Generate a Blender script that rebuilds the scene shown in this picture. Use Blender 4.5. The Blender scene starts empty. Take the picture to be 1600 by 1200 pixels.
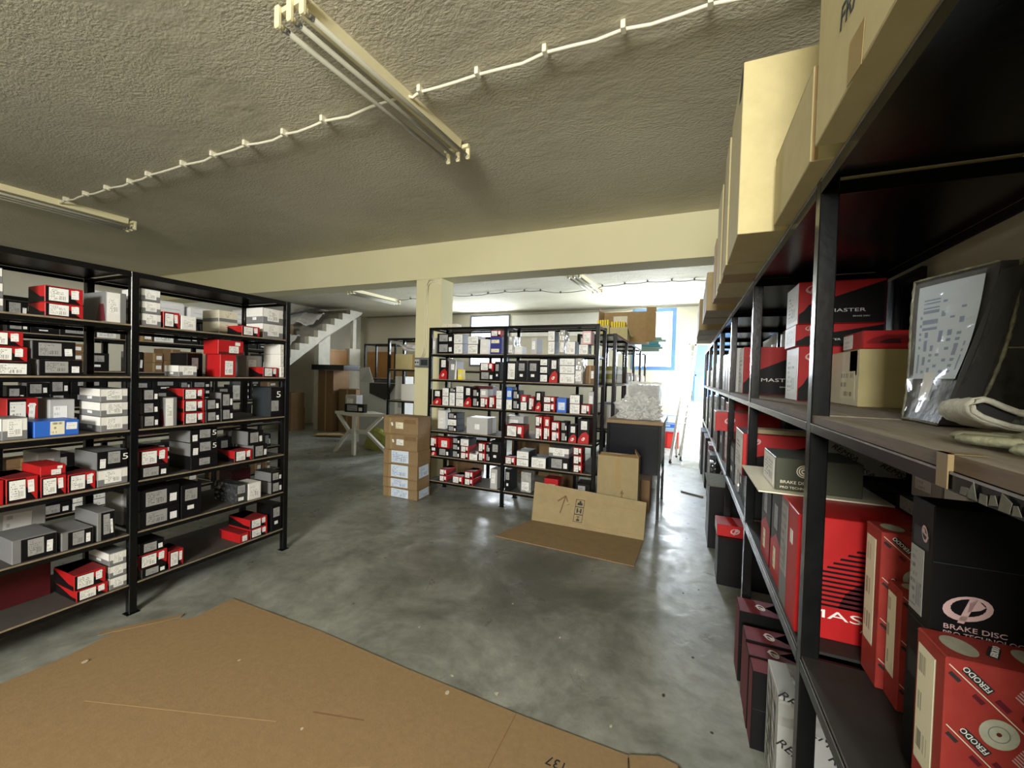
import bpy, bmesh, math, random
from mathutils import Vector, Matrix, noise
random.seed(7)
SC = bpy.context.scene
COL = SC.collection
# ---------------------------------------------------------------- camera
cd = bpy.data.cameras.new('camera'); cam = bpy.data.objects.new('camera', cd); COL.objects.link(cam)
cd.sensor_fit = 'HORIZONTAL'; cd.sensor_width = 36.0; cd.lens = 636.67 / 1600 * 36.0
cd.clip_start = .02; cd.clip_end = 100
YAW, PITCH, ROLL = .404954, .0213136, .0281096
cy, sy, cp, sp = math.cos(YAW), math.sin(YAW), math.cos(PITCH), math.sin(PITCH)
fwd = Vector((-sy*cp, cy*cp, -sp)); rgt = Vector((cy, sy, 0)); upv = rgt.cross(fwd)
cr, sr = math.cos(ROLL), math.sin(ROLL)
r2 = cr*rgt + sr*upv; u2 = -sr*rgt + cr*upv
mw = Matrix((r2, u2, -fwd)).transposed().to_4x4(); mw.translation = (0, 0, 1.5)
cam.matrix_world = mw; SC.camera = cam
# ---------------------------------------------------------------- sky, daylight, exposure
SC.view_settings.view_transform = 'Standard'; SC.view_settings.look = 'None'
SC.view_settings.gamma = 1.0; SC.view_settings.use_curve_mapping = False
SC.view_settings.exposure = 1.12
SC.cycles.use_denoising = True
SC.cycles.max_bounces = 8; SC.cycles.diffuse_bounces = 5; SC.cycles.glossy_bounces = 3
SC.cycles.transparent_max_bounces = 12; SC.cycles.sample_clamp_indirect = 6.0
w = bpy.data.worlds.new('sky'); SC.world = w; w.use_nodes = True
bg = w.node_tree.nodes['Background']; bg.inputs[0].default_value = (.86, .93, 1, 1); bg.inputs[1].default_value = 1.6
def area(name, loc, rot, sx, sy_, watts, col):
    l = bpy.data.lights.new(name, 'AREA'); l.shape = 'RECTANGLE'; l.size = sx; l.size_y = sy_; l.energy = watts; l.color = col
    o = bpy.data.objects.new(name, l); COL.objects.link(o); o.location = loc; o.rotation_euler = rot
    return o
R90 = math.pi/2
area('daylight_front_window', (-.25, -4.05, 2.45), (R90, 0, 0), 1.5, .9, 225, (1, .975, .89))       # faces +Y
area('daylight_window_small', (-5.05, 10.42, 2.45), (-R90, 0, 0), 1.2, 1.4, 95, (.86, .93, 1))
area('daylight_window_blue', (-.75, 10.42, 2.45), (-R90, 0, 0), .9, 1.4, 190, (.84, .92, 1))
area('added_side_light', (1.10, 9.5, 1.2), (0, R90, 0), 2.0, 1.0, 85, (.86, .93, 1))  # added light at an unseen side opening, brightens the far aisle

# ---------------------------------------------------------------- materials
def nodes_of(m):
    m.use_nodes = True
    return m.node_tree.nodes, m.node_tree.links
MATS = {}
def mat(name, col, rough=.6, metal=0.0, vary=0.0, vscale=6.0, col2=None, bump=0.0, bscale=60.0, spec=.5, stretch=None, coord='Object'):
    m = bpy.data.materials.new(name); N, Lk = nodes_of(m); b = N['Principled BSDF']
    b.inputs['Roughness'].default_value = rough; b.inputs['Metallic'].default_value = metal
    b.inputs['Specular IOR Level'].default_value = spec
    b.inputs['Base Color'].default_value = (*col, 1)
    tc = None
    def co():
        nonlocal tc
        if tc is None:
            tc = N.new('ShaderNodeTexCoord')
        out = tc.outputs[coord]
        if stretch:
            mp = N.new('ShaderNodeMapping'); mp.inputs['Scale'].default_value = stretch; Lk.new(out, mp.inputs[0]); out = mp.outputs[0]
        return out
    if vary or col2:
        n = N.new('ShaderNodeTexNoise'); n.inputs['Scale'].default_value = vscale; n.inputs['Detail'].default_value = 6; n.inputs['Roughness'].default_value = .65
        Lk.new(co(), n.inputs['Vector'])
        r = N.new('ShaderNodeValToRGB'); r.color_ramp.elements[0].position = .32; r.color_ramp.elements[1].position = .68
        c2 = col2 or tuple(min(1, c*(1-vary)) for c in col)
        r.color_ramp.elements[0].color = (*c2, 1); r.color_ramp.elements[1].color = (*col, 1)
        Lk.new(n.outputs[0], r.inputs[0]); Lk.new(r.outputs[0], b.inputs['Base Color'])
    if bump:
        n2 = N.new('ShaderNodeTexNoise'); n2.inputs['Scale'].default_value = bscale; n2.inputs['Detail'].default_value = 5
        Lk.new(co(), n2.inputs['Vector'])
        bp = N.new('ShaderNodeBump'); bp.inputs['Strength'].default_value = bump; bp.inputs['Distance'].default_value = .01
        Lk.new(n2.outputs[0], bp.inputs['Height']); Lk.new(bp.outputs[0], b.inputs['Normal'])
    MATS[name] = m
    return m
def math_node(N, Lk, op, a, b=None, c=None):
    n = N.new('ShaderNodeMath'); n.operation = op
    for i, v in enumerate((a, b, c)):
        if v is None: continue
        if isinstance(v, (int, float)): n.inputs[i].default_value = v
        else: Lk.new(v, n.inputs[i])
    return n.outputs[0]
def label_mat(name, paper, ink, rows=8, barcode=True, rough=.55, tint=None):
    """printed sticker: rows of small print and a barcode block, laid out on the sticker's UVs"""
    m = bpy.data.materials.new(name); N, Lk = nodes_of(m); b = N['Principled BSDF']; b.inputs['Roughness'].default_value = rough
    uv = N.new('ShaderNodeUVMap'); sep = N.new('ShaderNodeSeparateXYZ'); Lk.new(uv.outputs[0], sep.inputs[0])
    oi = N.new('ShaderNodeObjectInfo'); rnd = oi.outputs['Random']
    u, v = sep.outputs[0], sep.outputs[1]
    M_ = lambda *a: math_node(N, Lk, *a)
    vr = M_('MULTIPLY', v, float(rows)); row = M_('FLOOR', vr); fr = M_('FRACT', vr)
    cell = M_('FLOOR', M_('MULTIPLY', u, 34.0))
    cb = N.new('ShaderNodeCombineXYZ'); Lk.new(cell, cb.inputs[0]); Lk.new(M_('ADD', row, M_('MULTIPLY', rnd, 91.0)), cb.inputs[1])
    wn = N.new('ShaderNodeTexWhiteNoise'); wn.noise_dimensions = '2D'; Lk.new(cb.outputs[0], wn.inputs['Vector'])
    txt = M_('MULTIPLY', M_('GREATER_THAN', wn.outputs[0], .5), M_('MULTIPLY', M_('GREATER_THAN', fr, .3), M_('LESS_THAN', fr, .78)))
    # each row ends at its own length
    wr = N.new('ShaderNodeTexWhiteNoise'); wr.noise_dimensions = '1D'; Lk.new(M_('ADD', row, M_('MULTIPLY', rnd, 53.0)), wr.inputs['W'])
    txt = M_('MULTIPLY', txt, M_('LESS_THAN', u, M_('ADD', M_('MULTIPLY', wr.outputs[0], .65), .3)))
    marg = M_('MULTIPLY', M_('MULTIPLY', M_('GREATER_THAN', u, .06), M_('LESS_THAN', u, .94)), M_('MULTIPLY', M_('GREATER_THAN', v, .07), M_('LESS_THAN', v, .93)))
    ink_f = M_('MULTIPLY', txt, marg)
    if barcode:
        bc = N.new('ShaderNodeTexWhiteNoise'); bc.noise_dimensions = '1D'; Lk.new(M_('FLOOR', M_('MULTIPLY', u, 60.0)), bc.inputs['W'])
        zone = M_('MULTIPLY', M_('MULTIPLY', M_('GREATER_THAN', u, .52), M_('LESS_THAN', u, .9)), M_('MULTIPLY', M_('GREATER_THAN', v, .12), M_('LESS_THAN', v, .42)))
        bars = M_('GREATER_THAN', bc.outputs[0], .45)
        ink_f = M_('ADD', M_('MULTIPLY', ink_f, M_('SUBTRACT', 1.0, zone)), M_('MULTIPLY', zone, bars))
    mx = N.new('ShaderNodeMix'); mx.data_type = 'RGBA'
    mx.inputs['A'].default_value = (*paper, 1); mx.inputs['B'].default_value = (*ink, 1)
    Lk.new(M_('MULTIPLY', ink_f, .72), mx.inputs['Factor']); Lk.new(mx.outputs['Result'], b.inputs['Base Color'])
    MATS[name] = m
    return m
mat('red', (.50, .014, .016), .45, vary=.2, vscale=9, spec=.35)
mat('dark_red', (.095, .007, .011), .5, vary=.3, vscale=9)
mat('black', (.008, .008, .009), .42, vary=.3, vscale=14, spec=.2)
mat('slate', (.035, .042, .05), .5, vary=.2, spec=.3)
mat('grey_print', (.20, .205, .215), .5, vary=.12)
mat('pale_grey', (.50, .51, .51), .5, vary=.1)
mat('white_print', (.80, .80, .78), .5, vary=.06)
mat('cream', (.78, .74, .60), .6, vary=.12)
mat('kraft', (.40, .27, .13), .8, col2=(.34, .225, .105), vscale=14, bump=.05, bscale=90)
mat('kraft_light', (.55, .475, .25), .8, col2=(.49, .42, .215), vscale=12, bump=.05, bscale=90)
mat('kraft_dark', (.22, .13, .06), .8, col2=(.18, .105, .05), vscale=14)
mat('kraft_tan', (.37, .29, .155), .8, col2=(.32, .25, .13), vscale=10, bump=.05, bscale=90)
mat('kraft_mid', (.28, .19, .095), .8, col2=(.235, .155, .075), vscale=12, bump=.05, bscale=90)
mat('olive_dark', (.045, .05, .032), .5, spec=.3)
mat('olive_dust', (.15, .15, .09), .85, col2=(.09, .09, .06), vscale=30)
mat('disc_red', (.36, .045, .035), .5, col2=(.30, .03, .025), vscale=25, spec=.35)
mat('faded_red', (.20, .035, .045), .6, vary=.3, vscale=14, spec=.3)
mat('dusty_red', (.24, .018, .022), .6, vary=.3, vscale=12, spec=.3)
mat('kraft_floor', (.30, .20, .10), .85, col2=(.25, .165, .08), vscale=38, bump=.08, bscale=120)
mat('tape', (.34, .24, .10), .3)
mat('blue', (.03, .14, .62), .45)
mat('navy', (.02, .03, .22), .45)
mat('pale_blue', (.42, .55, .68), .6)
mat('maroon', (.12, .01, .02), .5)
mat('yellow', (.85, .66, .03), .5)
mat('yellow_green', (.33, .34, .08), .6)
mat('pink', (.72, .40, .40), .5)
mat('pale_disc', (.50, .52, .40), .55, vary=.25, vscale=40)
mat('ink', (.02, .02, .02), .6)
mat('white_ink', (.88, .88, .86), .5)
mat('logo_pink', (.62, .42, .42), .55)
label_mat('label_white', (.84, .85, .84), (.08, .08, .09))
label_mat('label_plain', (.86, .87, .88), (.45, .47, .52), rows=3, barcode=False)
label_mat('label_grey', (.33, .335, .34), (.05, .05, .05))
label_mat('label_cream', (.80, .76, .58), (.10, .09, .06), rows=3, barcode=False)
label_mat('label_blue', (.66, .76, .90), (.08, .16, .38), rows=7)
mat('rack_paint', (.006, .0065, .007), .24, vary=.4, vscale=20, bump=.05, bscale=40, spec=.3)
mat('shelf_dust', (.07, .064, .056), .75, col2=(.05, .047, .043), vscale=9, bump=.05)
mat('sheet_black', (.016, .016, .015), .6, col2=(.03, .03, .028), vscale=7, bump=.05, spec=.3)
mat('old_tape', (.17, .12, .055), .4)
mat('residue', (.11, .10, .07), .8, col2=(.05, .05, .04), vscale=60)
mat('wood_edge', (.13, .085, .05), .7, col2=(.07, .045, .03), vscale=10, stretch=(1, 1, 9))
mat('shelf_edge', (.30, .24, .16), .7, col2=(.20, .155, .10), vscale=18)
mat('shelf_ply', (.26, .225, .165), .75, col2=(.17, .135, .10), vscale=8, stretch=(1, 8, 1), bump=.06)
mat('bare_steel', (.5, .5, .5), .3, metal=.9, vary=.4, vscale=30)
mat('lamp_cream', (.78, .72, .46), .45)
mat('tube_glass', (.40, .39, .31), .5, spec=.3)
mat('cable_white', (.80, .77, .62), .5)
mat('cable_grey', (.16, .15, .14), .5)
mat('desk_wood', (.30, .19, .08), .5, vary=.35, vscale=3, stretch=(1, 12, 12))
mat('desk_panel', (.009, .010, .015), .25, spec=.2)
mat('door_wood', (.34, .165, .04), .5, vary=.25, vscale=4, stretch=(1, 1, .2))
mat('white_paint', (.74, .73, .68), .6, vary=.08)
mat('stair_concrete', (.62, .60, .52), .8, vary=.18, vscale=5)
mat('stair_tread', (.36, .34, .30), .85, vary=.2, vscale=5)
mat('aluminium', (.62, .60, .55), .4, metal=.6)
mat('rubber', (.02, .02, .02), .7)
mat('crate_red', (.70, .03, .02), .45)
mat('plank', (.55, .43, .24), .7, vary=.2)
mat('glove_white', (.68, .68, .58), .9, vary=.3, vscale=40, bump=.3, bscale=120)
mat('glove_green', (.30, .31, .20), .85, vary=.35, vscale=40, bump=.3, bscale=140)
mat('socket', (.16, .17, .18), .5)
mat('frame_blue', (.10, .22, .46), .5, vary=.15)
mat('frame_grey', (.13, .15, .18), .5)
mat('paint_blue', (.15, .34, .66), .5, vary=.12, vscale=3)
mat('folder_green', (.30, .45, .42), .6)
mat('folder_teal', (.10, .36, .48), .6)
mat('paper', (.72, .72, .74), .7, vary=.1)
mat('litter', (.52, .46, .36), .8)
mat('worn_black', (.018, .019, .02), .5, col2=(.05, .05, .048), vscale=28, bump=.3, bscale=50)
mat('worn_edge', (.34, .33, .22), .8, col2=(.12, .12, .09), vscale=60)
def film(name, col, alpha=.55, rough=.12, bscale=30):
    m = bpy.data.materials.new(name); N, Lk = nodes_of(m); b = N['Principled BSDF']; out = N['Material Output']
    b.inputs['Base Color'].default_value = (*col, 1); b.inputs['Roughness'].default_value = rough; b.inputs['Specular IOR Level'].default_value = .9
    tc = N.new('ShaderNodeTexCoord'); n = N.new('ShaderNodeTexVoronoi'); n.inputs['Scale'].default_value = bscale; Lk.new(tc.outputs['Object'], n.inputs['Vector'])
    bp = N.new('ShaderNodeBump'); bp.inputs['Strength'].default_value = .8; bp.inputs['Distance'].default_value = .02; Lk.new(n.outputs[0], bp.inputs['Height']); Lk.new(bp.outputs[0], b.inputs['Normal'])
    tr = N.new('ShaderNodeBsdfTransparent'); mx = N.new('ShaderNodeMixShader'); mx.inputs[0].default_value = alpha
    Lk.new(tr.outputs[0], mx.inputs[1]); Lk.new(b.outputs[0], mx.inputs[2]); Lk.new(mx.outputs[0], out.inputs[0])
    MATS[name] = m
film('film', (.62, .63, .64), .16, .1, 14)
film('film_grey', (.46, .47, .46), .85, .2, 22)
film('film_black', (.05, .055, .06), .9, .2, 26)
film('bubble', (.90, .91, .90), .62, .10, 28)
m = bpy.data.materials.new('glass'); N, Lk = nodes_of(m); N.remove(N['Principled BSDF'])
tr = N.new('ShaderNodeBsdfTransparent'); gl = N.new('ShaderNodeBsdfGlossy'); gl.inputs['Roughness'].default_value = .05
mx = N.new('ShaderNodeMixShader'); mx.inputs[0].default_value = .06
Lk.new(tr.outputs[0], mx.inputs[1]); Lk.new(gl.outputs[0], mx.inputs[2]); Lk.new(mx.outputs[0], N['Material Output'].inputs[0]); MATS['glass'] = m
# patterned carton print (dark blotches of lettering on pale board)
def stucco(name, c1, c2, amp, scale):
    m = bpy.data.materials.new(name); N, Lk = nodes_of(m); b = N['Principled BSDF']; b.inputs['Roughness'].default_value = .9
    b.inputs['Specular IOR Level'].default_value = .2
    tc = N.new('ShaderNodeTexCoord'); P = tc.outputs['Object']
    big = N.new('ShaderNodeTexNoise'); big.inputs['Scale'].default_value = .9; big.inputs['Detail'].default_value = 7; Lk.new(P, big.inputs['Vector'])
    rp = N.new('ShaderNodeValToRGB'); rp.color_ramp.elements[0].position = .3; rp.color_ramp.elements[1].position = .7
    rp.color_ramp.elements[0].color = (*c2, 1); rp.color_ramp.elements[1].color = (*c1, 1)
    Lk.new(big.outputs[0], rp.inputs[0]); Lk.new(rp.outputs[0], b.inputs['Base Color'])
    mp = N.new('ShaderNodeMapping'); mp.inputs['Scale'].default_value = (.75, 1.25, 1); mp.inputs['Rotation'].default_value = (0, 0, .35); Lk.new(P, mp.inputs[0])
    dn = N.new('ShaderNodeTexNoise'); dn.inputs['Scale'].default_value = 3; Lk.new(mp.outputs[0], dn.inputs['Vector'])
    ad = N.new('ShaderNodeVectorMath'); ad.operation = 'MULTIPLY_ADD'; ad.inputs[1].default_value = (.10, .10, .10); Lk.new(dn.outputs['Color'], ad.inputs[0]); Lk.new(mp.outputs[0], ad.inputs[2])
    n1 = N.new('ShaderNodeTexNoise'); n1.inputs['Scale'].default_value = scale; n1.inputs['Detail'].default_value = 4; n1.inputs['Roughness'].default_value = .55; Lk.new(ad.outputs[0], n1.inputs['Vector'])
    n2 = N.new('ShaderNodeTexNoise'); n2.inputs['Scale'].default_value = scale*.22; n2.inputs['Detail'].default_value = 3; Lk.new(mp.outputs[0], n2.inputs['Vector'])
    # the trowelled texture is patchy: rough fields next to smoother ones
    pt = N.new('ShaderNodeTexNoise'); pt.inputs['Scale'].default_value = 1.3; pt.inputs['Detail'].default_value = 6; Lk.new(P, pt.inputs['Vector'])
    pr = N.new('ShaderNodeMapRange'); pr.inputs[1].default_value = .35; pr.inputs[2].default_value = .65; pr.inputs[3].default_value = .12; pr.inputs[4].default_value = 1.15; Lk.new(pt.outputs[0], pr.inputs[0])
    h = math_node(N, Lk, 'ADD', math_node(N, Lk, 'MULTIPLY', n1.outputs[0], pr.outputs[0]), math_node(N, Lk, 'MULTIPLY', n2.outputs[0], .42))
    bp = N.new('ShaderNodeBump'); bp.inputs['Strength'].default_value = 1.0; bp.inputs['Distance'].default_value = amp
    Lk.new(h, bp.inputs['Height']); Lk.new(bp.outputs[0], b.inputs['Normal'])
    MATS[name] = m
stucco('ceiling_stucco', (.64, .60, .47), (.53, .50, .39), .015, 50)
stucco('wall_plaster', (.56, .53, .43), (.46, .435, .35), .004, 20)
stucco('beam_paint', (.72, .68, .45), (.66, .62, .40), .002, 12)
# back wall: limewash with yellowed damp patches low down
m = bpy.data.materials.new('floor_concrete'); N, Lk = nodes_of(m); b = N['Principled BSDF']
tc = N.new('ShaderNodeTexCoord'); P = tc.outputs['Object']
def nz(scale, det=6, dist=0.0, rg=.6):
    n = N.new('ShaderNodeTexNoise'); n.inputs['Scale'].default_value = scale; n.inputs['Detail'].default_value = det; n.inputs['Distortion'].default_value = dist; n.inputs['Roughness'].default_value = rg
    Lk.new(P, n.inputs['Vector']); return n.outputs[0]
a = nz(1.3, 10, .45, .68); f2 = nz(11, 8, .3); mixv = math_node(N, Lk, 'ADD', math_node(N, Lk, 'MULTIPLY', a, .72), math_node(N, Lk, 'MULTIPLY', f2, .28))
rp = N.new('ShaderNodeValToRGB'); e = rp.color_ramp.elements; e[0].position = .36; e[1].position = .64
e[0].color = (.125, .130, .112, 1); e[1].color = (.37, .385, .355, 1); mid = e.new(.5); mid.color = (.24, .252, .225, 1)
Lk.new(mixv, rp.inputs[0])
# old oil stain in the middle of the open floor
gd = N.new('ShaderNodeVectorMath'); gd.operation = 'SUBTRACT'; gd.inputs[1].default_value = (-1.0, 2.75, 0); Lk.new(P, gd.inputs[0])
ms = N.new('ShaderNodeVectorMath'); ms.operation = 'MULTIPLY'; ms.inputs[1].default_value = (.85, 1.05, 0); Lk.new(gd.outputs[0], ms.inputs[0])
ln = N.new('ShaderNodeVectorMath'); ln.operation = 'LENGTH'; Lk.new(ms.outputs[0], ln.inputs[0])
st = N.new('ShaderNodeMapRange'); st.inputs[1].default_value = .2; st.inputs[2].default_value = 1.15; st.inputs[3].default_value = .85; st.inputs[4].default_value = 0
Lk.new(math_node(N, Lk, 'ADD', ln.outputs['Value'], math_node(N, Lk, 'MULTIPLY', math_node(N, Lk, 'SUBTRACT', a, .5), 2.2)), st.inputs[0])
mxs = N.new('ShaderNodeMix'); mxs.data_type = 'RGBA'; mxs.inputs['B'].default_value = (.075, .076, .064, 1); Lk.new(st.outputs[0], mxs.inputs['Factor']); Lk.new(rp.outputs[0], mxs.inputs['A'])
Lk.new(mxs.outputs['Result'], b.inputs['Base Color'])
rr = N.new('ShaderNodeMapRange'); rr.inputs[1].default_value = .35; rr.inputs[2].default_value = .65; rr.inputs[3].default_value = .27; rr.inputs[4].default_value = .52; Lk.new(nz(3.5, 6, .8), rr.inputs[0]); Lk.new(rr.outputs[0], b.inputs['Roughness'])
bp = N.new('ShaderNodeBump'); bp.inputs['Strength'].default_value = .35; bp.inputs['Distance'].default_value = .006; Lk.new(nz(14, 6, .6), bp.inputs['Height']); Lk.new(bp.outputs[0], b.inputs['Normal'])
MATS['floor_concrete'] = m
# ---------------------------------------------------------------- mesh helpers
class MB:
    def __init__(s): s.v=[]; s.f=[]; s.m=[]; s.uv=[]; s.sm=[]
    def face(s, pts, mi=0, uv=None, smooth=False):
        i=len(s.v); s.v+= [tuple(p) for p in pts]; s.f.append(tuple(range(i,i+len(pts)))); s.m.append(mi)
        s.uv.append(uv or [(0,0)]*len(pts)); s.sm.append(smooth)
    def shell(s, verts, faces, mi=0, smooth=False):
        i=len(s.v); s.v+=[tuple(p) for p in verts]
        for f in faces:
            s.f.append(tuple(i+k for k in f)); s.m.append(mi); s.uv.append([(0,0)]*len(f)); s.sm.append(smooth)
    def box(s, x0,x1,y0,y1,z0,z1, mi=0):
        V=[(x0,y0,z0),(x1,y0,z0),(x1,y1,z0),(x0,y1,z0),(x0,y0,z1),(x1,y0,z1),(x1,y1,z1),(x0,y1,z1)]
        s.shell(V,[(0,3,2,1),(4,5,6,7),(0,1,5,4),(1,2,6,5),(2,3,7,6),(3,0,4,7)],mi)
    def cbox(s, x0,x1,y0,y1,z0,z1, c=.003, mi=0):
        """box with chamfered edges"""
        c=min(c,(x1-x0)/4,(y1-y0)/4,(z1-z0)/4)
        X=(x0,x1);Y=(y0,y1);Z=(z0,z1);V=[];idx={}
        for a in (0,1):
            for b in (0,1):
                for d in (0,1):
                    for k in range(3):
                        p=[X[a],Y[b],Z[d]]; q=[(c,-c)[a],(c,-c)[b],(c,-c)[d]]
                        for j in range(3):
                            if j!=k: p[j]+=q[j]
                        idx[a,b,d,k]=len(V);V.append(tuple(p))
        F=[]
        for a in (0,1):
            F.append([idx[a,0,0,0],idx[a,1,0,0],idx[a,1,1,0],idx[a,0,1,0]]); F.append([idx[0,a,0,1],idx[1,a,0,1],idx[1,a,1,1],idx[0,a,1,1]]); F.append([idx[0,0,a,2],idx[1,0,a,2],idx[1,1,a,2],idx[0,1,a,2]])
            for b in (0,1):
                F.append([idx[a,b,0,0],idx[a,b,1,0],idx[a,b,1,1],idx[a,b,0,1]])
                F.append([idx[a,0,b,0],idx[a,1,b,0],idx[a,1,b,2],idx[a,0,b,2]])
                F.append([idx[0,a,b,1],idx[1,a,b,1],idx[1,a,b,2],idx[0,a,b,2]])
                for d in (0,1): F.append([idx[a,b,d,0],idx[a,b,d,1],idx[a,b,d,2]])
        cx=Vector(((x0+x1)/2,(y0+y1)/2,(z0+z1)/2)); G=[]
        for f in F:
            p=[Vector(V[i]) for i in f]; n=(p[1]-p[0]).cross(p[2]-p[0]); m_=sum(p,Vector())/len(p)
            G.append(tuple(f) if n.dot(m_-cx)>0 else tuple(reversed(f)))
        s.shell(V,G,mi)
    def tube(s, path, r, n=8, mi=0, caps=True):
        P=[Vector(p) for p in path]; i0=len(s.v); up=Vector((0,0,1))
        for k,p in enumerate(P):
            t=(P[min(k+1,len(P)-1)]-P[max(k-1,0)]).normalized()
            a=t.cross(up if abs(t.z)<.95 else Vector((1,0,0))).normalized(); b=t.cross(a)
            rr=r[k] if isinstance(r,(list,tuple)) else r
            for j in range(n):
                th=2*math.pi*j/n; s.v.append(tuple(p+a*math.cos(th)*rr+b*math.sin(th)*rr))
        for k in range(len(P)-1):
            for j in range(n):
                q=(i0+k*n+j,i0+k*n+(j+1)%n,i0+(k+1)*n+(j+1)%n,i0+(k+1)*n+j)
                s.f.append(q); s.m.append(mi); s.uv.append([(0,0)]*4); s.sm.append(True)
        if caps:
            for k in (0,len(P)-1):
                q=[i0+k*n+j for j in range(n)]; q=q if k else q[::-1]
                s.f.append(tuple(q)); s.m.append(mi); s.uv.append([(0,0)]*n); s.sm.append(False)
    def beam(s, p, q, wx, wz, mi=0, up=(0,0,1)):
        p,q=Vector(p),Vector(q); t=(q-p).normalized(); u=Vector(up)
        a=t.cross(u).normalized()*wx/2; b=a.cross(t).normalized()*wz/2
        V=[p-a-b,p+a-b,p+a+b,p-a+b,q-a-b,q+a-b,q+a+b,q-a+b]
        s.shell(V,[(0,1,2,3),(4,7,6,5),(0,4,5,1),(1,5,6,2),(2,6,7,3),(3,7,4,0)],mi)
    def prism(s, poly, axis, a0, a1, mi=0):
        """extrude a 2D outline; axis 0: poly=(y,z) along x, 1: (x,z) along y, 2: (x,y) along z"""
        def P(p,a): return {0:(a,p[0],p[1]),1:(p[0],a,p[1]),2:(p[0],p[1],a)}[axis]
        n=len(poly); V=[P(p,a0) for p in poly]+[P(p,a1) for p in poly]
        s.shell(V,[tuple(range(n)),tuple(range(2*n-1,n-1,-1))]+[(i,i+n,(i+1)%n+n,(i+1)%n) for i in range(n)],mi)
    def mesh(s, name, mats):
        me=bpy.data.meshes.new(name); me.from_pydata(s.v,[],s.f)
        for x in ([mats] if isinstance(mats,str) else mats): me.materials.append(MATS[x])
        me.polygons.foreach_set('material_index',s.m); me.polygons.foreach_set('use_smooth',s.sm)
        ul=me.uv_layers.new(name='UVMap'); ul.data.foreach_set('uv',[c for f in s.uv for p in f for c in p])
        me.update(); return me
    def build(s, name, mats, parent=None, loc=(0,0,0), rz=0.0, fix=False):
        me=s.mesh(name,mats)
        if fix:
            bm=bmesh.new(); bm.from_mesh(me); bmesh.ops.recalc_face_normals(bm,faces=bm.faces); bm.to_mesh(me); bm.free()
        o=bpy.data.objects.new(name,me); COL.objects.link(o); o.parent=parent; o.location=loc; o.rotation_euler=(0,0,rz); return o
def tag(o,label,cat,group=None,kind=None):
    o['label']=label; o['category']=cat
    if group: o['group']=group
    if kind: o['kind']=kind
    return o
def struct(o,label=None):
    o['kind']='structure'
    if label: o['label']=label
    return o
def empty(name,loc=(0,0,0),rz=0.0):
    o=bpy.data.objects.new(name,None); COL.objects.link(o); o.location=loc; o.rotation_euler=(0,0,rz); o.empty_display_size=.1; return o
_txt={}
def text_mesh(s, size, mname, align='LEFT', shear=0.0, wide=1.0):
    k=(s,size,mname,align,shear,wide)
    if k not in _txt:
        c=bpy.data.curves.new('lettering','FONT'); c.body=s; c.size=size; c.align_x=align; c.extrude=.0004; c.resolution_u=3; c.shear=shear
        o=bpy.data.objects.new('lettering',c); COL.objects.link(o)
        dg=bpy.context.evaluated_depsgraph_get(); me=bpy.data.meshes.new_from_object(o.evaluated_get(dg)); bpy.data.objects.remove(o)
        for v in me.vertices: v.co.x*=wide
        me.materials.clear(); me.materials.append(MATS[mname]); me.name='lettering'; _txt[k]=me
    return _txt[k]
def frame_matrix(o,u,v):
    u=Vector(u);v=Vector(v);n=u.cross(v); M=Matrix((u,v,n)).transposed().to_4x4(); M.translation=Vector(o); return M
def face_frame(f,w,d,h):
    if f=='F': return frame_matrix((-w/2,0,0),(1,0,0),(0,0,1)),w,h
    if f=='R': return frame_matrix((w/2,0,0),(0,1,0),(0,0,1)),d,h
    if f=='L': return frame_matrix((-w/2,d,0),(0,-1,0),(0,0,1)),d,h
    if f=='T': return frame_matrix((-w/2,0,h),(1,0,0),(0,1,0)),w,d
def put(me,parent,fm,x,y,rot=0.0,lift=.0012,name=None):
    o=bpy.data.objects.new(name or me.name,me); COL.objects.link(o); o.parent=parent
    o.matrix_local=fm@Matrix.Translation((x,y,lift))@Matrix.Rotation(rot,4,'Z'); return o
_lab={}
def sticker(parent,fm,x,y,sw,sh,mname,rot=0.0,name='label',lift=.0007):
    """a paper sticker, a thin slab with its own thickness"""
    b=MB(); t=.0006
    V=[(0,0,0),(sw,0,0),(sw,sh,0),(0,sh,0)]
    b.face([(p[0],p[1],t) for p in V],0,[(0,0),(1,0),(1,1),(0,1)])
    for i in range(4):
        p,q=V[i],V[(i+1)%4]; b.face([p,q,(q[0],q[1],t),(p[0],p[1],t)],0,[(0,0)]*4)
    return put(b.mesh(name,mname),parent,fm,x,y,rot,lift,name)
_logo={}
def logo_mesh(mname,s=1.0):
    """slanted oval ring with a stroke through it"""
    if mname not in _logo:
        b=MB(); n=20; sk=.35
        for i in range(n):
            a0,a1=2*math.pi*i/n,2*math.pi*(i+1)/n
            def P(a,ro): 
                y=.36*math.sin(a)*ro; return (.5*math.cos(a)*ro+sk*y,y,0)
            wi=.70+.10*math.sin((a0+a1)/2)
            b.face([P(a0,1),P(a1,1),P(a1,wi),P(a0,wi)])
        b.face([(-.20,-.42,0),(-.06,-.42,0),(.20,.30,0),(.04,.30,0)]); 
        b.face([(.04,.18,0),(.20,.30,0),(.36,.12,0),(.26,.02,0),(.0,-.08,0),(.02,-.0,0)])
        _logo[mname]=b.mesh('logo',mname)
    return _logo[mname]
def logo(parent,fm,x,y,size,mname='white_ink',rot=0.0):
    o=put(logo_mesh(mname),parent,fm,x,y,rot,.0012,'logo'); o.scale=(size,size,1); return o
# ---------------------------------------------------------------- printed boxes
BLK_F=[((0,0),(.95,0),(.62,.62),(.62,1),(0,1))]
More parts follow.
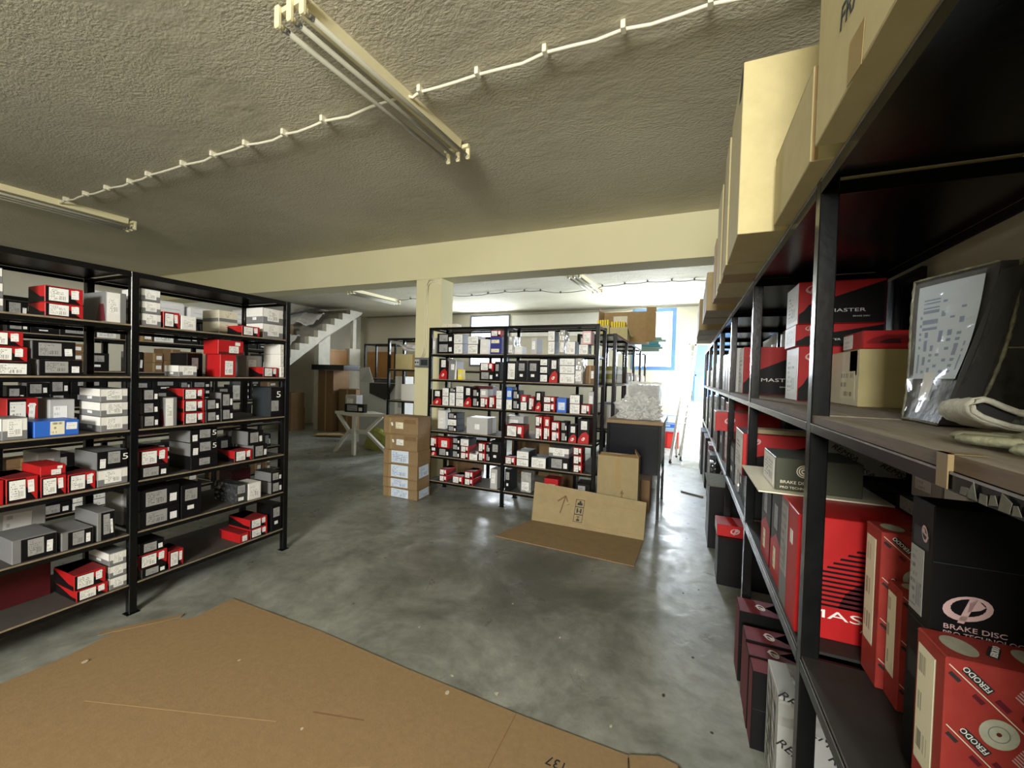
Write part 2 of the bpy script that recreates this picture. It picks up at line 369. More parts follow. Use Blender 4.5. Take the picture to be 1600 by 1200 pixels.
# kind: body material, {face:[(polygon,material)]}, [(u0,v0,u1,v1,label material,face)], extras
KIND={
 'rb':('red',{'F':[(p,'black') for p in BLK_F],'L':[(((0,0),(1,0),(1,.30),(.75,.34),(.12,.86),(0,.9)),'black')],'R':[(((0,0),(1,0),(1,.8),(.3,.35),(0,.25)),'dark_red')],'T':[(((.0,0),(1,0),(1,1),(0,1)),'dusty_red'),(((.0,.35),(1,.6),(1,1),(0,1)),'dark_red')]},[(.10,.12,.60,.90,'label_white','F'),(.68,.34,.88,.86,'label_plain','F')]),
 'rr':('red',{'T':[(((.0,0),(1,0),(1,1),(0,1)),'dusty_red')],'L':[(((0,0),(.12,0),(.12,1),(0,1)),'dark_red')]},[(.30,.1,.80,.72,'label_white','F')]),
 'rt':('red',{'F':[(((0,0),(1,0),(1,.16),(0,.16)),'dark_red')]},[(.42,.12,.8,.6,'label_white','F'),(.66,.66,.86,.9,'label_plain','F')]),
 'rd':('dark_red',{'R':[(((0,0),(1,0),(1,.5),(0,.3)),'black')]},[]),
 'rv':('black',{'F':[(((.0,0),(1,0),(1,.36),(.72,.50),(.35,.42),(.0,.16)),'red')],'R':[(((0,0),(1,0),(1,1),(0,1)),'dark_red')]},[(.28,.58,.8,.92,'label_white','F')]),
 'bk':('black',{'R':[(((0,0),(1,0),(1,1),(0,1)),'slate')],'L':[(((0,0),(1,0),(1,1),(0,1)),'grey_print')]},[(.14,.18,.66,.88,'label_grey','F'),(.74,.2,.92,.6,'label_plain','F')]),
 'bd':('black',{},[(.3,.3,.7,.8,'label_grey','F')]),
 'bu':('black',{'R':[(((0,0),(1,0),(1,1),(0,1)),'slate')]},[(.18,.52,.78,.86,'label_grey','F'),(.3,.24,.62,.36,'label_plain','F')]),
 'bw':('film_black',{},[(.12,.5,.82,.92,'label_grey','F'),(.2,.12,.7,.3,'label_plain','F')]),
 'b5':('black',{'L':[(((0,0),(1,0),(1,1),(0,1)),'slate')]},[(.05,.2,.6,.55,'label_grey','F')]),
 'g5':('black',{'L':[(((0,0),(1,0),(1,1),(0,1)),'grey_print')],'T':[(((0,0),(1,0),(1,1),(0,1)),'grey_print')]},[(.08,.1,.26,.6,'label_plain','F'),(.34,.3,.74,.95,'label_grey','F')]),
 'gy':('grey_print',{'F':[(((.18,0),(1,0),(1,1),(.18,1)),'black')]},[(.34,.2,.70,.9,'label_grey','F'),(.76,.2,.9,.7,'label_plain','F')]),
 'gw':('grey_print',{f:[(((0,.42),(1,.42),(1,1),(0,1)),'white_print')] for f in 'FLR'},[(.22,.16,.78,.94,'label_white','F'),(.40,.20,.62,.38,'label_plain','L')]),
 'gu':('grey_print',{'F':[(((0,0),(.7,0),(.7,1),(0,1)),'white_print')],'L':[(((.55,.02),(.98,.02),(.9,.6),(.7,.6)),'maroon')]},[(.08,.3,.64,.8,'label_white','F')]),
 'gs':('pale_grey',{},[(.15,.3,.7,.8,'label_plain','F')]),
 'lg':('pale_grey',{'R':[(((.42,0),(.52,0),(.52,1),(.42,1)),'tape')]},[(.40,.3,.62,.62,'label_plain','F')]),
 'cg':('cream',{f:[(((0,0),(1,0),(1,.3),(0,.3)),'grey_print')] for f in 'FLR'},[(.3,.4,.7,.85,'label_cream','F')]),
 'ww':('white_print',{},[(.1,.12,.9,.9,'label_white','F')]),
 'wt':('slate',{'F':[(((0,0),(1,0),(1,1),(0,1)),'white_print')],'T':[(((0,0),(1,0),(1,.15),(0,.15)),'white_print')]},[(.06,.08,.94,.92,'label_white','F')]),
 'wb':('black',{},[(.08,.12,.9,.88,'label_white','F')]),
 'wp':('white_print',{},[(.3,.3,.7,.6,'label_plain','F')]),
 'wr':('film_grey',{},[(.1,.1,.8,.5,'label_white','F')]),
 'pk':('pink',{},[(.14,.12,.88,.88,'label_white','F')]),
 'bl':('blue',{},[(.34,.12,.66,.95,'label_cream','F'),(.70,.4,.95,.85,'label_plain','F')]),
 'bb':('blue',{'R':[(((0,0),(1,0),(1,1),(0,1)),'navy')]},[(.15,.2,.85,.7,'label_blue','F')]),
 'bn':('navy',{},[(.1,.62,.8,.82,'label_cream','F'),(.1,.1,.8,.3,'label_cream','F')]),
 'tl':('grey_print',{'F':[(((.75,0),(1,0),(1,1),(.9,1)),'white_print')]},[(.3,.5,.7,.8,'label_plain','F')]),
 'yl':('yellow',{},[(.2,.3,.8,.7,'label_cream','F')]),
 'kr':('kraft_dark',{'F':[(((.42,0),(.56,0),(.56,1),(.42,1)),'tape')]},[(.62,.3,.92,.7,'label_plain','F')]),
 'plain_kraft':('kraft',{},[]),
}
def printed_box(name,kind,loc,rz,w_,d,h,label=None,cat='box',group=None,detail=True,body=None):
    bm_,prints,labs=KIND[kind]
    if body: bm_=body
    mats=[bm_]; b=MB(); b.cbox(-w_/2,w_/2,0,d,0,h,.0022)
    for f,polys in prints.items():
        fm,fw,fh=face_frame(f,w_,d,h)
        for pl,mn in polys:
            if mn not in mats: mats.append(mn)
            b.face([fm@Vector((p[0]*(fw-.005)+.0025,p[1]*(fh-.005)+.0025,.0004)) for p in pl],mats.index(mn))
    # lid line and end flap: a thin proud lip round the top of the front
    if detail and h>.05 and kind not in ('wr','bw','yl'):
        b.box(-w_/2+.001,w_/2-.001,-.0007,.0,h-.0045,h-.003,0)
    o=b.build(name,mats,None,loc,rz)
    if label: tag(o,label,cat,group)
    if detail:
        for (u0,v0,u1,v1,mn,f) in labs:
            fm,fw,fh=face_frame(f,w_,d,h)
            sticker(o,fm,u0*fw,v0*fh,(u1-u0)*fw,(v1-v0)*fh,mn,random.uniform(-.05,.05) if mn=='label_plain' else random.uniform(-.012,.012))
    return o
# ---------------------------------------------------------------- racks
def make_rack(name,label,loc,rz,xs,depth,zs,top,boards={},decks={},board='shelf_dust',edge='shelf_edge',top_edge='rack_paint',post=.04,cat='rack',group=None,lip='rack_paint',thick=.032):
    """local frame: front at y=0, +y into the rack, bays along x between the posts xs"""
    root=empty(name,loc,rz); tag(root,label,cat,group)
    pm=None
    for x in xs:
        for y in (0,depth-post):
            b=MB(); b.cbox(-post/2,post/2,0,post,0.004,top,.003); b.box(-post*.8,post*.8,-.008,post+.008,0,.004)
            if pm is None: pm=b.mesh('post','rack_paint')
            o=bpy.data.objects.new('post',pm); COL.objects.link(o); o.parent=root; o.location=(x,y,0)
    for z in list(zs)+[top]:
        for x0,x1 in zip(xs,xs[1:]):
            g=post/2+.001; b=MB(); mats=[boards.get(z,board),lip,'wood_edge' if z in decks else edge if (z!=top or edge=='bare_steel') else top_edge]
            zt=z; deck=decks.get(z,.009)
            b.box(x0+g,x1-g,.003,depth-.003,zt-deck+.001,zt,0); b.face([(x0+g,.003,zt-deck+.0005),(x0+g,depth-.003,zt-deck+.0005),(x1-g,depth-.003,zt-deck+.0005),(x1-g,.003,zt-deck+.0005)],1)
            b.face([(x0+g,.0025,zt-deck),(x1-g,.0025,zt-deck),(x1-g,.0025,zt),(x0+g,.0025,zt)],2)
            s=b.build('shelf',mats,root)
            for nm,ya,yb,yc in (('front_beam',.0,.004,.03),('rear_beam',depth-.004,depth,depth-.03)):
                c=MB(); c.prism([(ya,zt-thick),(ya if nm=='front_beam' else yb,zt-thick)][:1]+([(.004,zt-thick),(.004,zt-deck-.004),(.03,zt-deck-.004),(.03,zt-deck-.0008),(0,zt-deck-.0008)] if nm=='front_beam' else [(depth,zt-thick),(depth,zt-deck-.0008),(depth-.004,zt-deck-.0008)]),0,x0+g,x1-g); c.build(nm,lip,s,fix=True)
            if edge=='bare_steel':
                c=MB(); c.box(x0+g,x1-g,-.0015,.0005,zt-deck-.004,zt-deck-.0008); c.build('steel_edge','bare_steel',s)
        for x in xs:
            c=MB(); c.box(x-.003,x+.003,post,depth-post,z-thick,z-.0095); c.build('side_rail','rack_paint',root)
    return root
BOXES = [
('rb', -3.032, 1.167, 0.1855, 90, 0.133, 0.24, 0.0623, 'red-black box, bottom of first stack from near end, lowest shelf, near bay, floor-sheet rack', 'boxes on the floor-sheet rack'),
('rb', -3.035, 1.158, 0.2488, 90, 0.132, 0.237, 0.0863, 'red-black box, top of first stack from near end, lowest shelf, near bay, floor-sheet rack', 'boxes on the floor-sheet rack'),
('gw', -3.032, 1.28, 0.1855, 90, 0.08, 0.24, 0.0691, 'grey-white box, bottom of second stack from near end, lowest shelf, near bay, floor-sheet rack', 'boxes on the floor-sheet rack'),
('gw', -3.035, 1.28, 0.2556, 90, 0.08, 0.237, 0.0679, 'grey-white box, middle of second stack from near end, lowest shelf, near bay, floor-sheet rack', 'boxes on the floor-sheet rack'),
('gw', -3.038, 1.28, 0.3244, 90, 0.08, 0.234, 0.0754, 'grey-white box, top of second stack from near end, lowest shelf, near bay, floor-sheet rack', 'boxes on the floor-sheet rack'),
('rd', -3.28, 0.981, 0.1855, 90, 0.207, 0.22, 0.2197, 'dark red oblong box, first back item from near end, lowest shelf, near bay, floor-sheet rack', 'boxes on the floor-sheet rack'),
('bk', -3.032, 1.457, 0.1855, 90, 0.126, 0.17, 0.0558, 'black grey-label box, bottom of first stack from near end, lowest shelf, far bay, floor-sheet rack', 'boxes on the floor-sheet rack'),
('rb', -3.035, 1.452, 0.2423, 90, 0.148, 0.167, 0.0864, 'red-black box, middle of first stack from near end, lowest shelf, far bay, floor-sheet rack', 'boxes on the floor-sheet rack'),
('bk', -3.038, 1.449, 0.3297, 90, 0.125, 0.164, 0.0726, 'black grey-label box, top of first stack from near end, lowest shelf, far bay, floor-sheet rack', 'boxes on the floor-sheet rack'),
('rb', -3.032, 1.576, 0.1855, 90, 0.082, 0.16, 0.1109, 'red-black box, second item from near end, lowest shelf, far bay, floor-sheet rack', 'boxes on the floor-sheet rack'),
('rr', -3.032, 2.022, 0.1855, 90, 0.071, 0.24, 0.0659, 'red box, third item from near end, lowest shelf, far bay, floor-sheet rack', 'boxes on the floor-sheet rack'),
('rb', -3.032, 2.138, 0.1855, 90, 0.139, 0.26, 0.0713, 'red-black box, bottom of fourth stack from near end, lowest shelf, far bay, floor-sheet rack', 'boxes on the floor-sheet rack'),
('rb', -3.035, 2.137, 0.2578, 90, 0.139, 0.257, 0.0749, 'red-black box, top of fourth stack from near end, lowest shelf, far bay, floor-sheet rack', 'boxes on the floor-sheet rack'),
('bu', -3.032, 2.285, 0.1855, 90, 0.091, 0.18, 0.215, 'black upright box, fifth item from near end, lowest shelf, far bay, floor-sheet rack', 'boxes on the floor-sheet rack'),
('gy', -3.032, 0.946, 0.4905, 90, 0.156, 0.24, 0.1193, 'grey box, first item from near end, second shelf, near bay, floor-sheet rack', 'boxes on the floor-sheet rack'),
('gy', -3.032, 1.105, 0.4905, 90, 0.126, 0.24, 0.0976, 'grey box, second item from near end, second shelf, near bay, floor-sheet rack', 'boxes on the floor-sheet rack'),
('gy', -3.032, 1.224, 0.4905, 90, 0.077, 0.26, 0.1641, 'grey box, third item from near end, second shelf, near bay, floor-sheet rack', 'boxes on the floor-sheet rack'),
('gs', -3.29, 0.973, 0.4905, 90, 0.187, 0.2, 0.244, 'plain grey box, first back item from near end, second shelf, near bay, floor-sheet rack', 'boxes on the floor-sheet rack'),
('gs', -3.22, 1.4, 0.4905, 90, 0.053, 0.2, 0.0777, 'plain grey box, bottom in second back stack, second shelf, near bay, sheet-side rack', 'boxes on the floor-sheet rack'),
('gs', -3.223, 1.399, 0.5692, 90, 0.052, 0.197, 0.1213, 'plain grey box, top in second back stack, second shelf, near bay, sheet-side rack', 'boxes on the floor-sheet rack'),
('bk', -3.032, 1.487, 0.4905, 90, 0.21, 0.184, 0.1111, 'black grey-label box, bottom of first stack from near end, second shelf, far bay, floor-sheet rack', 'boxes on the floor-sheet rack'),
('bk', -3.035, 1.486, 0.6026, 90, 0.21, 0.184, 0.1254, 'black grey-label box, top of first stack from near end, second shelf, far bay, floor-sheet rack', 'boxes on the floor-sheet rack'),
('bu', -3.032, 1.661, 0.4905, 90, 0.121, 0.22, 0.2203, 'black upright box, second item from near end, second shelf, far bay, floor-sheet rack', 'boxes on the floor-sheet rack'),
('bw', -3.032, 1.997, 0.4905, 90, 0.079, 0.26, 0.1411, 'shrink-wrapped black box, third item from near end, second shelf, far bay, floor-sheet rack', 'boxes on the floor-sheet rack'),
('ww', -3.032, 2.098, 0.4905, 90, 0.1, 0.16, 0.1273, 'white box, fourth item from near end, second shelf, far bay, floor-sheet rack', 'boxes on the floor-sheet rack'),
('bk', -3.032, 2.283, 0.4905, 90, 0.094, 0.2, 0.0949, 'black grey-label box, bottom of fifth stack from near end, second shelf, far bay, floor-sheet rack', 'boxes on the floor-sheet rack'),
('bk', -3.035, 2.282, 0.5864, 90, 0.094, 0.197, 0.0777, 'black grey-label box, top of fifth stack from near end, second shelf, far bay, floor-sheet rack', 'boxes on the floor-sheet rack'),
('rd', -3.33, 2.19, 0.4905, 90, 0.155, 0.16, 0.1782, 'dark red box, first back item from near end, second shelf, far bay, floor-sheet rack', 'boxes on the floor-sheet rack'),
('rr', -3.032, 0.803, 0.8005, 90, 0.076, 0.2, 0.121, 'red box, first item from near end, third shelf, near bay, floor-sheet rack', 'boxes on the floor-sheet rack'),
('rb', -3.032, 0.902, 0.8005, 90, 0.107, 0.26, 0.1207, 'red-black box, second item from near end, third shelf, near bay, floor-sheet rack', 'boxes on the floor-sheet rack'),
('rb', -3.032, 1.012, 0.8005, 90, 0.094, 0.22, 0.1033, 'red-black box, bottom of third stack from near end, third shelf, near bay, floor-sheet rack', 'boxes on the floor-sheet rack'),
('rt', -3.035, 1.011, 0.9048, 90, 0.094, 0.217, 0.0563, 'red lidded box, top of third stack from near end, third shelf, near bay, floor-sheet rack', 'boxes on the floor-sheet rack'),
('rb', -3.032, 1.121, 0.8005, 90, 0.111, 0.24, 0.0971, 'red-black box, fourth item from near end, third shelf, near bay, floor-sheet rack', 'boxes on the floor-sheet rack'),
('gw', -3.032, 1.252, 0.8005, 90, 0.136, 0.26, 0.0944, 'grey-white box, bottom of fifth stack from near end, third shelf, near bay, floor-sheet rack', 'boxes on the floor-sheet rack'),
('g5', -3.035, 1.252, 0.8959, 90, 0.136, 0.257, 0.1034, 'grey-black box, top of fifth stack from near end, third shelf, near bay, floor-sheet rack', 'boxes on the floor-sheet rack'),
('gs', -3.32, 1.089, 0.8005, 90, 0.092, 0.18, 0.1898, 'plain grey box, first back item from near end, third shelf, near bay, floor-sheet rack', 'boxes on the floor-sheet rack'),
('bk', -3.032, 1.449, 0.8005, 90, 0.151, 0.2, 0.0764, 'black grey-label box, bottom of first stack from near end, third shelf, far bay, floor-sheet rack', 'boxes on the floor-sheet rack'),
('rb', -3.035, 1.449, 0.8779, 90, 0.151, 0.197, 0.0992, 'red-black box, top of first stack from near end, third shelf, far bay, floor-sheet rack', 'boxes on the floor-sheet rack'),
('bd', -3.032, 1.739, 0.8005, 90, 0.168, 0.25, 0.0915, 'plain black box, bottom of second stack from near end, third shelf, far bay, floor-sheet rack', 'boxes on the floor-sheet rack'),
('g5', -3.035, 1.738, 0.893, 90, 0.168, 0.247, 0.0919, 'grey-black box, middle of second stack from near end, third shelf, far bay, floor-sheet rack', 'boxes on the floor-sheet rack'),
('g5', -3.038, 1.737, 0.9859, 90, 0.168, 0.244, 0.0856, 'grey-black box, top of second stack from near end, third shelf, far bay, floor-sheet rack', 'boxes on the floor-sheet rack'),
('rb', -3.032, 2.007, 0.8005, 90, 0.132, 0.2, 0.0845, 'red-black box, third item from near end, third shelf, far bay, floor-sheet rack', 'boxes on the floor-sheet rack'),
('bk', -3.032, 2.14, 0.8005, 90, 0.112, 0.2, 0.1083, 'black grey-label box, bottom of fourth stack from near end, third shelf, far bay, floor-sheet rack', 'boxes on the floor-sheet rack'),
('bk', -3.035, 2.103, 0.9098, 90, 0.12, 0.197, 0.1082, 'black grey-label box, top of fourth stack from near end, third shelf, far bay, floor-sheet rack', 'boxes on the floor-sheet rack'),
('gw', -3.032, 0.877, 1.1125, 90, 0.085, 0.16, 0.1087, 'grey-white box, first item from near end, fourth shelf, near bay, floor-sheet rack', 'boxes on the floor-sheet rack'),
('bl', -3.032, 1.024, 1.1125, 90, 0.166, 0.16, 0.0828, 'blue box with cream label, second item from near end, fourth shelf, near bay, floor-sheet rack', 'boxes on the floor-sheet rack'),
('gw', -3.032, 1.258, 1.1125, 90, 0.124, 0.24, 0.0869, 'grey-white box, bottom of third stack from near end, fourth shelf, near bay, floor-sheet rack', 'boxes on the floor-sheet rack'),
('gw', -3.035, 1.258, 1.2004, 90, 0.124, 0.237, 0.0807, 'grey-white box, middle of third stack from near end, fourth shelf, near bay, floor-sheet rack', 'boxes on the floor-sheet rack'),
('gw', -3.038, 1.258, 1.2821, 90, 0.124, 0.234, 0.0769, 'grey-white box, top of third stack from near end, fourth shelf, near bay, floor-sheet rack', 'boxes on the floor-sheet rack'),
('rb', -3.22, 0.958, 1.1125, 90, 0.111, 0.2, 0.1942, 'red-black box, first back item from near end, fourth shelf, near bay, floor-sheet rack', 'boxes on the floor-sheet rack'),
('gs', -3.22, 1.107, 1.1125, 90, 0.1, 0.2, 0.181, 'plain grey box, second back item from near end, fourth shelf, near bay, floor-sheet rack', 'boxes on the floor-sheet rack'),
('bk', -3.032, 1.431, 1.1125, 90, 0.086, 0.15, 0.0813, 'black grey-label box, bottom of first stack from near end, fourth shelf, far bay, floor-sheet rack', 'boxes on the floor-sheet rack'),
('bk', -3.035, 1.43, 1.1948, 90, 0.086, 0.147, 0.0781, 'black grey-label box, middle of first stack from near end, fourth shelf, far bay, floor-sheet rack', 'boxes on the floor-sheet rack'),
('bk', -3.038, 1.43, 1.2739, 90, 0.086, 0.144, 0.082, 'black grey-label box, top of first stack from near end, fourth shelf, far bay, floor-sheet rack', 'boxes on the floor-sheet rack'),
('gu', -3.032, 1.538, 1.1125, 90, 0.065, 0.2, 0.1839, 'grey upright box, second item from near end, fourth shelf, far bay, floor-sheet rack', 'boxes on the floor-sheet rack'),
('rb', -3.032, 1.673, 1.1125, 90, 0.126, 0.2, 0.0797, 'red-black box, bottom of third stack from near end, fourth shelf, far bay, floor-sheet rack', 'boxes on the floor-sheet rack'),
('rb', -3.035, 1.673, 1.1932, 90, 0.126, 0.197, 0.0808, 'red-black box, middle of third stack from near end, fourth shelf, far bay, floor-sheet rack', 'boxes on the floor-sheet rack'),
('rb', -3.038, 1.672, 1.275, 90, 0.126, 0.194, 0.0764, 'red-black box, top of third stack from near end, fourth shelf, far bay, floor-sheet rack', 'boxes on the floor-sheet rack'),
('bk', -3.032, 1.791, 1.1125, 90, 0.09, 0.15, 0.0801, 'black grey-label box, bottom of fourth stack from near end, fourth shelf, far bay, floor-sheet rack', 'boxes on the floor-sheet rack'),
('bk', -3.035, 1.79, 1.1936, 90, 0.09, 0.147, 0.0841, 'black grey-label box, top of fourth stack from near end, fourth shelf, far bay, floor-sheet rack', 'boxes on the floor-sheet rack'),
('bk', -3.032, 1.888, 1.1125, 90, 0.083, 0.14, 0.0918, 'black grey-label box, bottom of fifth stack from near end, fourth shelf, far bay, floor-sheet rack', 'boxes on the floor-sheet rack'),
('bk', -3.035, 1.887, 1.2053, 90, 0.083, 0.137, 0.1144, 'black grey-label box, top of fifth stack from near end, fourth shelf, far bay, floor-sheet rack', 'boxes on the floor-sheet rack'),
('b5', -3.032, 2.274, 1.1125, 90, 0.112, 0.22, 0.238, 'dark slate box with white digit, sixth item, fourth shelf, far bay, sheet-side rack', 'boxes on the floor-sheet rack'),
('wb', -3.032, 0.86, 1.4305, 90, 0.137, 0.2, 0.0669, 'black-white labelled box, bottom of first stack from near end, fifth shelf, near bay, floor-sheet rack', 'boxes on the floor-sheet rack'),
('rb', -3.035, 0.853, 1.4984, 90, 0.132, 0.197, 0.0731, 'red-black box, middle of first stack from near end, fifth shelf, near bay, floor-sheet rack', 'boxes on the floor-sheet rack'),
('rb', -3.038, 0.841, 1.5725, 90, 0.13, 0.194, 0.0719, 'red-black box, top of first stack from near end, fifth shelf, near bay, floor-sheet rack', 'boxes on the floor-sheet rack'),
('bk', -3.032, 1.038, 1.4305, 90, 0.163, 0.18, 0.0844, 'black grey-label box, bottom of second stack from near end, fifth shelf, near bay, floor-sheet rack', 'boxes on the floor-sheet rack'),
('bk', -3.035, 1.014, 1.5159, 90, 0.159, 0.177, 0.0944, 'black grey-label box, top of second stack from near end, fifth shelf, near bay, floor-sheet rack', 'boxes on the floor-sheet rack'),
('gw', -3.032, 1.632, 1.4305, 90, 0.107, 0.16, 0.074, 'grey-white box, first item from near end, fifth shelf, far bay, floor-sheet rack', 'boxes on the floor-sheet rack'),
('rr', -3.032, 1.888, 1.4305, 90, 0.109, 0.17, 0.1606, 'red box, bottom of second stack from near end, fifth shelf, far bay, floor-sheet rack', 'boxes on the floor-sheet rack'),
('rt', -3.035, 1.909, 1.5921, 90, 0.178, 0.167, 0.1016, 'red lidded box, top of second stack from near end, fifth shelf, far bay, floor-sheet rack', 'boxes on the floor-sheet rack'),
('rb', -3.032, 2.213, 1.4305, 90, 0.122, 0.17, 0.0782, 'red-black box, third item from near end, fifth shelf, far bay, floor-sheet rack', 'boxes on the floor-sheet rack'),
('ww', -3.032, 2.314, 1.4305, 90, 0.032, 0.2, 0.0869, 'white box, bottom of fourth stack from near end, fifth shelf, far bay, floor-sheet rack', 'boxes on the floor-sheet rack'),
('ww', -3.035, 2.313, 1.5184, 90, 0.033, 0.197, 0.0984, 'white box, middle of fourth stack from near end, fifth shelf, far bay, floor-sheet rack', 'boxes on the floor-sheet rack'),
('ww', -3.038, 2.313, 1.6177, 90, 0.035, 0.194, 0.0798, 'white box, top of fourth stack from near end, fifth shelf, far bay, floor-sheet rack', 'boxes on the floor-sheet rack'),
('bd', -3.23, 1.782, 1.4305, 90, 0.101, 0.2, 0.1625, 'plain black box, first back item from near end, fifth shelf, far bay, floor-sheet rack', 'boxes on the floor-sheet rack'),
('gs', -3.22, 2.203, 1.4305, 90, 0.114, 0.2, 0.1674, 'plain grey box, second back item from near end, fifth shelf, far bay, floor-sheet rack', 'boxes on the floor-sheet rack'),
('gw', -3.032, 0.799, 1.7385, 90, 0.082, 0.2, 0.064, 'grey-white box, bottom of first stack from near end, highest shelf, near bay, floor-sheet rack', 'boxes on the floor-sheet rack'),
('gw', -3.035, 0.799, 1.8035, 90, 0.082, 0.197, 0.0711, 'grey-white box, middle of first stack from near end, highest shelf, near bay, floor-sheet rack', 'boxes on the floor-sheet rack'),
('gw', -3.038, 0.798, 1.8755, 90, 0.082, 0.194, 0.0709, 'grey-white box, top of first stack from near end, highest shelf, near bay, floor-sheet rack', 'boxes on the floor-sheet rack'),
('rb', -3.032, 1.05, 1.7385, 90, 0.145, 0.19, 0.0708, 'red-black box, bottom of second stack from near end, highest shelf, near bay, floor-sheet rack', 'boxes on the floor-sheet rack'),
('rb', -3.035, 1.05, 1.8103, 90, 0.145, 0.187, 0.0864, 'red-black box, top of second stack from near end, highest shelf, near bay, floor-sheet rack', 'boxes on the floor-sheet rack'),
('gu', -3.032, 1.262, 1.7385, 90, 0.09, 0.26, 0.1734, 'grey-and-maroon upright box, third item from near end, highest shelf, near bay, floor-sheet rack', 'boxes on the floor-sheet rack'),
('gw', -3.032, 1.43, 1.7385, 90, 0.099, 0.22, 0.0772, 'grey-white box, bottom of first stack from near end, highest shelf, far bay, floor-sheet rack', 'boxes on the floor-sheet rack'),
('gw', -3.035, 1.429, 1.8167, 90, 0.099, 0.217, 0.0732, 'grey-white box, middle of first stack from near end, highest shelf, far bay, floor-sheet rack', 'boxes on the floor-sheet rack'),
('gw', -3.038, 1.428, 1.891, 90, 0.099, 0.214, 0.0731, 'grey-white box, top of first stack from near end, highest shelf, far bay, floor-sheet rack', 'boxes on the floor-sheet rack'),
('rb', -3.032, 1.536, 1.7385, 90, 0.089, 0.14, 0.1013, 'red-black box, second item from near end, highest shelf, far bay, floor-sheet rack', 'boxes on the floor-sheet rack'),
('ww', -3.032, 1.634, 1.7385, 90, 0.088, 0.14, 0.091, 'white box, third item from near end, highest shelf, far bay, floor-sheet rack', 'boxes on the floor-sheet rack'),
('rb', -3.032, 2.051, 1.7385, 90, 0.135, 0.17, 0.0741, 'red-black box, fourth item from near end, highest shelf, far bay, floor-sheet rack', 'boxes on the floor-sheet rack'),
('gw', -3.05, 2.245, 1.7385, 90, 0.171, 0.2, 0.1156, 'grey-white box, bottom of fifth stack from near end, highest shelf, far bay, floor-sheet rack', 'boxes on the floor-sheet rack'),
('gw', -3.053, 2.244, 1.8551, 90, 0.173, 0.197, 0.1216, 'grey-white box, top of fifth stack from near end, highest shelf, far bay, floor-sheet rack', 'boxes on the floor-sheet rack'),
('cg', -3.22, 2.005, 1.7385, 90, 0.139, 0.2, 0.1016, 'worn cream carton, bottom in first back stack, highest shelf, far bay, sheet-side rack', 'boxes on the floor-sheet rack'),
('cg', -3.223, 2.004, 1.8411, 90, 0.139, 0.197, 0.0862, 'worn cream carton, top in first back stack, highest shelf, far bay, sheet-side rack', 'boxes on the floor-sheet rack'),
('rb', -2.684, 4.212, 0.1855, 0, 0.107, 0.22, 0.0726, 'red-black box, bottom of first stack from pillar end, lowest shelf, pillar-side bay, pillar rack', 'boxes on the pillar rack'),
('rb', -2.686, 4.215, 0.2591, 0, 0.107, 0.217, 0.077, 'red-black box, top of first stack from pillar end, lowest shelf, pillar-side bay, pillar rack', 'boxes on the pillar rack'),
('rb', -2.482, 4.212, 0.1855, 0, 0.148, 0.2, 0.0898, 'red-black box, second item from pillar end, lowest shelf, pillar-side bay, pillar rack', 'boxes on the pillar rack'),
('rb', -2.329, 4.212, 0.1855, 0, 0.118, 0.22, 0.0784, 'red-black box, bottom of third stack from pillar end, lowest shelf, pillar-side bay, pillar rack', 'boxes on the pillar rack'),
('rb', -2.331, 4.215, 0.2649, 0, 0.118, 0.217, 0.0823, 'red-black box, top of third stack from pillar end, lowest shelf, pillar-side bay, pillar rack', 'boxes on the pillar rack'),
('gs', -2.002, 4.212, 0.1855, 0, 0.087, 0.14, 0.2307, 'plain grey box, fourth item from pillar end, lowest shelf, pillar-side bay, pillar rack', 'boxes on the pillar rack'),
('bu', -1.826, 4.212, 0.1855, 0, 0.069, 0.2, 0.2514, 'black upright box, first item from pillar end, lowest shelf, desk-side bay, pillar rack', 'boxes on the pillar rack'),
('wr', -1.63, 4.28, 0.1855, 0, 0.122, 0.12, 0.2243, 'clear-film wrapped grey box, second item from pillar end, lowest shelf, desk-side bay, pillar rack', 'boxes on the pillar rack'),
('rr', -1.313, 4.212, 0.1855, 0, 0.157, 0.16, 0.2069, 'red box, third item from pillar end, lowest shelf, desk-side bay, pillar rack', 'boxes on the pillar rack'),
('bk', -0.962, 4.212, 0.1855, 0, 0.147, 0.2, 0.1974, 'black grey-label box, fourth item from pillar end, lowest shelf, desk-side bay, pillar rack', 'boxes on the pillar rack'),
('rv', -2.833, 4.212, 0.4905, 0, 0.093, 0.15, 0.1042, 'red-black upright box, bottom of first stack from pillar end, second shelf, pillar-side bay, pillar rack', 'boxes on the pillar rack'),
('rb', -2.835, 4.215, 0.5957, 0, 0.09, 0.147, 0.1171, 'red-black box, top of first stack from pillar end, second shelf, pillar-side bay, pillar rack', 'boxes on the pillar rack'),
('bk', -2.685, 4.212, 0.4905, 0, 0.162, 0.15, 0.1035, 'black grey-label box, bottom of second stack from pillar end, second shelf, pillar-side bay, pillar rack', 'boxes on the pillar rack'),
('rr', -2.688, 4.215, 0.595, 0, 0.162, 0.147, 0.1235, 'red box, top of second stack from pillar end, second shelf, pillar-side bay, pillar rack', 'boxes on the pillar rack'),
('bk', -2.513, 4.212, 0.4905, 0, 0.104, 0.17, 0.0893, 'black grey-label box, bottom of third stack from pillar end, second shelf, pillar-side bay, pillar rack', 'boxes on the pillar rack'),
('bk', -2.515, 4.215, 0.5808, 0, 0.104, 0.167, 0.0757, 'black grey-label box, middle of third stack from pillar end, second shelf, pillar-side bay, pillar rack', 'boxes on the pillar rack'),
('bk', -2.518, 4.218, 0.6575, 0, 0.104, 0.164, 0.0757, 'black grey-label box, top of third stack from pillar end, second shelf, pillar-side bay, pillar rack', 'boxes on the pillar rack'),
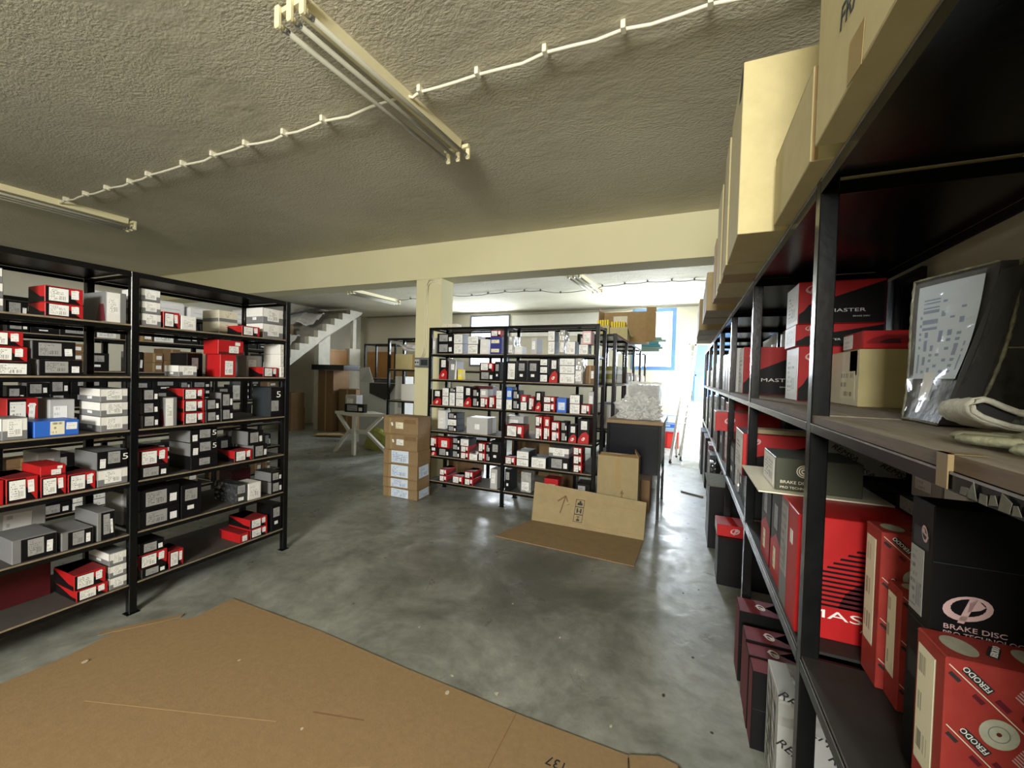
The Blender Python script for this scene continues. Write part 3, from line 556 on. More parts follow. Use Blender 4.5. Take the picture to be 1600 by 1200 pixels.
('rb', -2.394, 4.212, 0.4905, 0, 0.111, 0.2, 0.0782, 'red-black box, bottom of fourth stack from pillar end, second shelf, pillar-side bay, pillar rack', 'boxes on the pillar rack'),
('rb', -2.396, 4.215, 0.5697, 0, 0.111, 0.197, 0.075, 'red-black box, middle of fourth stack from pillar end, second shelf, pillar-side bay, pillar rack', 'boxes on the pillar rack'),
('wt', -2.399, 4.218, 0.6457, 0, 0.111, 0.194, 0.0826, 'white-label box, top of fourth stack from pillar end, second shelf, pillar-side bay, pillar rack', 'boxes on the pillar rack'),
('wt', -2.274, 4.212, 0.4905, 0, 0.109, 0.16, 0.0753, 'white-label box, fifth item from pillar end, second shelf, pillar-side bay, pillar rack', 'boxes on the pillar rack'),
('rb', -2.164, 4.212, 0.4905, 0, 0.09, 0.16, 0.1014, 'red-black box, bottom of sixth stack from pillar end, second shelf, pillar-side bay, pillar rack', 'boxes on the pillar rack'),
('rb', -2.168, 4.215, 0.5929, 0, 0.09, 0.157, 0.1109, 'red-black box, top of sixth stack from pillar end, second shelf, pillar-side bay, pillar rack', 'boxes on the pillar rack'),
('bk', -2.085, 4.212, 0.4905, 0, 0.047, 0.15, 0.1019, 'black grey-label box, bottom of seventh stack from pillar end, second shelf, pillar-side bay, pillar rack', 'boxes on the pillar rack'),
('bk', -2.088, 4.215, 0.5934, 0, 0.047, 0.147, 0.1027, 'black grey-label box, top of seventh stack from pillar end, second shelf, pillar-side bay, pillar rack', 'boxes on the pillar rack'),
('bu', -1.991, 4.212, 0.4905, 0, 0.112, 0.2, 0.2441, 'black upright box, eighth item from pillar end, second shelf, pillar-side bay, pillar rack', 'boxes on the pillar rack'),
('rb', -1.805, 4.212, 0.4905, 0, 0.129, 0.14, 0.0867, 'red-black box, first item from pillar end, second shelf, desk-side bay, pillar rack', 'boxes on the pillar rack'),
('wt', -1.651, 4.212, 0.4905, 0, 0.143, 0.24, 0.0816, 'white-label box, bottom of second stack from pillar end, second shelf, desk-side bay, pillar rack', 'boxes on the pillar rack'),
('wt', -1.653, 4.215, 0.5731, 0, 0.143, 0.237, 0.0847, 'white-label box, top of second stack from pillar end, second shelf, desk-side bay, pillar rack', 'boxes on the pillar rack'),
('wt', -1.463, 4.212, 0.4905, 0, 0.168, 0.2, 0.1158, 'white-label box, third item from pillar end, second shelf, desk-side bay, pillar rack', 'boxes on the pillar rack'),
('bk', -1.235, 4.212, 0.4905, 0, 0.225, 0.2, 0.14, 'black grey-label box, bottom of fourth stack from pillar end, second shelf, desk-side bay, pillar rack', 'boxes on the pillar rack'),
('gw', -1.238, 4.215, 0.6315, 0, 0.225, 0.197, 0.1022, 'grey-white box, top of fourth stack from pillar end, second shelf, desk-side bay, pillar rack', 'boxes on the pillar rack'),
('rb', -1.029, 4.212, 0.4905, 0, 0.094, 0.16, 0.0871, 'red-black box, bottom of fifth stack from pillar end, second shelf, desk-side bay, pillar rack', 'boxes on the pillar rack'),
('rb', -1.032, 4.215, 0.5786, 0, 0.094, 0.157, 0.0936, 'red-black box, middle of fifth stack from pillar end, second shelf, desk-side bay, pillar rack', 'boxes on the pillar rack'),
('rb', -1.036, 4.218, 0.6731, 0, 0.094, 0.154, 0.0864, 'red-black box, top of fifth stack from pillar end, second shelf, desk-side bay, pillar rack', 'boxes on the pillar rack'),
('bk', -2.575, 4.212, 0.8005, 0, 0.123, 0.2, 0.0745, 'black grey-label box, bottom of first stack from pillar end, third shelf, pillar-side bay, pillar rack', 'boxes on the pillar rack'),
('wt', -2.578, 4.215, 0.876, 0, 0.123, 0.197, 0.076, 'white-label box, middle of first stack from pillar end, third shelf, pillar-side bay, pillar rack', 'boxes on the pillar rack'),
('bk', -2.58, 4.218, 0.9529, 0, 0.123, 0.194, 0.076, 'black grey-label box, top of first stack from pillar end, third shelf, pillar-side bay, pillar rack', 'boxes on the pillar rack'),
('lg', -2.237, 4.212, 0.8005, 0, 0.276, 0.24, 0.1899, 'large pale grey carton, second item from pillar end, third shelf, pillar-side bay, pillar rack', 'boxes on the pillar rack'),
('wp', -2.826, 4.37, 0.8005, 0, 0.109, 0.12, 0.2326, 'tall plain white box, first back item from pillar end, third shelf, pillar-side bay, pillar rack', 'boxes on the pillar rack'),
('rb', -1.761, 4.212, 0.8005, 0, 0.219, 0.18, 0.1423, 'red-black box, first item from pillar end, third shelf, desk-side bay, pillar rack', 'boxes on the pillar rack'),
('rb', -1.473, 4.212, 0.8005, 0, 0.079, 0.15, 0.1427, 'red-black box, bottom of second stack from pillar end, third shelf, desk-side bay, pillar rack', 'boxes on the pillar rack'),
('rb', -1.477, 4.215, 0.9442, 0, 0.079, 0.147, 0.1182, 'red-black box, top of second stack from pillar end, third shelf, desk-side bay, pillar rack', 'boxes on the pillar rack'),
('rb', -1.381, 4.212, 0.8005, 0, 0.071, 0.15, 0.1496, 'red-black box, bottom of third stack from pillar end, third shelf, desk-side bay, pillar rack', 'boxes on the pillar rack'),
('rr', -1.385, 4.215, 0.9511, 0, 0.071, 0.147, 0.1103, 'red box, top of third stack from pillar end, third shelf, desk-side bay, pillar rack', 'boxes on the pillar rack'),
('rb', -1.282, 4.212, 0.8005, 0, 0.091, 0.14, 0.1088, 'red-black box, bottom of fourth stack from pillar end, third shelf, desk-side bay, pillar rack', 'boxes on the pillar rack'),
('rb', -1.286, 4.215, 0.9103, 0, 0.091, 0.137, 0.1024, 'red-black box, top of fourth stack from pillar end, third shelf, desk-side bay, pillar rack', 'boxes on the pillar rack'),
('bk', -1.186, 4.212, 0.8005, 0, 0.068, 0.15, 0.1096, 'black grey-label box, bottom of fifth stack from pillar end, third shelf, desk-side bay, pillar rack', 'boxes on the pillar rack'),
('bk', -1.19, 4.215, 0.9111, 0, 0.068, 0.147, 0.1084, 'black grey-label box, top of fifth stack from pillar end, third shelf, desk-side bay, pillar rack', 'boxes on the pillar rack'),
('rv', -1.094, 4.212, 0.8005, 0, 0.088, 0.15, 0.1918, 'red-black upright box, sixth item from pillar end, third shelf, desk-side bay, pillar rack', 'boxes on the pillar rack'),
('rv', -0.977, 4.212, 0.8005, 0, 0.12, 0.18, 0.261, 'red-black upright box, seventh item from pillar end, third shelf, desk-side bay, pillar rack', 'boxes on the pillar rack'),
('gs', -1.845, 4.41, 0.8005, 0, 0.226, 0.16, 0.2218, 'plain grey box, first back item from pillar end, third shelf, desk-side bay, pillar rack', 'boxes on the pillar rack'),
('rv', -2.797, 4.212, 1.1125, 0, 0.127, 0.16, 0.1849, 'red-black upright box, first item from pillar end, fourth shelf, pillar-side bay, pillar rack', 'boxes on the pillar rack'),
('wt', -2.675, 4.212, 1.1125, 0, 0.089, 0.16, 0.1122, 'white-label box, bottom of second stack from pillar end, fourth shelf, pillar-side bay, pillar rack', 'boxes on the pillar rack'),
('wt', -2.678, 4.215, 1.2257, 0, 0.089, 0.157, 0.0997, 'white-label box, top of second stack from pillar end, fourth shelf, pillar-side bay, pillar rack', 'boxes on the pillar rack'),
('wt', -2.582, 4.212, 1.1125, 0, 0.078, 0.16, 0.1627, 'white-label box, bottom of third stack from pillar end, fourth shelf, pillar-side bay, pillar rack', 'boxes on the pillar rack'),
('bk', -2.584, 4.215, 1.2762, 0, 0.078, 0.157, 0.0528, 'black grey-label box, top of third stack from pillar end, fourth shelf, pillar-side bay, pillar rack', 'boxes on the pillar rack'),
('wt', -2.478, 4.212, 1.1125, 0, 0.103, 0.16, 0.0908, 'white-label box, bottom of fourth stack from pillar end, fourth shelf, pillar-side bay, pillar rack', 'boxes on the pillar rack'),
('wt', -2.481, 4.215, 1.2043, 0, 0.103, 0.157, 0.0752, 'white-label box, middle of fourth stack from pillar end, fourth shelf, pillar-side bay, pillar rack', 'boxes on the pillar rack'),
('wt', -2.483, 4.218, 1.2805, 0, 0.103, 0.154, 0.0752, 'white-label box, top of fourth stack from pillar end, fourth shelf, pillar-side bay, pillar rack', 'boxes on the pillar rack'),
('rv', -2.37, 4.212, 1.1125, 0, 0.101, 0.16, 0.2397, 'red-black upright box, fifth item from pillar end, fourth shelf, pillar-side bay, pillar rack', 'boxes on the pillar rack'),
('bk', -2.263, 4.212, 1.1125, 0, 0.083, 0.15, 0.1162, 'black grey-label box, bottom of sixth stack from pillar end, fourth shelf, pillar-side bay, pillar rack', 'boxes on the pillar rack'),
('bk', -2.266, 4.215, 1.2297, 0, 0.083, 0.147, 0.0963, 'black grey-label box, top of sixth stack from pillar end, fourth shelf, pillar-side bay, pillar rack', 'boxes on the pillar rack'),
('rb', -2.154, 4.212, 1.1125, 0, 0.098, 0.15, 0.1214, 'red-black box, bottom of seventh stack from pillar end, fourth shelf, pillar-side bay, pillar rack', 'boxes on the pillar rack'),
('gs', -2.157, 4.215, 1.2349, 0, 0.098, 0.147, 0.0955, 'plain grey box, top of seventh stack from pillar end, fourth shelf, pillar-side bay, pillar rack', 'boxes on the pillar rack'),
('rb', -2.052, 4.212, 1.1125, 0, 0.072, 0.14, 0.1409, 'red-black box, eighth item from pillar end, fourth shelf, pillar-side bay, pillar rack', 'boxes on the pillar rack'),
('wt', -1.961, 4.212, 1.1125, 0, 0.07, 0.16, 0.1158, 'white-label box, bottom of ninth stack from pillar end, fourth shelf, pillar-side bay, pillar rack', 'boxes on the pillar rack'),
('wt', -1.964, 4.215, 1.2293, 0, 0.07, 0.157, 0.0939, 'white-label box, top of ninth stack from pillar end, fourth shelf, pillar-side bay, pillar rack', 'boxes on the pillar rack'),
('rd', -2.264, 4.4, 1.1125, 0, 0.259, 0.16, 0.2487, 'dark red box, first back item from pillar end, fourth shelf, pillar-side bay, pillar rack', 'boxes on the pillar rack'),
('wt', -1.835, 4.212, 1.1125, 0, 0.071, 0.14, 0.1146, 'white-label box, bottom of first stack from pillar end, fourth shelf, desk-side bay, pillar rack', 'boxes on the pillar rack'),
('bb', -1.837, 4.215, 1.2281, 0, 0.066, 0.137, 0.1363, 'blue upright box, top of first stack from pillar end, fourth shelf, desk-side bay, pillar rack', 'boxes on the pillar rack'),
('bk', -1.752, 4.212, 1.1125, 0, 0.076, 0.15, 0.1117, 'black grey-label box, bottom of second stack from pillar end, fourth shelf, desk-side bay, pillar rack', 'boxes on the pillar rack'),
('bk', -1.755, 4.215, 1.2252, 0, 0.076, 0.147, 0.1066, 'black grey-label box, top of second stack from pillar end, fourth shelf, desk-side bay, pillar rack', 'boxes on the pillar rack'),
('wt', -1.658, 4.212, 1.1125, 0, 0.074, 0.14, 0.0949, 'white-label box, bottom of third stack from pillar end, fourth shelf, desk-side bay, pillar rack', 'boxes on the pillar rack'),
('rr', -1.661, 4.215, 1.2084, 0, 0.074, 0.137, 0.0773, 'red box, top of third stack from pillar end, fourth shelf, desk-side bay, pillar rack', 'boxes on the pillar rack'),
('rb', -1.569, 4.212, 1.1125, 0, 0.058, 0.14, 0.1561, 'red-black box, fourth item from pillar end, fourth shelf, desk-side bay, pillar rack', 'boxes on the pillar rack'),
('rv', -1.489, 4.212, 1.1125, 0, 0.072, 0.12, 0.216, 'red-black upright box, fifth item from pillar end, fourth shelf, desk-side bay, pillar rack', 'boxes on the pillar rack'),
('rb', -1.364, 4.212, 1.1125, 0, 0.136, 0.14, 0.0962, 'red-black box, bottom of sixth stack from pillar end, fourth shelf, desk-side bay, pillar rack', 'boxes on the pillar rack'),
('rb', -1.366, 4.215, 1.2097, 0, 0.136, 0.137, 0.0683, 'red-black box, top of sixth stack from pillar end, fourth shelf, desk-side bay, pillar rack', 'boxes on the pillar rack'),
('bb', -1.222, 4.212, 1.1125, 0, 0.104, 0.14, 0.1586, 'blue upright box, seventh item from pillar end, fourth shelf, desk-side bay, pillar rack', 'boxes on the pillar rack'),
('wt', -1.078, 4.212, 1.1125, 0, 0.108, 0.15, 0.1046, 'white-label box, bottom of eighth stack from pillar end, fourth shelf, desk-side bay, pillar rack', 'boxes on the pillar rack'),
('wt', -1.081, 4.215, 1.2181, 0, 0.108, 0.147, 0.0936, 'white-label box, top of eighth stack from pillar end, fourth shelf, desk-side bay, pillar rack', 'boxes on the pillar rack'),
('rb', -0.965, 4.212, 1.1125, 0, 0.099, 0.14, 0.104, 'red-black box, ninth item from pillar end, fourth shelf, desk-side bay, pillar rack', 'boxes on the pillar rack'),
('gs', -0.939, 4.37, 1.1125, 0, 0.067, 0.12, 0.2348, 'plain grey box, first back item from pillar end, fourth shelf, desk-side bay, pillar rack', 'boxes on the pillar rack'),
('rv', -2.72, 4.212, 1.4305, 0, 0.116, 0.16, 0.2504, 'red-black upright box, first item from pillar end, fifth shelf, pillar-side bay, pillar rack', 'boxes on the pillar rack'),
('tl', -2.585, 4.212, 1.4305, 0, 0.114, 0.16, 0.2287, 'tilted grey folder box, second item from pillar end, fifth shelf, pillar-side bay, pillar rack', 'boxes on the pillar rack'),
('yl', -2.484, 4.212, 1.4305, 0, 0.059, 0.08, 0.1233, 'yellow packet, third item from pillar end, fifth shelf, pillar-side bay, pillar rack', 'boxes on the pillar rack'),
('bk', -2.131, 4.212, 1.4305, 0, 0.18, 0.16, 0.1082, 'black grey-label box, bottom of fourth stack from pillar end, fifth shelf, pillar-side bay, pillar rack', 'boxes on the pillar rack'),
('rb', -2.134, 4.215, 1.5397, 0, 0.18, 0.157, 0.0951, 'red-black box, top of fourth stack from pillar end, fifth shelf, pillar-side bay, pillar rack', 'boxes on the pillar rack'),
('bu', -1.994, 4.212, 1.4305, 0, 0.063, 0.16, 0.2208, 'black upright box, fifth item from pillar end, fifth shelf, pillar-side bay, pillar rack', 'boxes on the pillar rack'),
('wb', -1.818, 4.212, 1.4305, 0, 0.104, 0.2, 0.2301, 'film-wrapped black box, first item from pillar end, fifth shelf, desk-side bay, pillar rack', 'boxes on the pillar rack'),
('bu', -1.692, 4.212, 1.4305, 0, 0.113, 0.16, 0.2388, 'black upright box, second item from pillar end, fifth shelf, desk-side bay, pillar rack', 'boxes on the pillar rack'),
('bu', -1.556, 4.212, 1.4305, 0, 0.125, 0.16, 0.2403, 'black upright box, third item from pillar end, fifth shelf, desk-side bay, pillar rack', 'boxes on the pillar rack'),
('wb', -1.432, 4.212, 1.4305, 0, 0.093, 0.15, 0.0956, 'black-white labelled box, bottom of fourth stack from pillar end, fifth shelf, desk-side bay, pillar rack', 'boxes on the pillar rack'),
('wb', -1.435, 4.215, 1.5271, 0, 0.093, 0.147, 0.0825, 'black-white labelled box, middle of fourth stack from pillar end, fifth shelf, desk-side bay, pillar rack', 'boxes on the pillar rack'),
('wb', -1.438, 4.218, 1.6106, 0, 0.093, 0.144, 0.0825, 'black-white labelled box, top of fourth stack from pillar end, fifth shelf, desk-side bay, pillar rack', 'boxes on the pillar rack'),
('rv', -1.325, 4.212, 1.4305, 0, 0.099, 0.16, 0.2636, 'red-black upright box, fifth item from pillar end, fifth shelf, desk-side bay, pillar rack', 'boxes on the pillar rack'),
('wt', -1.171, 4.212, 1.4305, 0, 0.166, 0.18, 0.1019, 'white-label box, bottom of sixth stack from pillar end, fifth shelf, desk-side bay, pillar rack', 'boxes on the pillar rack'),
('wt', -1.174, 4.215, 1.5334, 0, 0.166, 0.177, 0.0874, 'white-label box, middle of sixth stack from pillar end, fifth shelf, desk-side bay, pillar rack', 'boxes on the pillar rack'),
('wt', -1.177, 4.218, 1.6218, 0, 0.166, 0.174, 0.0757, 'white-label box, top of sixth stack from pillar end, fifth shelf, desk-side bay, pillar rack', 'boxes on the pillar rack'),
('wr', -1.045, 4.212, 1.4305, 0, 0.08, 0.2, 0.267, 'clear-film wrapped white box, seventh item from pillar end, fifth shelf, desk-side bay, pillar rack', 'boxes on the pillar rack'),
('kr', -0.953, 4.33, 1.4305, 0, 0.094, 0.2, 0.1977, 'small brown carton, first back item from pillar end, fifth shelf, desk-side bay, pillar rack', 'boxes on the pillar rack'),
('gs', -2.857, 4.212, 1.7385, 0, 0.046, 0.14, 0.1917, 'plain grey box, first item from pillar end, highest shelf, pillar-side bay, pillar rack', 'boxes on the pillar rack'),
('bk', -2.699, 4.212, 1.7385, 0, 0.225, 0.14, 0.1282, 'black grey-label box, bottom of second stack from pillar end, highest shelf, pillar-side bay, pillar rack', 'boxes on the pillar rack'),
('bk', -2.703, 4.215, 1.8677, 0, 0.225, 0.137, 0.1149, 'black grey-label box, top of second stack from pillar end, highest shelf, pillar-side bay, pillar rack', 'boxes on the pillar rack'),
('wt', -2.515, 4.212, 1.7385, 0, 0.121, 0.18, 0.1196, 'white-label box, bottom of third stack from pillar end, highest shelf, pillar-side bay, pillar rack', 'boxes on the pillar rack'),
('wt', -2.519, 4.215, 1.8591, 0, 0.121, 0.177, 0.1132, 'white-label box, top of third stack from pillar end, highest shelf, pillar-side bay, pillar rack', 'boxes on the pillar rack'),
('wt', -2.318, 4.212, 1.7385, 0, 0.131, 0.18, 0.1111, 'white-label box, bottom of fourth stack from pillar end, highest shelf, pillar-side bay, pillar rack', 'boxes on the pillar rack'),
('wt', -2.317, 4.215, 1.8506, 0, 0.138, 0.177, 0.0963, 'white-label box, top of fourth stack from pillar end, highest shelf, pillar-side bay, pillar rack', 'boxes on the pillar rack'),
('wp', -2.188, 4.25, 1.7385, 0, 0.109, 0.2, 0.0764, 'plain white box, bottom of fifth stack from pillar end, highest shelf, pillar-side bay, pillar rack', 'boxes on the pillar rack'),
('wp', -2.19, 4.253, 1.8159, 0, 0.106, 0.197, 0.0961, 'plain white box, top of fifth stack from pillar end, highest shelf, pillar-side bay, pillar rack', 'boxes on the pillar rack'),
('bn', -2.02, 4.212, 1.7385, 0, 0.144, 0.16, 0.1976, 'navy box, bottom of sixth stack from pillar end, highest shelf, pillar-side bay, pillar rack', 'boxes on the pillar rack'),
('rb', -2.022, 4.215, 1.9371, 0, 0.144, 0.157, 0.0724, 'red-black box, top of sixth stack from pillar end, highest shelf, pillar-side bay, pillar rack', 'boxes on the pillar rack'),
('wr', -1.853, 4.25, 1.7385, 0, 0.077, 0.22, 0.2066, 'crumpled plastic-wrapped box, first item from pillar end, highest shelf, desk-side bay, pillar rack', 'boxes on the pillar rack'),
('wp', -1.739, 4.212, 1.7385, 0, 0.091, 0.14, 0.0874, 'plain white box, second item from pillar end, highest shelf, desk-side bay, pillar rack', 'boxes on the pillar rack'),
('gs', -1.556, 4.212, 1.7385, 0, 0.065, 0.2, 0.1782, 'plain grey box, third item from pillar end, highest shelf, desk-side bay, pillar rack', 'boxes on the pillar rack'),
('wt', -1.356, 4.212, 1.7385, 0, 0.077, 0.16, 0.1417, 'white-label box, bottom of fourth stack from pillar end, highest shelf, desk-side bay, pillar rack', 'boxes on the pillar rack'),
('wt', -1.36, 4.215, 1.8812, 0, 0.077, 0.157, 0.1093, 'white-label box, top of fourth stack from pillar end, highest shelf, desk-side bay, pillar rack', 'boxes on the pillar rack'),
('wr', -1.235, 4.212, 1.7385, 0, 0.054, 0.18, 0.2567, 'brown-and-clear wrapped packet, fifth item from pillar end, highest shelf, desk-side bay, pillar rack', 'boxes on the pillar rack'),
('wt', -1.14, 4.212, 1.7385, 0, 0.095, 0.14, 0.1401, 'white-label box, sixth item from pillar end, highest shelf, desk-side bay, pillar rack', 'boxes on the pillar rack'),
('wt', -1.005, 4.212, 1.7385, 0, 0.1, 0.16, 0.1057, 'white-label box, bottom of seventh stack from pillar end, highest shelf, desk-side bay, pillar rack', 'boxes on the pillar rack'),
('pk', -0.973, 4.215, 1.8452, 0, 0.092, 0.157, 0.1386, 'pink-edged box, top of seventh stack from pillar end, highest shelf, desk-side bay, pillar rack', 'boxes on the pillar rack'),
]
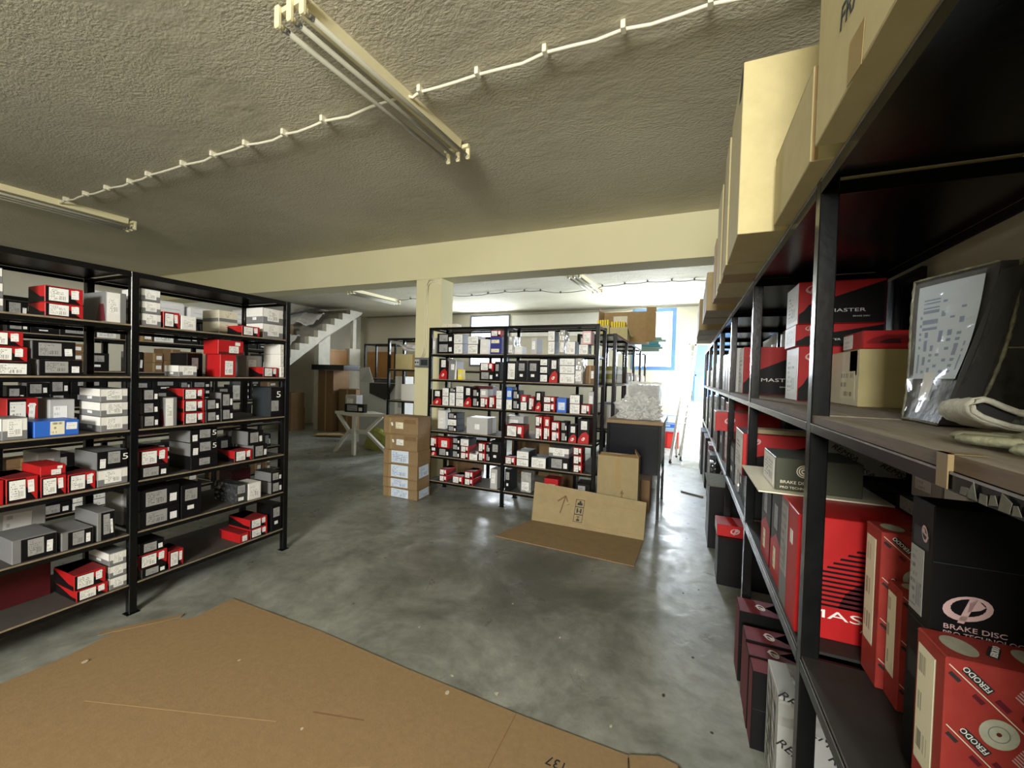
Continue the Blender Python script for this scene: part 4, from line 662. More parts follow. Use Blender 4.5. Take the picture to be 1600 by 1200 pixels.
BACK_BOXES = [
('bu', -4.9821, 1.469, 0.1858, 90, 0.154, 0.159, 0.1048, 'dim black upright box, bottom of first stack from near end, lowest shelf, shadowed rear rack', 'boxes on the shadowed rear rack'),
('bu', -4.9811, 1.469, 0.2916, 90, 0.154, 0.188, 0.1048, 'dim black upright box, top of first stack from near end, lowest shelf, shadowed rear rack', 'boxes on the shadowed rear rack'),
('bk', -4.9668, 1.662, 0.1858, 90, 0.205, 0.221, 0.0996, 'dim black grey-label box, bottom of second stack from near end, lowest shelf, shadowed rear rack', 'boxes on the shadowed rear rack'),
('bk', -4.9789, 1.662, 0.2864, 90, 0.205, 0.144, 0.0996, 'dim black grey-label box, top of second stack from near end, lowest shelf, shadowed rear rack', 'boxes on the shadowed rear rack'),
('wt', -4.9756, 1.89, 0.1858, 90, 0.231, 0.146, 0.0672, 'dim white-label box, bottom of third stack from near end, lowest shelf, shadowed rear rack', 'boxes on the shadowed rear rack'),
('wt', -4.9688, 1.89, 0.254, 90, 0.231, 0.164, 0.0672, 'dim white-label box, middle of third stack from near end, lowest shelf, shadowed rear rack', 'boxes on the shadowed rear rack'),
('wt', -4.9656, 1.89, 0.3222, 90, 0.231, 0.186, 0.0672, 'dim white-label box, top of third stack from near end, lowest shelf, shadowed rear rack', 'boxes on the shadowed rear rack'),
('bu', -4.9709, 2.269, 0.1858, 90, 0.175, 0.14, 0.0698, 'dim black upright box, bottom of fourth stack from near end, lowest shelf, shadowed rear rack', 'boxes on the shadowed rear rack'),
('bu', -4.9667, 2.269, 0.2566, 90, 0.175, 0.205, 0.0698, 'dim black upright box, middle of fourth stack from near end, lowest shelf, shadowed rear rack', 'boxes on the shadowed rear rack'),
('bu', -4.9731, 2.269, 0.3274, 90, 0.175, 0.195, 0.0698, 'dim black upright box, top of fourth stack from near end, lowest shelf, shadowed rear rack', 'boxes on the shadowed rear rack'),
('kr', -4.9763, 2.461, 0.1858, 90, 0.192, 0.151, 0.1521, 'dim brown carton, fifth item from near end, lowest shelf, shadowed rear rack', 'boxes on the shadowed rear rack'),
('kr', -4.965, 2.671, 0.1858, 90, 0.213, 0.161, 0.238, 'dim brown carton, sixth item from near end, lowest shelf, shadowed rear rack', 'boxes on the shadowed rear rack'),
('kr', -4.9776, 3.06, 0.1858, 90, 0.156, 0.218, 0.0916, 'dim brown carton, bottom of seventh stack from near end, lowest shelf, shadowed rear rack', 'boxes on the shadowed rear rack'),
('kr', -4.9704, 3.06, 0.2784, 90, 0.156, 0.149, 0.0916, 'dim brown carton, top of seventh stack from near end, lowest shelf, shadowed rear rack', 'boxes on the shadowed rear rack'),
('kr', -4.9652, 3.193, 0.1858, 90, 0.088, 0.186, 0.2232, 'dim brown carton, eighth item from near end, lowest shelf, shadowed rear rack', 'boxes on the shadowed rear rack'),
('bu', -4.9796, 3.303, 0.1858, 90, 0.113, 0.153, 0.169, 'dim black upright box, ninth item from near end, lowest shelf, shadowed rear rack', 'boxes on the shadowed rear rack'),
('kr', -4.965, 3.445, 0.1858, 90, 0.144, 0.226, 0.1237, 'dim brown carton, bottom of tenth stack from near end, lowest shelf, shadowed rear rack', 'boxes on the shadowed rear rack'),
('kr', -4.9845, 3.445, 0.3105, 90, 0.144, 0.199, 0.1237, 'dim brown carton, top of tenth stack from near end, lowest shelf, shadowed rear rack', 'boxes on the shadowed rear rack'),
('kr', -4.967, 3.584, 0.1858, 90, 0.118, 0.239, 0.0747, 'dim brown carton, bottom of eleventh stack from near end, lowest shelf, shadowed rear rack', 'boxes on the shadowed rear rack'),
('kr', -4.9693, 3.584, 0.2615, 90, 0.118, 0.166, 0.0747, 'dim brown carton, middle of eleventh stack from near end, lowest shelf, shadowed rear rack', 'boxes on the shadowed rear rack'),
('kr', -4.9805, 3.584, 0.3372, 90, 0.118, 0.173, 0.0747, 'dim brown carton, top of eleventh stack from near end, lowest shelf, shadowed rear rack', 'boxes on the shadowed rear rack'),
('kr', -4.9842, 1.48, 0.4908, 90, 0.176, 0.188, 0.0724, 'dim brown carton, bottom of first stack from near end, second shelf, shadowed rear rack', 'boxes on the shadowed rear rack'),
('kr', -4.9765, 1.48, 0.5642, 90, 0.176, 0.227, 0.0724, 'dim brown carton, middle of first stack from near end, second shelf, shadowed rear rack', 'boxes on the shadowed rear rack'),
('kr', -4.9687, 1.48, 0.6377, 90, 0.176, 0.155, 0.0724, 'dim brown carton, top of first stack from near end, second shelf, shadowed rear rack', 'boxes on the shadowed rear rack'),
('bu', -4.9761, 1.681, 0.4908, 90, 0.209, 0.209, 0.215, 'dim black upright box, second item from near end, second shelf, shadowed rear rack', 'boxes on the shadowed rear rack'),
('bk', -4.9672, 1.904, 0.4908, 90, 0.218, 0.191, 0.0907, 'dim black grey-label box, bottom of third stack from near end, second shelf, shadowed rear rack', 'boxes on the shadowed rear rack'),
('bk', -4.9701, 1.904, 0.5825, 90, 0.218, 0.214, 0.0907, 'dim black grey-label box, top of third stack from near end, second shelf, shadowed rear rack', 'boxes on the shadowed rear rack'),
('bd', -4.9836, 2.244, 0.4908, 90, 0.125, 0.238, 0.1072, 'dim plain black box, bottom of fourth stack from near end, second shelf, shadowed rear rack', 'boxes on the shadowed rear rack'),
('bd', -4.9675, 2.244, 0.599, 90, 0.125, 0.188, 0.1072, 'dim plain black box, top of fourth stack from near end, second shelf, shadowed rear rack', 'boxes on the shadowed rear rack'),
('bk', -4.9833, 2.427, 0.4908, 90, 0.214, 0.215, 0.0964, 'dim black grey-label box, bottom of fifth stack from near end, second shelf, shadowed rear rack', 'boxes on the shadowed rear rack'),
('bk', -4.9664, 2.427, 0.5882, 90, 0.214, 0.181, 0.0964, 'dim black grey-label box, top of fifth stack from near end, second shelf, shadowed rear rack', 'boxes on the shadowed rear rack'),
('wt', -4.9764, 2.59, 0.4908, 90, 0.095, 0.153, 0.1019, 'dim white-label box, bottom of sixth stack from near end, second shelf, shadowed rear rack', 'boxes on the shadowed rear rack'),
('wt', -4.9722, 2.59, 0.5937, 90, 0.095, 0.229, 0.1019, 'dim white-label box, top of sixth stack from near end, second shelf, shadowed rear rack', 'boxes on the shadowed rear rack'),
('bu', -4.9768, 2.74, 0.4908, 90, 0.185, 0.232, 0.0784, 'dim black upright box, bottom of seventh stack from near end, second shelf, shadowed rear rack', 'boxes on the shadowed rear rack'),
('bu', -4.9745, 2.74, 0.5702, 90, 0.185, 0.176, 0.0784, 'dim black upright box, middle of seventh stack from near end, second shelf, shadowed rear rack', 'boxes on the shadowed rear rack'),
('bu', -4.9712, 2.74, 0.6495, 90, 0.185, 0.143, 0.0784, 'dim black upright box, top of seventh stack from near end, second shelf, shadowed rear rack', 'boxes on the shadowed rear rack'),
('bd', -4.985, 3.073, 0.4908, 90, 0.181, 0.148, 0.1825, 'dim plain black box, eighth item from near end, second shelf, shadowed rear rack', 'boxes on the shadowed rear rack'),
('bk', -4.972, 3.248, 0.4908, 90, 0.141, 0.209, 0.2451, 'dim black grey-label box, ninth item from near end, second shelf, shadowed rear rack', 'boxes on the shadowed rear rack'),
('kr', -4.9775, 3.435, 0.4908, 90, 0.217, 0.178, 0.2091, 'dim brown carton, tenth item from near end, second shelf, shadowed rear rack', 'boxes on the shadowed rear rack'),
('bk', -4.9701, 3.601, 0.4908, 90, 0.088, 0.182, 0.1611, 'dim black grey-label box, eleventh item from near end, second shelf, shadowed rear rack', 'boxes on the shadowed rear rack'),
('bu', -4.9654, 1.441, 0.8008, 90, 0.099, 0.236, 0.1582, 'dim black upright box, first item from near end, third shelf, shadowed rear rack', 'boxes on the shadowed rear rack'),
('bd', -4.9724, 1.579, 0.8008, 90, 0.161, 0.154, 0.1204, 'dim plain black box, bottom of second stack from near end, third shelf, shadowed rear rack', 'boxes on the shadowed rear rack'),
('bd', -4.9772, 1.579, 0.9222, 90, 0.161, 0.192, 0.1204, 'dim plain black box, top of second stack from near end, third shelf, shadowed rear rack', 'boxes on the shadowed rear rack'),
('bd', -4.9715, 1.762, 0.8008, 90, 0.185, 0.207, 0.1202, 'dim plain black box, bottom of third stack from near end, third shelf, shadowed rear rack', 'boxes on the shadowed rear rack'),
('bd', -4.969, 1.762, 0.922, 90, 0.185, 0.183, 0.1202, 'dim plain black box, top of third stack from near end, third shelf, shadowed rear rack', 'boxes on the shadowed rear rack'),
('kr', -4.9677, 1.971, 0.8008, 90, 0.218, 0.19, 0.1822, 'dim brown carton, fourth item from near end, third shelf, shadowed rear rack', 'boxes on the shadowed rear rack'),
('rd', -4.9835, 2.278, 0.8008, 90, 0.193, 0.223, 0.1985, 'dim dark red box, fifth item from near end, third shelf, shadowed rear rack', 'boxes on the shadowed rear rack'),
('bd', -4.9818, 2.475, 0.8008, 90, 0.18, 0.202, 0.1141, 'dim plain black box, bottom of sixth stack from near end, third shelf, shadowed rear rack', 'boxes on the shadowed rear rack'),
('bd', -4.9714, 2.475, 0.9159, 90, 0.18, 0.223, 0.1141, 'dim plain black box, top of sixth stack from near end, third shelf, shadowed rear rack', 'boxes on the shadowed rear rack'),
('bk', -4.9712, 2.683, 0.8008, 90, 0.217, 0.219, 0.109, 'dim black grey-label box, bottom of seventh stack from near end, third shelf, shadowed rear rack', 'boxes on the shadowed rear rack'),
('bk', -4.9654, 2.683, 0.9108, 90, 0.217, 0.154, 0.109, 'dim black grey-label box, top of seventh stack from near end, third shelf, shadowed rear rack', 'boxes on the shadowed rear rack'),
('rd', -4.9847, 2.859, 0.8008, 90, 0.114, 0.152, 0.2327, 'dim dark red box, eighth item from near end, third shelf, shadowed rear rack', 'boxes on the shadowed rear rack'),
('kr', -4.9745, 3.072, 0.8008, 90, 0.18, 0.158, 0.1699, 'dim brown carton, ninth item from near end, third shelf, shadowed rear rack', 'boxes on the shadowed rear rack'),
('bu', -4.9719, 3.27, 0.8008, 90, 0.199, 0.21, 0.1776, 'dim black upright box, tenth item from near end, third shelf, shadowed rear rack', 'boxes on the shadowed rear rack'),
('wt', -4.979, 3.464, 0.8008, 90, 0.161, 0.162, 0.1187, 'dim white-label box, bottom of eleventh stack from near end, third shelf, shadowed rear rack', 'boxes on the shadowed rear rack'),
('wt', -4.9732, 3.464, 0.9205, 90, 0.161, 0.229, 0.1187, 'dim white-label box, top of eleventh stack from near end, third shelf, shadowed rear rack', 'boxes on the shadowed rear rack'),
('bd', -4.9725, 3.608, 0.8008, 90, 0.105, 0.197, 0.2445, 'dim plain black box, twelfth item from near end, third shelf, shadowed rear rack', 'boxes on the shadowed rear rack'),
('bk', -4.9668, 1.442, 1.1128, 90, 0.101, 0.171, 0.19, 'dim black grey-label box, first item from near end, fourth shelf, shadowed rear rack', 'boxes on the shadowed rear rack'),
('bk', -4.9657, 1.565, 1.1128, 90, 0.125, 0.174, 0.1067, 'dim black grey-label box, bottom of second stack from near end, fourth shelf, shadowed rear rack', 'boxes on the shadowed rear rack'),
('bk', -4.9734, 1.565, 1.2205, 90, 0.125, 0.168, 0.1067, 'dim black grey-label box, top of second stack from near end, fourth shelf, shadowed rear rack', 'boxes on the shadowed rear rack'),
('bk', -4.9685, 1.695, 1.1128, 90, 0.119, 0.174, 0.117, 'dim black grey-label box, bottom of third stack from near end, fourth shelf, shadowed rear rack', 'boxes on the shadowed rear rack'),
('bk', -4.9808, 1.695, 1.2308, 90, 0.119, 0.154, 0.117, 'dim black grey-label box, top of third stack from near end, fourth shelf, shadowed rear rack', 'boxes on the shadowed rear rack'),
('bu', -4.9749, 1.881, 1.1128, 90, 0.236, 0.235, 0.1221, 'dim black upright box, bottom of fourth stack from near end, fourth shelf, shadowed rear rack', 'boxes on the shadowed rear rack'),
('bu', -4.9667, 1.881, 1.2359, 90, 0.236, 0.162, 0.1221, 'dim black upright box, top of fourth stack from near end, fourth shelf, shadowed rear rack', 'boxes on the shadowed rear rack'),
('bu', -4.9762, 2.267, 1.1128, 90, 0.17, 0.171, 0.2376, 'dim black upright box, fifth item from near end, fourth shelf, shadowed rear rack', 'boxes on the shadowed rear rack'),
('bu', -4.9844, 2.476, 1.1128, 90, 0.229, 0.192, 0.1188, 'dim black upright box, bottom of sixth stack from near end, fourth shelf, shadowed rear rack', 'boxes on the shadowed rear rack'),
('bu', -4.9765, 2.476, 1.2326, 90, 0.229, 0.16, 0.1188, 'dim black upright box, top of sixth stack from near end, fourth shelf, shadowed rear rack', 'boxes on the shadowed rear rack'),
('bk', -4.9758, 2.657, 1.1128, 90, 0.103, 0.144, 0.0715, 'dim black grey-label box, bottom of seventh stack from near end, fourth shelf, shadowed rear rack', 'boxes on the shadowed rear rack'),
('bk', -4.9833, 2.657, 1.1853, 90, 0.103, 0.194, 0.0715, 'dim black grey-label box, middle of seventh stack from near end, fourth shelf, shadowed rear rack', 'boxes on the shadowed rear rack'),
('bk', -4.9848, 2.657, 1.2578, 90, 0.103, 0.152, 0.0715, 'dim black grey-label box, top of seventh stack from near end, fourth shelf, shadowed rear rack', 'boxes on the shadowed rear rack'),
('bk', -4.9834, 2.811, 1.1128, 90, 0.19, 0.22, 0.0725, 'dim black grey-label box, bottom of eighth stack from near end, fourth shelf, shadowed rear rack', 'boxes on the shadowed rear rack'),
('bk', -4.9731, 2.811, 1.1863, 90, 0.19, 0.165, 0.0725, 'dim black grey-label box, middle of eighth stack from near end, fourth shelf, shadowed rear rack', 'boxes on the shadowed rear rack'),
('bk', -4.9749, 2.811, 1.2598, 90, 0.19, 0.174, 0.0725, 'dim black grey-label box, top of eighth stack from near end, fourth shelf, shadowed rear rack', 'boxes on the shadowed rear rack'),
('bk', -4.9702, 3.064, 1.1128, 90, 0.165, 0.21, 0.1521, 'dim black grey-label box, ninth item from near end, fourth shelf, shadowed rear rack', 'boxes on the shadowed rear rack'),
('wt', -4.9795, 3.2, 1.1128, 90, 0.091, 0.164, 0.1788, 'dim white-label box, tenth item from near end, fourth shelf, shadowed rear rack', 'boxes on the shadowed rear rack'),
('bk', -4.9794, 3.307, 1.1128, 90, 0.102, 0.21, 0.0745, 'dim black grey-label box, bottom of eleventh stack from near end, fourth shelf, shadowed rear rack', 'boxes on the shadowed rear rack'),
('bk', -4.9826, 3.307, 1.1883, 90, 0.102, 0.142, 0.0745, 'dim black grey-label box, middle of eleventh stack from near end, fourth shelf, shadowed rear rack', 'boxes on the shadowed rear rack'),
('bk', -4.9777, 3.307, 1.2638, 90, 0.102, 0.223, 0.0745, 'dim black grey-label box, top of eleventh stack from near end, fourth shelf, shadowed rear rack', 'boxes on the shadowed rear rack'),
('bu', -4.9756, 3.427, 1.1128, 90, 0.11, 0.225, 0.0747, 'dim black upright box, bottom of twelfth stack from near end, fourth shelf, shadowed rear rack', 'boxes on the shadowed rear rack'),
('bu', -4.9772, 3.427, 1.1885, 90, 0.11, 0.226, 0.0747, 'dim black upright box, middle of twelfth stack from near end, fourth shelf, shadowed rear rack', 'boxes on the shadowed rear rack'),
('bu', -4.9697, 3.427, 1.2641, 90, 0.11, 0.214, 0.0747, 'dim black upright box, top of twelfth stack from near end, fourth shelf, shadowed rear rack', 'boxes on the shadowed rear rack'),
('kr', -4.9835, 3.602, 1.1128, 90, 0.221, 0.162, 0.0708, 'dim brown carton, bottom of thirteenth stack from near end, fourth shelf, shadowed rear rack', 'boxes on the shadowed rear rack'),
('kr', -4.985, 3.602, 1.1846, 90, 0.221, 0.229, 0.0708, 'dim brown carton, middle of thirteenth stack from near end, fourth shelf, shadowed rear rack', 'boxes on the shadowed rear rack'),
('kr', -4.9677, 3.602, 1.2564, 90, 0.221, 0.164, 0.0708, 'dim brown carton, top of thirteenth stack from near end, fourth shelf, shadowed rear rack', 'boxes on the shadowed rear rack'),
('kr', -4.9759, 1.442, 1.4308, 90, 0.099, 0.21, 0.2478, 'dim brown carton, first item from near end, fifth shelf, shadowed rear rack', 'boxes on the shadowed rear rack'),
('bk', -4.9832, 1.572, 1.4308, 90, 0.146, 0.237, 0.2207, 'dim black grey-label box, second item from near end, fifth shelf, shadowed rear rack', 'boxes on the shadowed rear rack'),
('kr', -4.9817, 1.749, 1.4308, 90, 0.192, 0.22, 0.079, 'dim brown carton, bottom of third stack from near end, fifth shelf, shadowed rear rack', 'boxes on the shadowed rear rack'),
('kr', -4.9746, 1.749, 1.5108, 90, 0.192, 0.142, 0.079, 'dim brown carton, middle of third stack from near end, fifth shelf, shadowed rear rack', 'boxes on the shadowed rear rack'),
('kr', -4.9802, 1.749, 1.5908, 90, 0.192, 0.201, 0.079, 'dim brown carton, top of third stack from near end, fifth shelf, shadowed rear rack', 'boxes on the shadowed rear rack'),
('bu', -4.9682, 1.938, 1.4308, 90, 0.158, 0.168, 0.1671, 'dim black upright box, fourth item from near end, fifth shelf, shadowed rear rack', 'boxes on the shadowed rear rack'),
('bk', -4.9803, 2.232, 1.4308, 90, 0.1, 0.173, 0.1975, 'dim black grey-label box, fifth item from near end, fifth shelf, shadowed rear rack', 'boxes on the shadowed rear rack'),
('kr', -4.9725, 2.367, 1.4308, 90, 0.15, 0.203, 0.0964, 'dim brown carton, bottom of sixth stack from near end, fifth shelf, shadowed rear rack', 'boxes on the shadowed rear rack'),
('kr', -4.9658, 2.367, 1.5282, 90, 0.15, 0.16, 0.0964, 'dim brown carton, top of sixth stack from near end, fifth shelf, shadowed rear rack', 'boxes on the shadowed rear rack'),
('kr', -4.9771, 2.529, 1.4308, 90, 0.154, 0.149, 0.1213, 'dim brown carton, bottom of seventh stack from near end, fifth shelf, shadowed rear rack', 'boxes on the shadowed rear rack'),
('kr', -4.9808, 2.529, 1.5531, 90, 0.154, 0.172, 0.1213, 'dim brown carton, top of seventh stack from near end, fifth shelf, shadowed rear rack', 'boxes on the shadowed rear rack'),
('kr', -4.9751, 2.717, 1.4308, 90, 0.206, 0.238, 0.0742, 'dim brown carton, bottom of eighth stack from near end, fifth shelf, shadowed rear rack', 'boxes on the shadowed rear rack'),
('kr', -4.9811, 2.717, 1.506, 90, 0.206, 0.166, 0.0742, 'dim brown carton, middle of eighth stack from near end, fifth shelf, shadowed rear rack', 'boxes on the shadowed rear rack'),
('kr', -4.9832, 2.717, 1.5812, 90, 0.206, 0.214, 0.0742, 'dim brown carton, top of eighth stack from near end, fifth shelf, shadowed rear rack', 'boxes on the shadowed rear rack'),
('kr', -4.9789, 3.086, 1.4308, 90, 0.208, 0.217, 0.2414, 'dim brown carton, ninth item from near end, fifth shelf, shadowed rear rack', 'boxes on the shadowed rear rack'),
('wt', -4.967, 3.272, 1.4308, 90, 0.147, 0.229, 0.1807, 'dim white-label box, tenth item from near end, fifth shelf, shadowed rear rack', 'boxes on the shadowed rear rack'),
('bk', -4.971, 3.47, 1.4308, 90, 0.221, 0.162, 0.2499, 'dim black grey-label box, eleventh item from near end, fifth shelf, shadowed rear rack', 'boxes on the shadowed rear rack'),
('bk', -4.9655, 1.451, 1.7388, 90, 0.118, 0.202, 0.1233, 'dim black grey-label box, bottom of first stack from near end, highest shelf, shadowed rear rack', 'boxes on the shadowed rear rack'),
('bk', -4.9798, 1.451, 1.8631, 90, 0.118, 0.166, 0.1233, 'dim black grey-label box, top of first stack from near end, highest shelf, shadowed rear rack', 'boxes on the shadowed rear rack'),
('bu', -4.9702, 1.601, 1.7388, 90, 0.162, 0.168, 0.0894, 'dim black upright box, bottom of second stack from near end, highest shelf, shadowed rear rack', 'boxes on the shadowed rear rack'),
('bu', -4.9718, 1.601, 1.8292, 90, 0.162, 0.194, 0.0894, 'dim black upright box, top of second stack from near end, highest shelf, shadowed rear rack', 'boxes on the shadowed rear rack'),
('bk', -4.9665, 1.807, 1.7388, 90, 0.231, 0.2, 0.1173, 'dim black grey-label box, bottom of third stack from near end, highest shelf, shadowed rear rack', 'boxes on the shadowed rear rack'),
('bk', -4.9802, 1.807, 1.8571, 90, 0.231, 0.145, 0.1173, 'dim black grey-label box, top of third stack from near end, highest shelf, shadowed rear rack', 'boxes on the shadowed rear rack'),
('wt', -4.9769, 2.003, 1.7388, 90, 0.144, 0.183, 0.108, 'dim white-label box, bottom of fourth stack from near end, highest shelf, shadowed rear rack', 'boxes on the shadowed rear rack'),
('wt', -4.9749, 2.003, 1.8478, 90, 0.144, 0.168, 0.108, 'dim white-label box, top of fourth stack from near end, highest shelf, shadowed rear rack', 'boxes on the shadowed rear rack'),
('kr', -4.9781, 2.27, 1.7388, 90, 0.176, 0.196, 0.0704, 'dim brown carton, bottom of fifth stack from near end, highest shelf, shadowed rear rack', 'boxes on the shadowed rear rack'),
('kr', -4.9707, 2.27, 1.8102, 90, 0.176, 0.212, 0.0704, 'dim brown carton, middle of fifth stack from near end, highest shelf, shadowed rear rack', 'boxes on the shadowed rear rack'),
('kr', -4.9709, 2.27, 1.8817, 90, 0.176, 0.141, 0.0704, 'dim brown carton, top of fifth stack from near end, highest shelf, shadowed rear rack', 'boxes on the shadowed rear rack'),
('wt', -4.9728, 2.453, 1.7388, 90, 0.174, 0.23, 0.1154, 'dim white-label box, bottom of sixth stack from near end, highest shelf, shadowed rear rack', 'boxes on the shadowed rear rack'),
('wt', -4.98, 2.453, 1.8552, 90, 0.174, 0.145, 0.1154, 'dim white-label box, top of sixth stack from near end, highest shelf, shadowed rear rack', 'boxes on the shadowed rear rack'),
('bk', -4.9845, 2.667, 1.7388, 90, 0.228, 0.164, 0.1991, 'dim black grey-label box, seventh item from near end, highest shelf, shadowed rear rack', 'boxes on the shadowed rear rack'),
('bd', -4.9771, 2.846, 1.7388, 90, 0.101, 0.152, 0.2348, 'dim plain black box, eighth item from near end, highest shelf, shadowed rear rack', 'boxes on the shadowed rear rack'),
('bk', -4.9681, 3.056, 1.7388, 90, 0.149, 0.176, 0.1865, 'dim black grey-label box, ninth item from near end, highest shelf, shadowed rear rack', 'boxes on the shadowed rear rack'),
('bd', -4.9766, 3.232, 1.7388, 90, 0.186, 0.182, 0.0701, 'dim plain black box, bottom of tenth stack from near end, highest shelf, shadowed rear rack', 'boxes on the shadowed rear rack'),
('bd', -4.9806, 3.232, 1.8099, 90, 0.186, 0.193, 0.0701, 'dim plain black box, middle of tenth stack from near end, highest shelf, shadowed rear rack', 'boxes on the shadowed rear rack'),
('bd', -4.985, 3.232, 1.8811, 90, 0.186, 0.235, 0.0701, 'dim plain black box, top of tenth stack from near end, highest shelf, shadowed rear rack', 'boxes on the shadowed rear rack'),
('bd', -4.9751, 3.391, 1.7388, 90, 0.105, 0.225, 0.1814, 'dim plain black box, eleventh item from near end, highest shelf, shadowed rear rack', 'boxes on the shadowed rear rack'),
('bu', -4.9688, 3.517, 1.7388, 90, 0.127, 0.165, 0.1154, 'dim black upright box, bottom of twelfth stack from near end, highest shelf, shadowed rear rack', 'boxes on the shadowed rear rack'),
('bu', -4.9846, 3.517, 1.8552, 90, 0.127, 0.232, 0.1154, 'dim black upright box, top of twelfth stack from near end, highest shelf, shadowed rear rack', 'boxes on the shadowed rear rack'),
('bk', -4.9775, 3.641, 1.7388, 90, 0.092, 0.15, 0.1936, 'dim black grey-label box, thirteenth item from near end, highest shelf, shadowed rear rack', 'boxes on the shadowed rear rack'),
]
# ================================================================ the room
CZ=3.25; XL,XR,YF,YB=-9.75,.93,-4.0,10.2
b=MB(); b.box(XL-.2,XR+.2,YF-.2,YB+.2,-.12,0); struct(b.build('floor','floor_concrete'),'worn grey-green concrete floor with dark stains')
b=MB(); b.box(XL-.2,XR+.2,YF-.2,YB+.2,CZ,CZ+.15); struct(b.build('ceiling','ceiling_stucco'),'rough troweled olive-grey ceiling')
b=MB(); b.box(XL-.2,XL,YF-.2,YB+.2,0,CZ); struct(b.build('wall_left','wall_plaster'))
b=MB(); b.box(XR,XR+.2,YF-.2,8.95,0,CZ); b.box(XR,XR+.2,10.05,YB+.2,0,CZ); b.box(XR,XR+.2,8.95,10.05,2.2,CZ); struct(b.build('wall_right','wall_plaster'))  # opening at the far end is added, out of view, to let light in
# wall behind the camera with its high window opening
b=MB(); b.box(XL,-1.05,YF-.2,YF,0,CZ); b.box(.55,XR,YF-.2,YF,0,CZ); b.box(-1.05,.55,YF-.2,YF,2.93,CZ); b.box(-1.05,.55,YF-.2,YF,0,1.97); struct(b.build('wall_front','wall_plaster'))
W1=(-5.72,-4.47,1.72,3.17); W2=(-1.25,-.27,1.72,3.17)
b=MB(); xs=[XL,W1[0],W1[1],W2[0],W2[1],XR]
for i in range(5):
    if i in (1,3):
        W=(W1,W2)[i//2]; b.box(xs[i],xs[i+1],YB,YB+.2,0,W[2]); b.box(xs[i],xs[i+1],YB,YB+.2,W[3],CZ)
    else: b.box(xs[i],xs[i+1],YB,YB+.2,0,CZ)
struct(b.build('wall_back','wall_plaster'),'back wall with old whitewash')
def window(name,W,fm,mull,t=.055):
    x0,x1,z0,z1=W; b=MB()
    for a in ((x0,x1,z0,z0+t),(x0,x1,z1-t,z1),(x0,x0+t,z0+t,z1-t),(x1-t,x1,z0+t,z1-t)): b.box(a[0],a[1],YB-.012,YB+.05,a[2],a[3])
    if mull:
        xm=(x0+x1)/2; b.box(xm-.03,xm+.03,YB-.01,YB+.045,z0+t,z1-t)
    o=b.build(name,fm); struct(o)
    p=MB(); p.box(x0+t,x1-t,YB+.018,YB+.022,z0+t,z1-t); p.build('pane','glass',o)
    return o
window('window_1',W1,'frame_grey',False)['label']='grey-framed window above the pillar rack'
window('window_2',W2,'frame_blue',False,.085)['label']='blue-framed window by the ladder'
b=MB(); b.box(.13,.92,YB-.05,YB-.005,1.02,2.28); b.box(.13,.92,YB-.065,YB-.05,1.60,1.64); b.box(.16,.19,YB-.065,YB-.05,1.02,2.28)
struct(b.build('window_3','paint_blue'),'closed sky-blue metal shutter beside the ladder')
# beam and pillar
b=MB(); b.box(XL,XR,4.65,5.0,2.775,CZ); struct(b.build('ceiling_beam','beam_paint'),'cream painted concrete beam')
b=MB(); b.cbox(-3.47,-3.06,4.652,4.95,0,2.775,.006); struct(b.build('concrete_pillar','beam_paint'),'cream square pillar holding the beam')
# pale lintel board between the windows of the back wall
b=MB(); b.cbox(-4.40,-1.30,YB-.05,YB-.002,2.55,3.12,.005); struct(b.build('trim_1','white_paint'),'pale boarded strip on back wall')
# cable along the top of the back wall
b=MB(); b.tube([(-9.5,YB-.012,3.215),(-6,YB-.012,3.21),(-3,YB-.012,3.205),(.9,YB-.012,3.2)],.008,6); tag(b.build('wall_cable','cable_grey'),'dark cable running along the top of the windowed wall','cable')

# ================================================================ lamps and cables
def strip_lamp(x,y0,y1,label,rot=-.068):
    """batten lamp: narrow channel on the ceiling, two brackets, three bare tubes hanging beside it"""
    root=empty('strip_lamp',(x,y0,CZ),rot); tag(root,label,'lamp','bare triple-tube ceiling lamps')
    Ln=y1-y0
    b=MB(); b.prism([(-.035,0),(.035,0),(.028,-.062),(-.028,-.062)],1,.06,Ln-.06); b.build('channel','lamp_cream',root,fix=True)
    for ye in (.03,Ln-.03):
        b=MB(); b.box(-.14,.08,ye-.012,ye+.012,-.05,-.025); b.build('bracket','lamp_cream',root)
    for k in range(3):
        tx=-.12+.09*k
        for ye,sg in ((0.01,1),(Ln-.01,-1)):
            b=MB(); b.cbox(tx-.016,tx+.016,ye-.012,ye+.012,-.125,-.02,.006); b.tube([(tx,ye,-.105),(tx,ye+sg*.028,-.105)],.015,10); b.build('lamp_holder','lamp_cream',root)
        b=MB(); b.tube([(tx,.036,-.105),(tx,Ln-.036,-.105)],.0135,12); t=b.build('fluorescent_tube','tube_glass',root)
        for ya in (.036,Ln-.064):
            b=MB(); b.tube([(tx,ya,-.105),(tx,ya+.028,-.105)],.0145,12); b.build('tube_cap','bare_steel',t)
    return root
strip_lamp(-1.735,1.345,2.735,'unlit three-tube lamp hanging over the open floor')
strip_lamp(-6.34,1.36,2.76,'unlit three-tube lamp over the floor-sheet rack')
strip_lamp(-6.60,6.60,8.02,'unlit three-tube lamp beside the staircase')
strip_lamp(-1.74,6.56,8.02,'unlit three-tube lamp beyond the beam near the blue window')
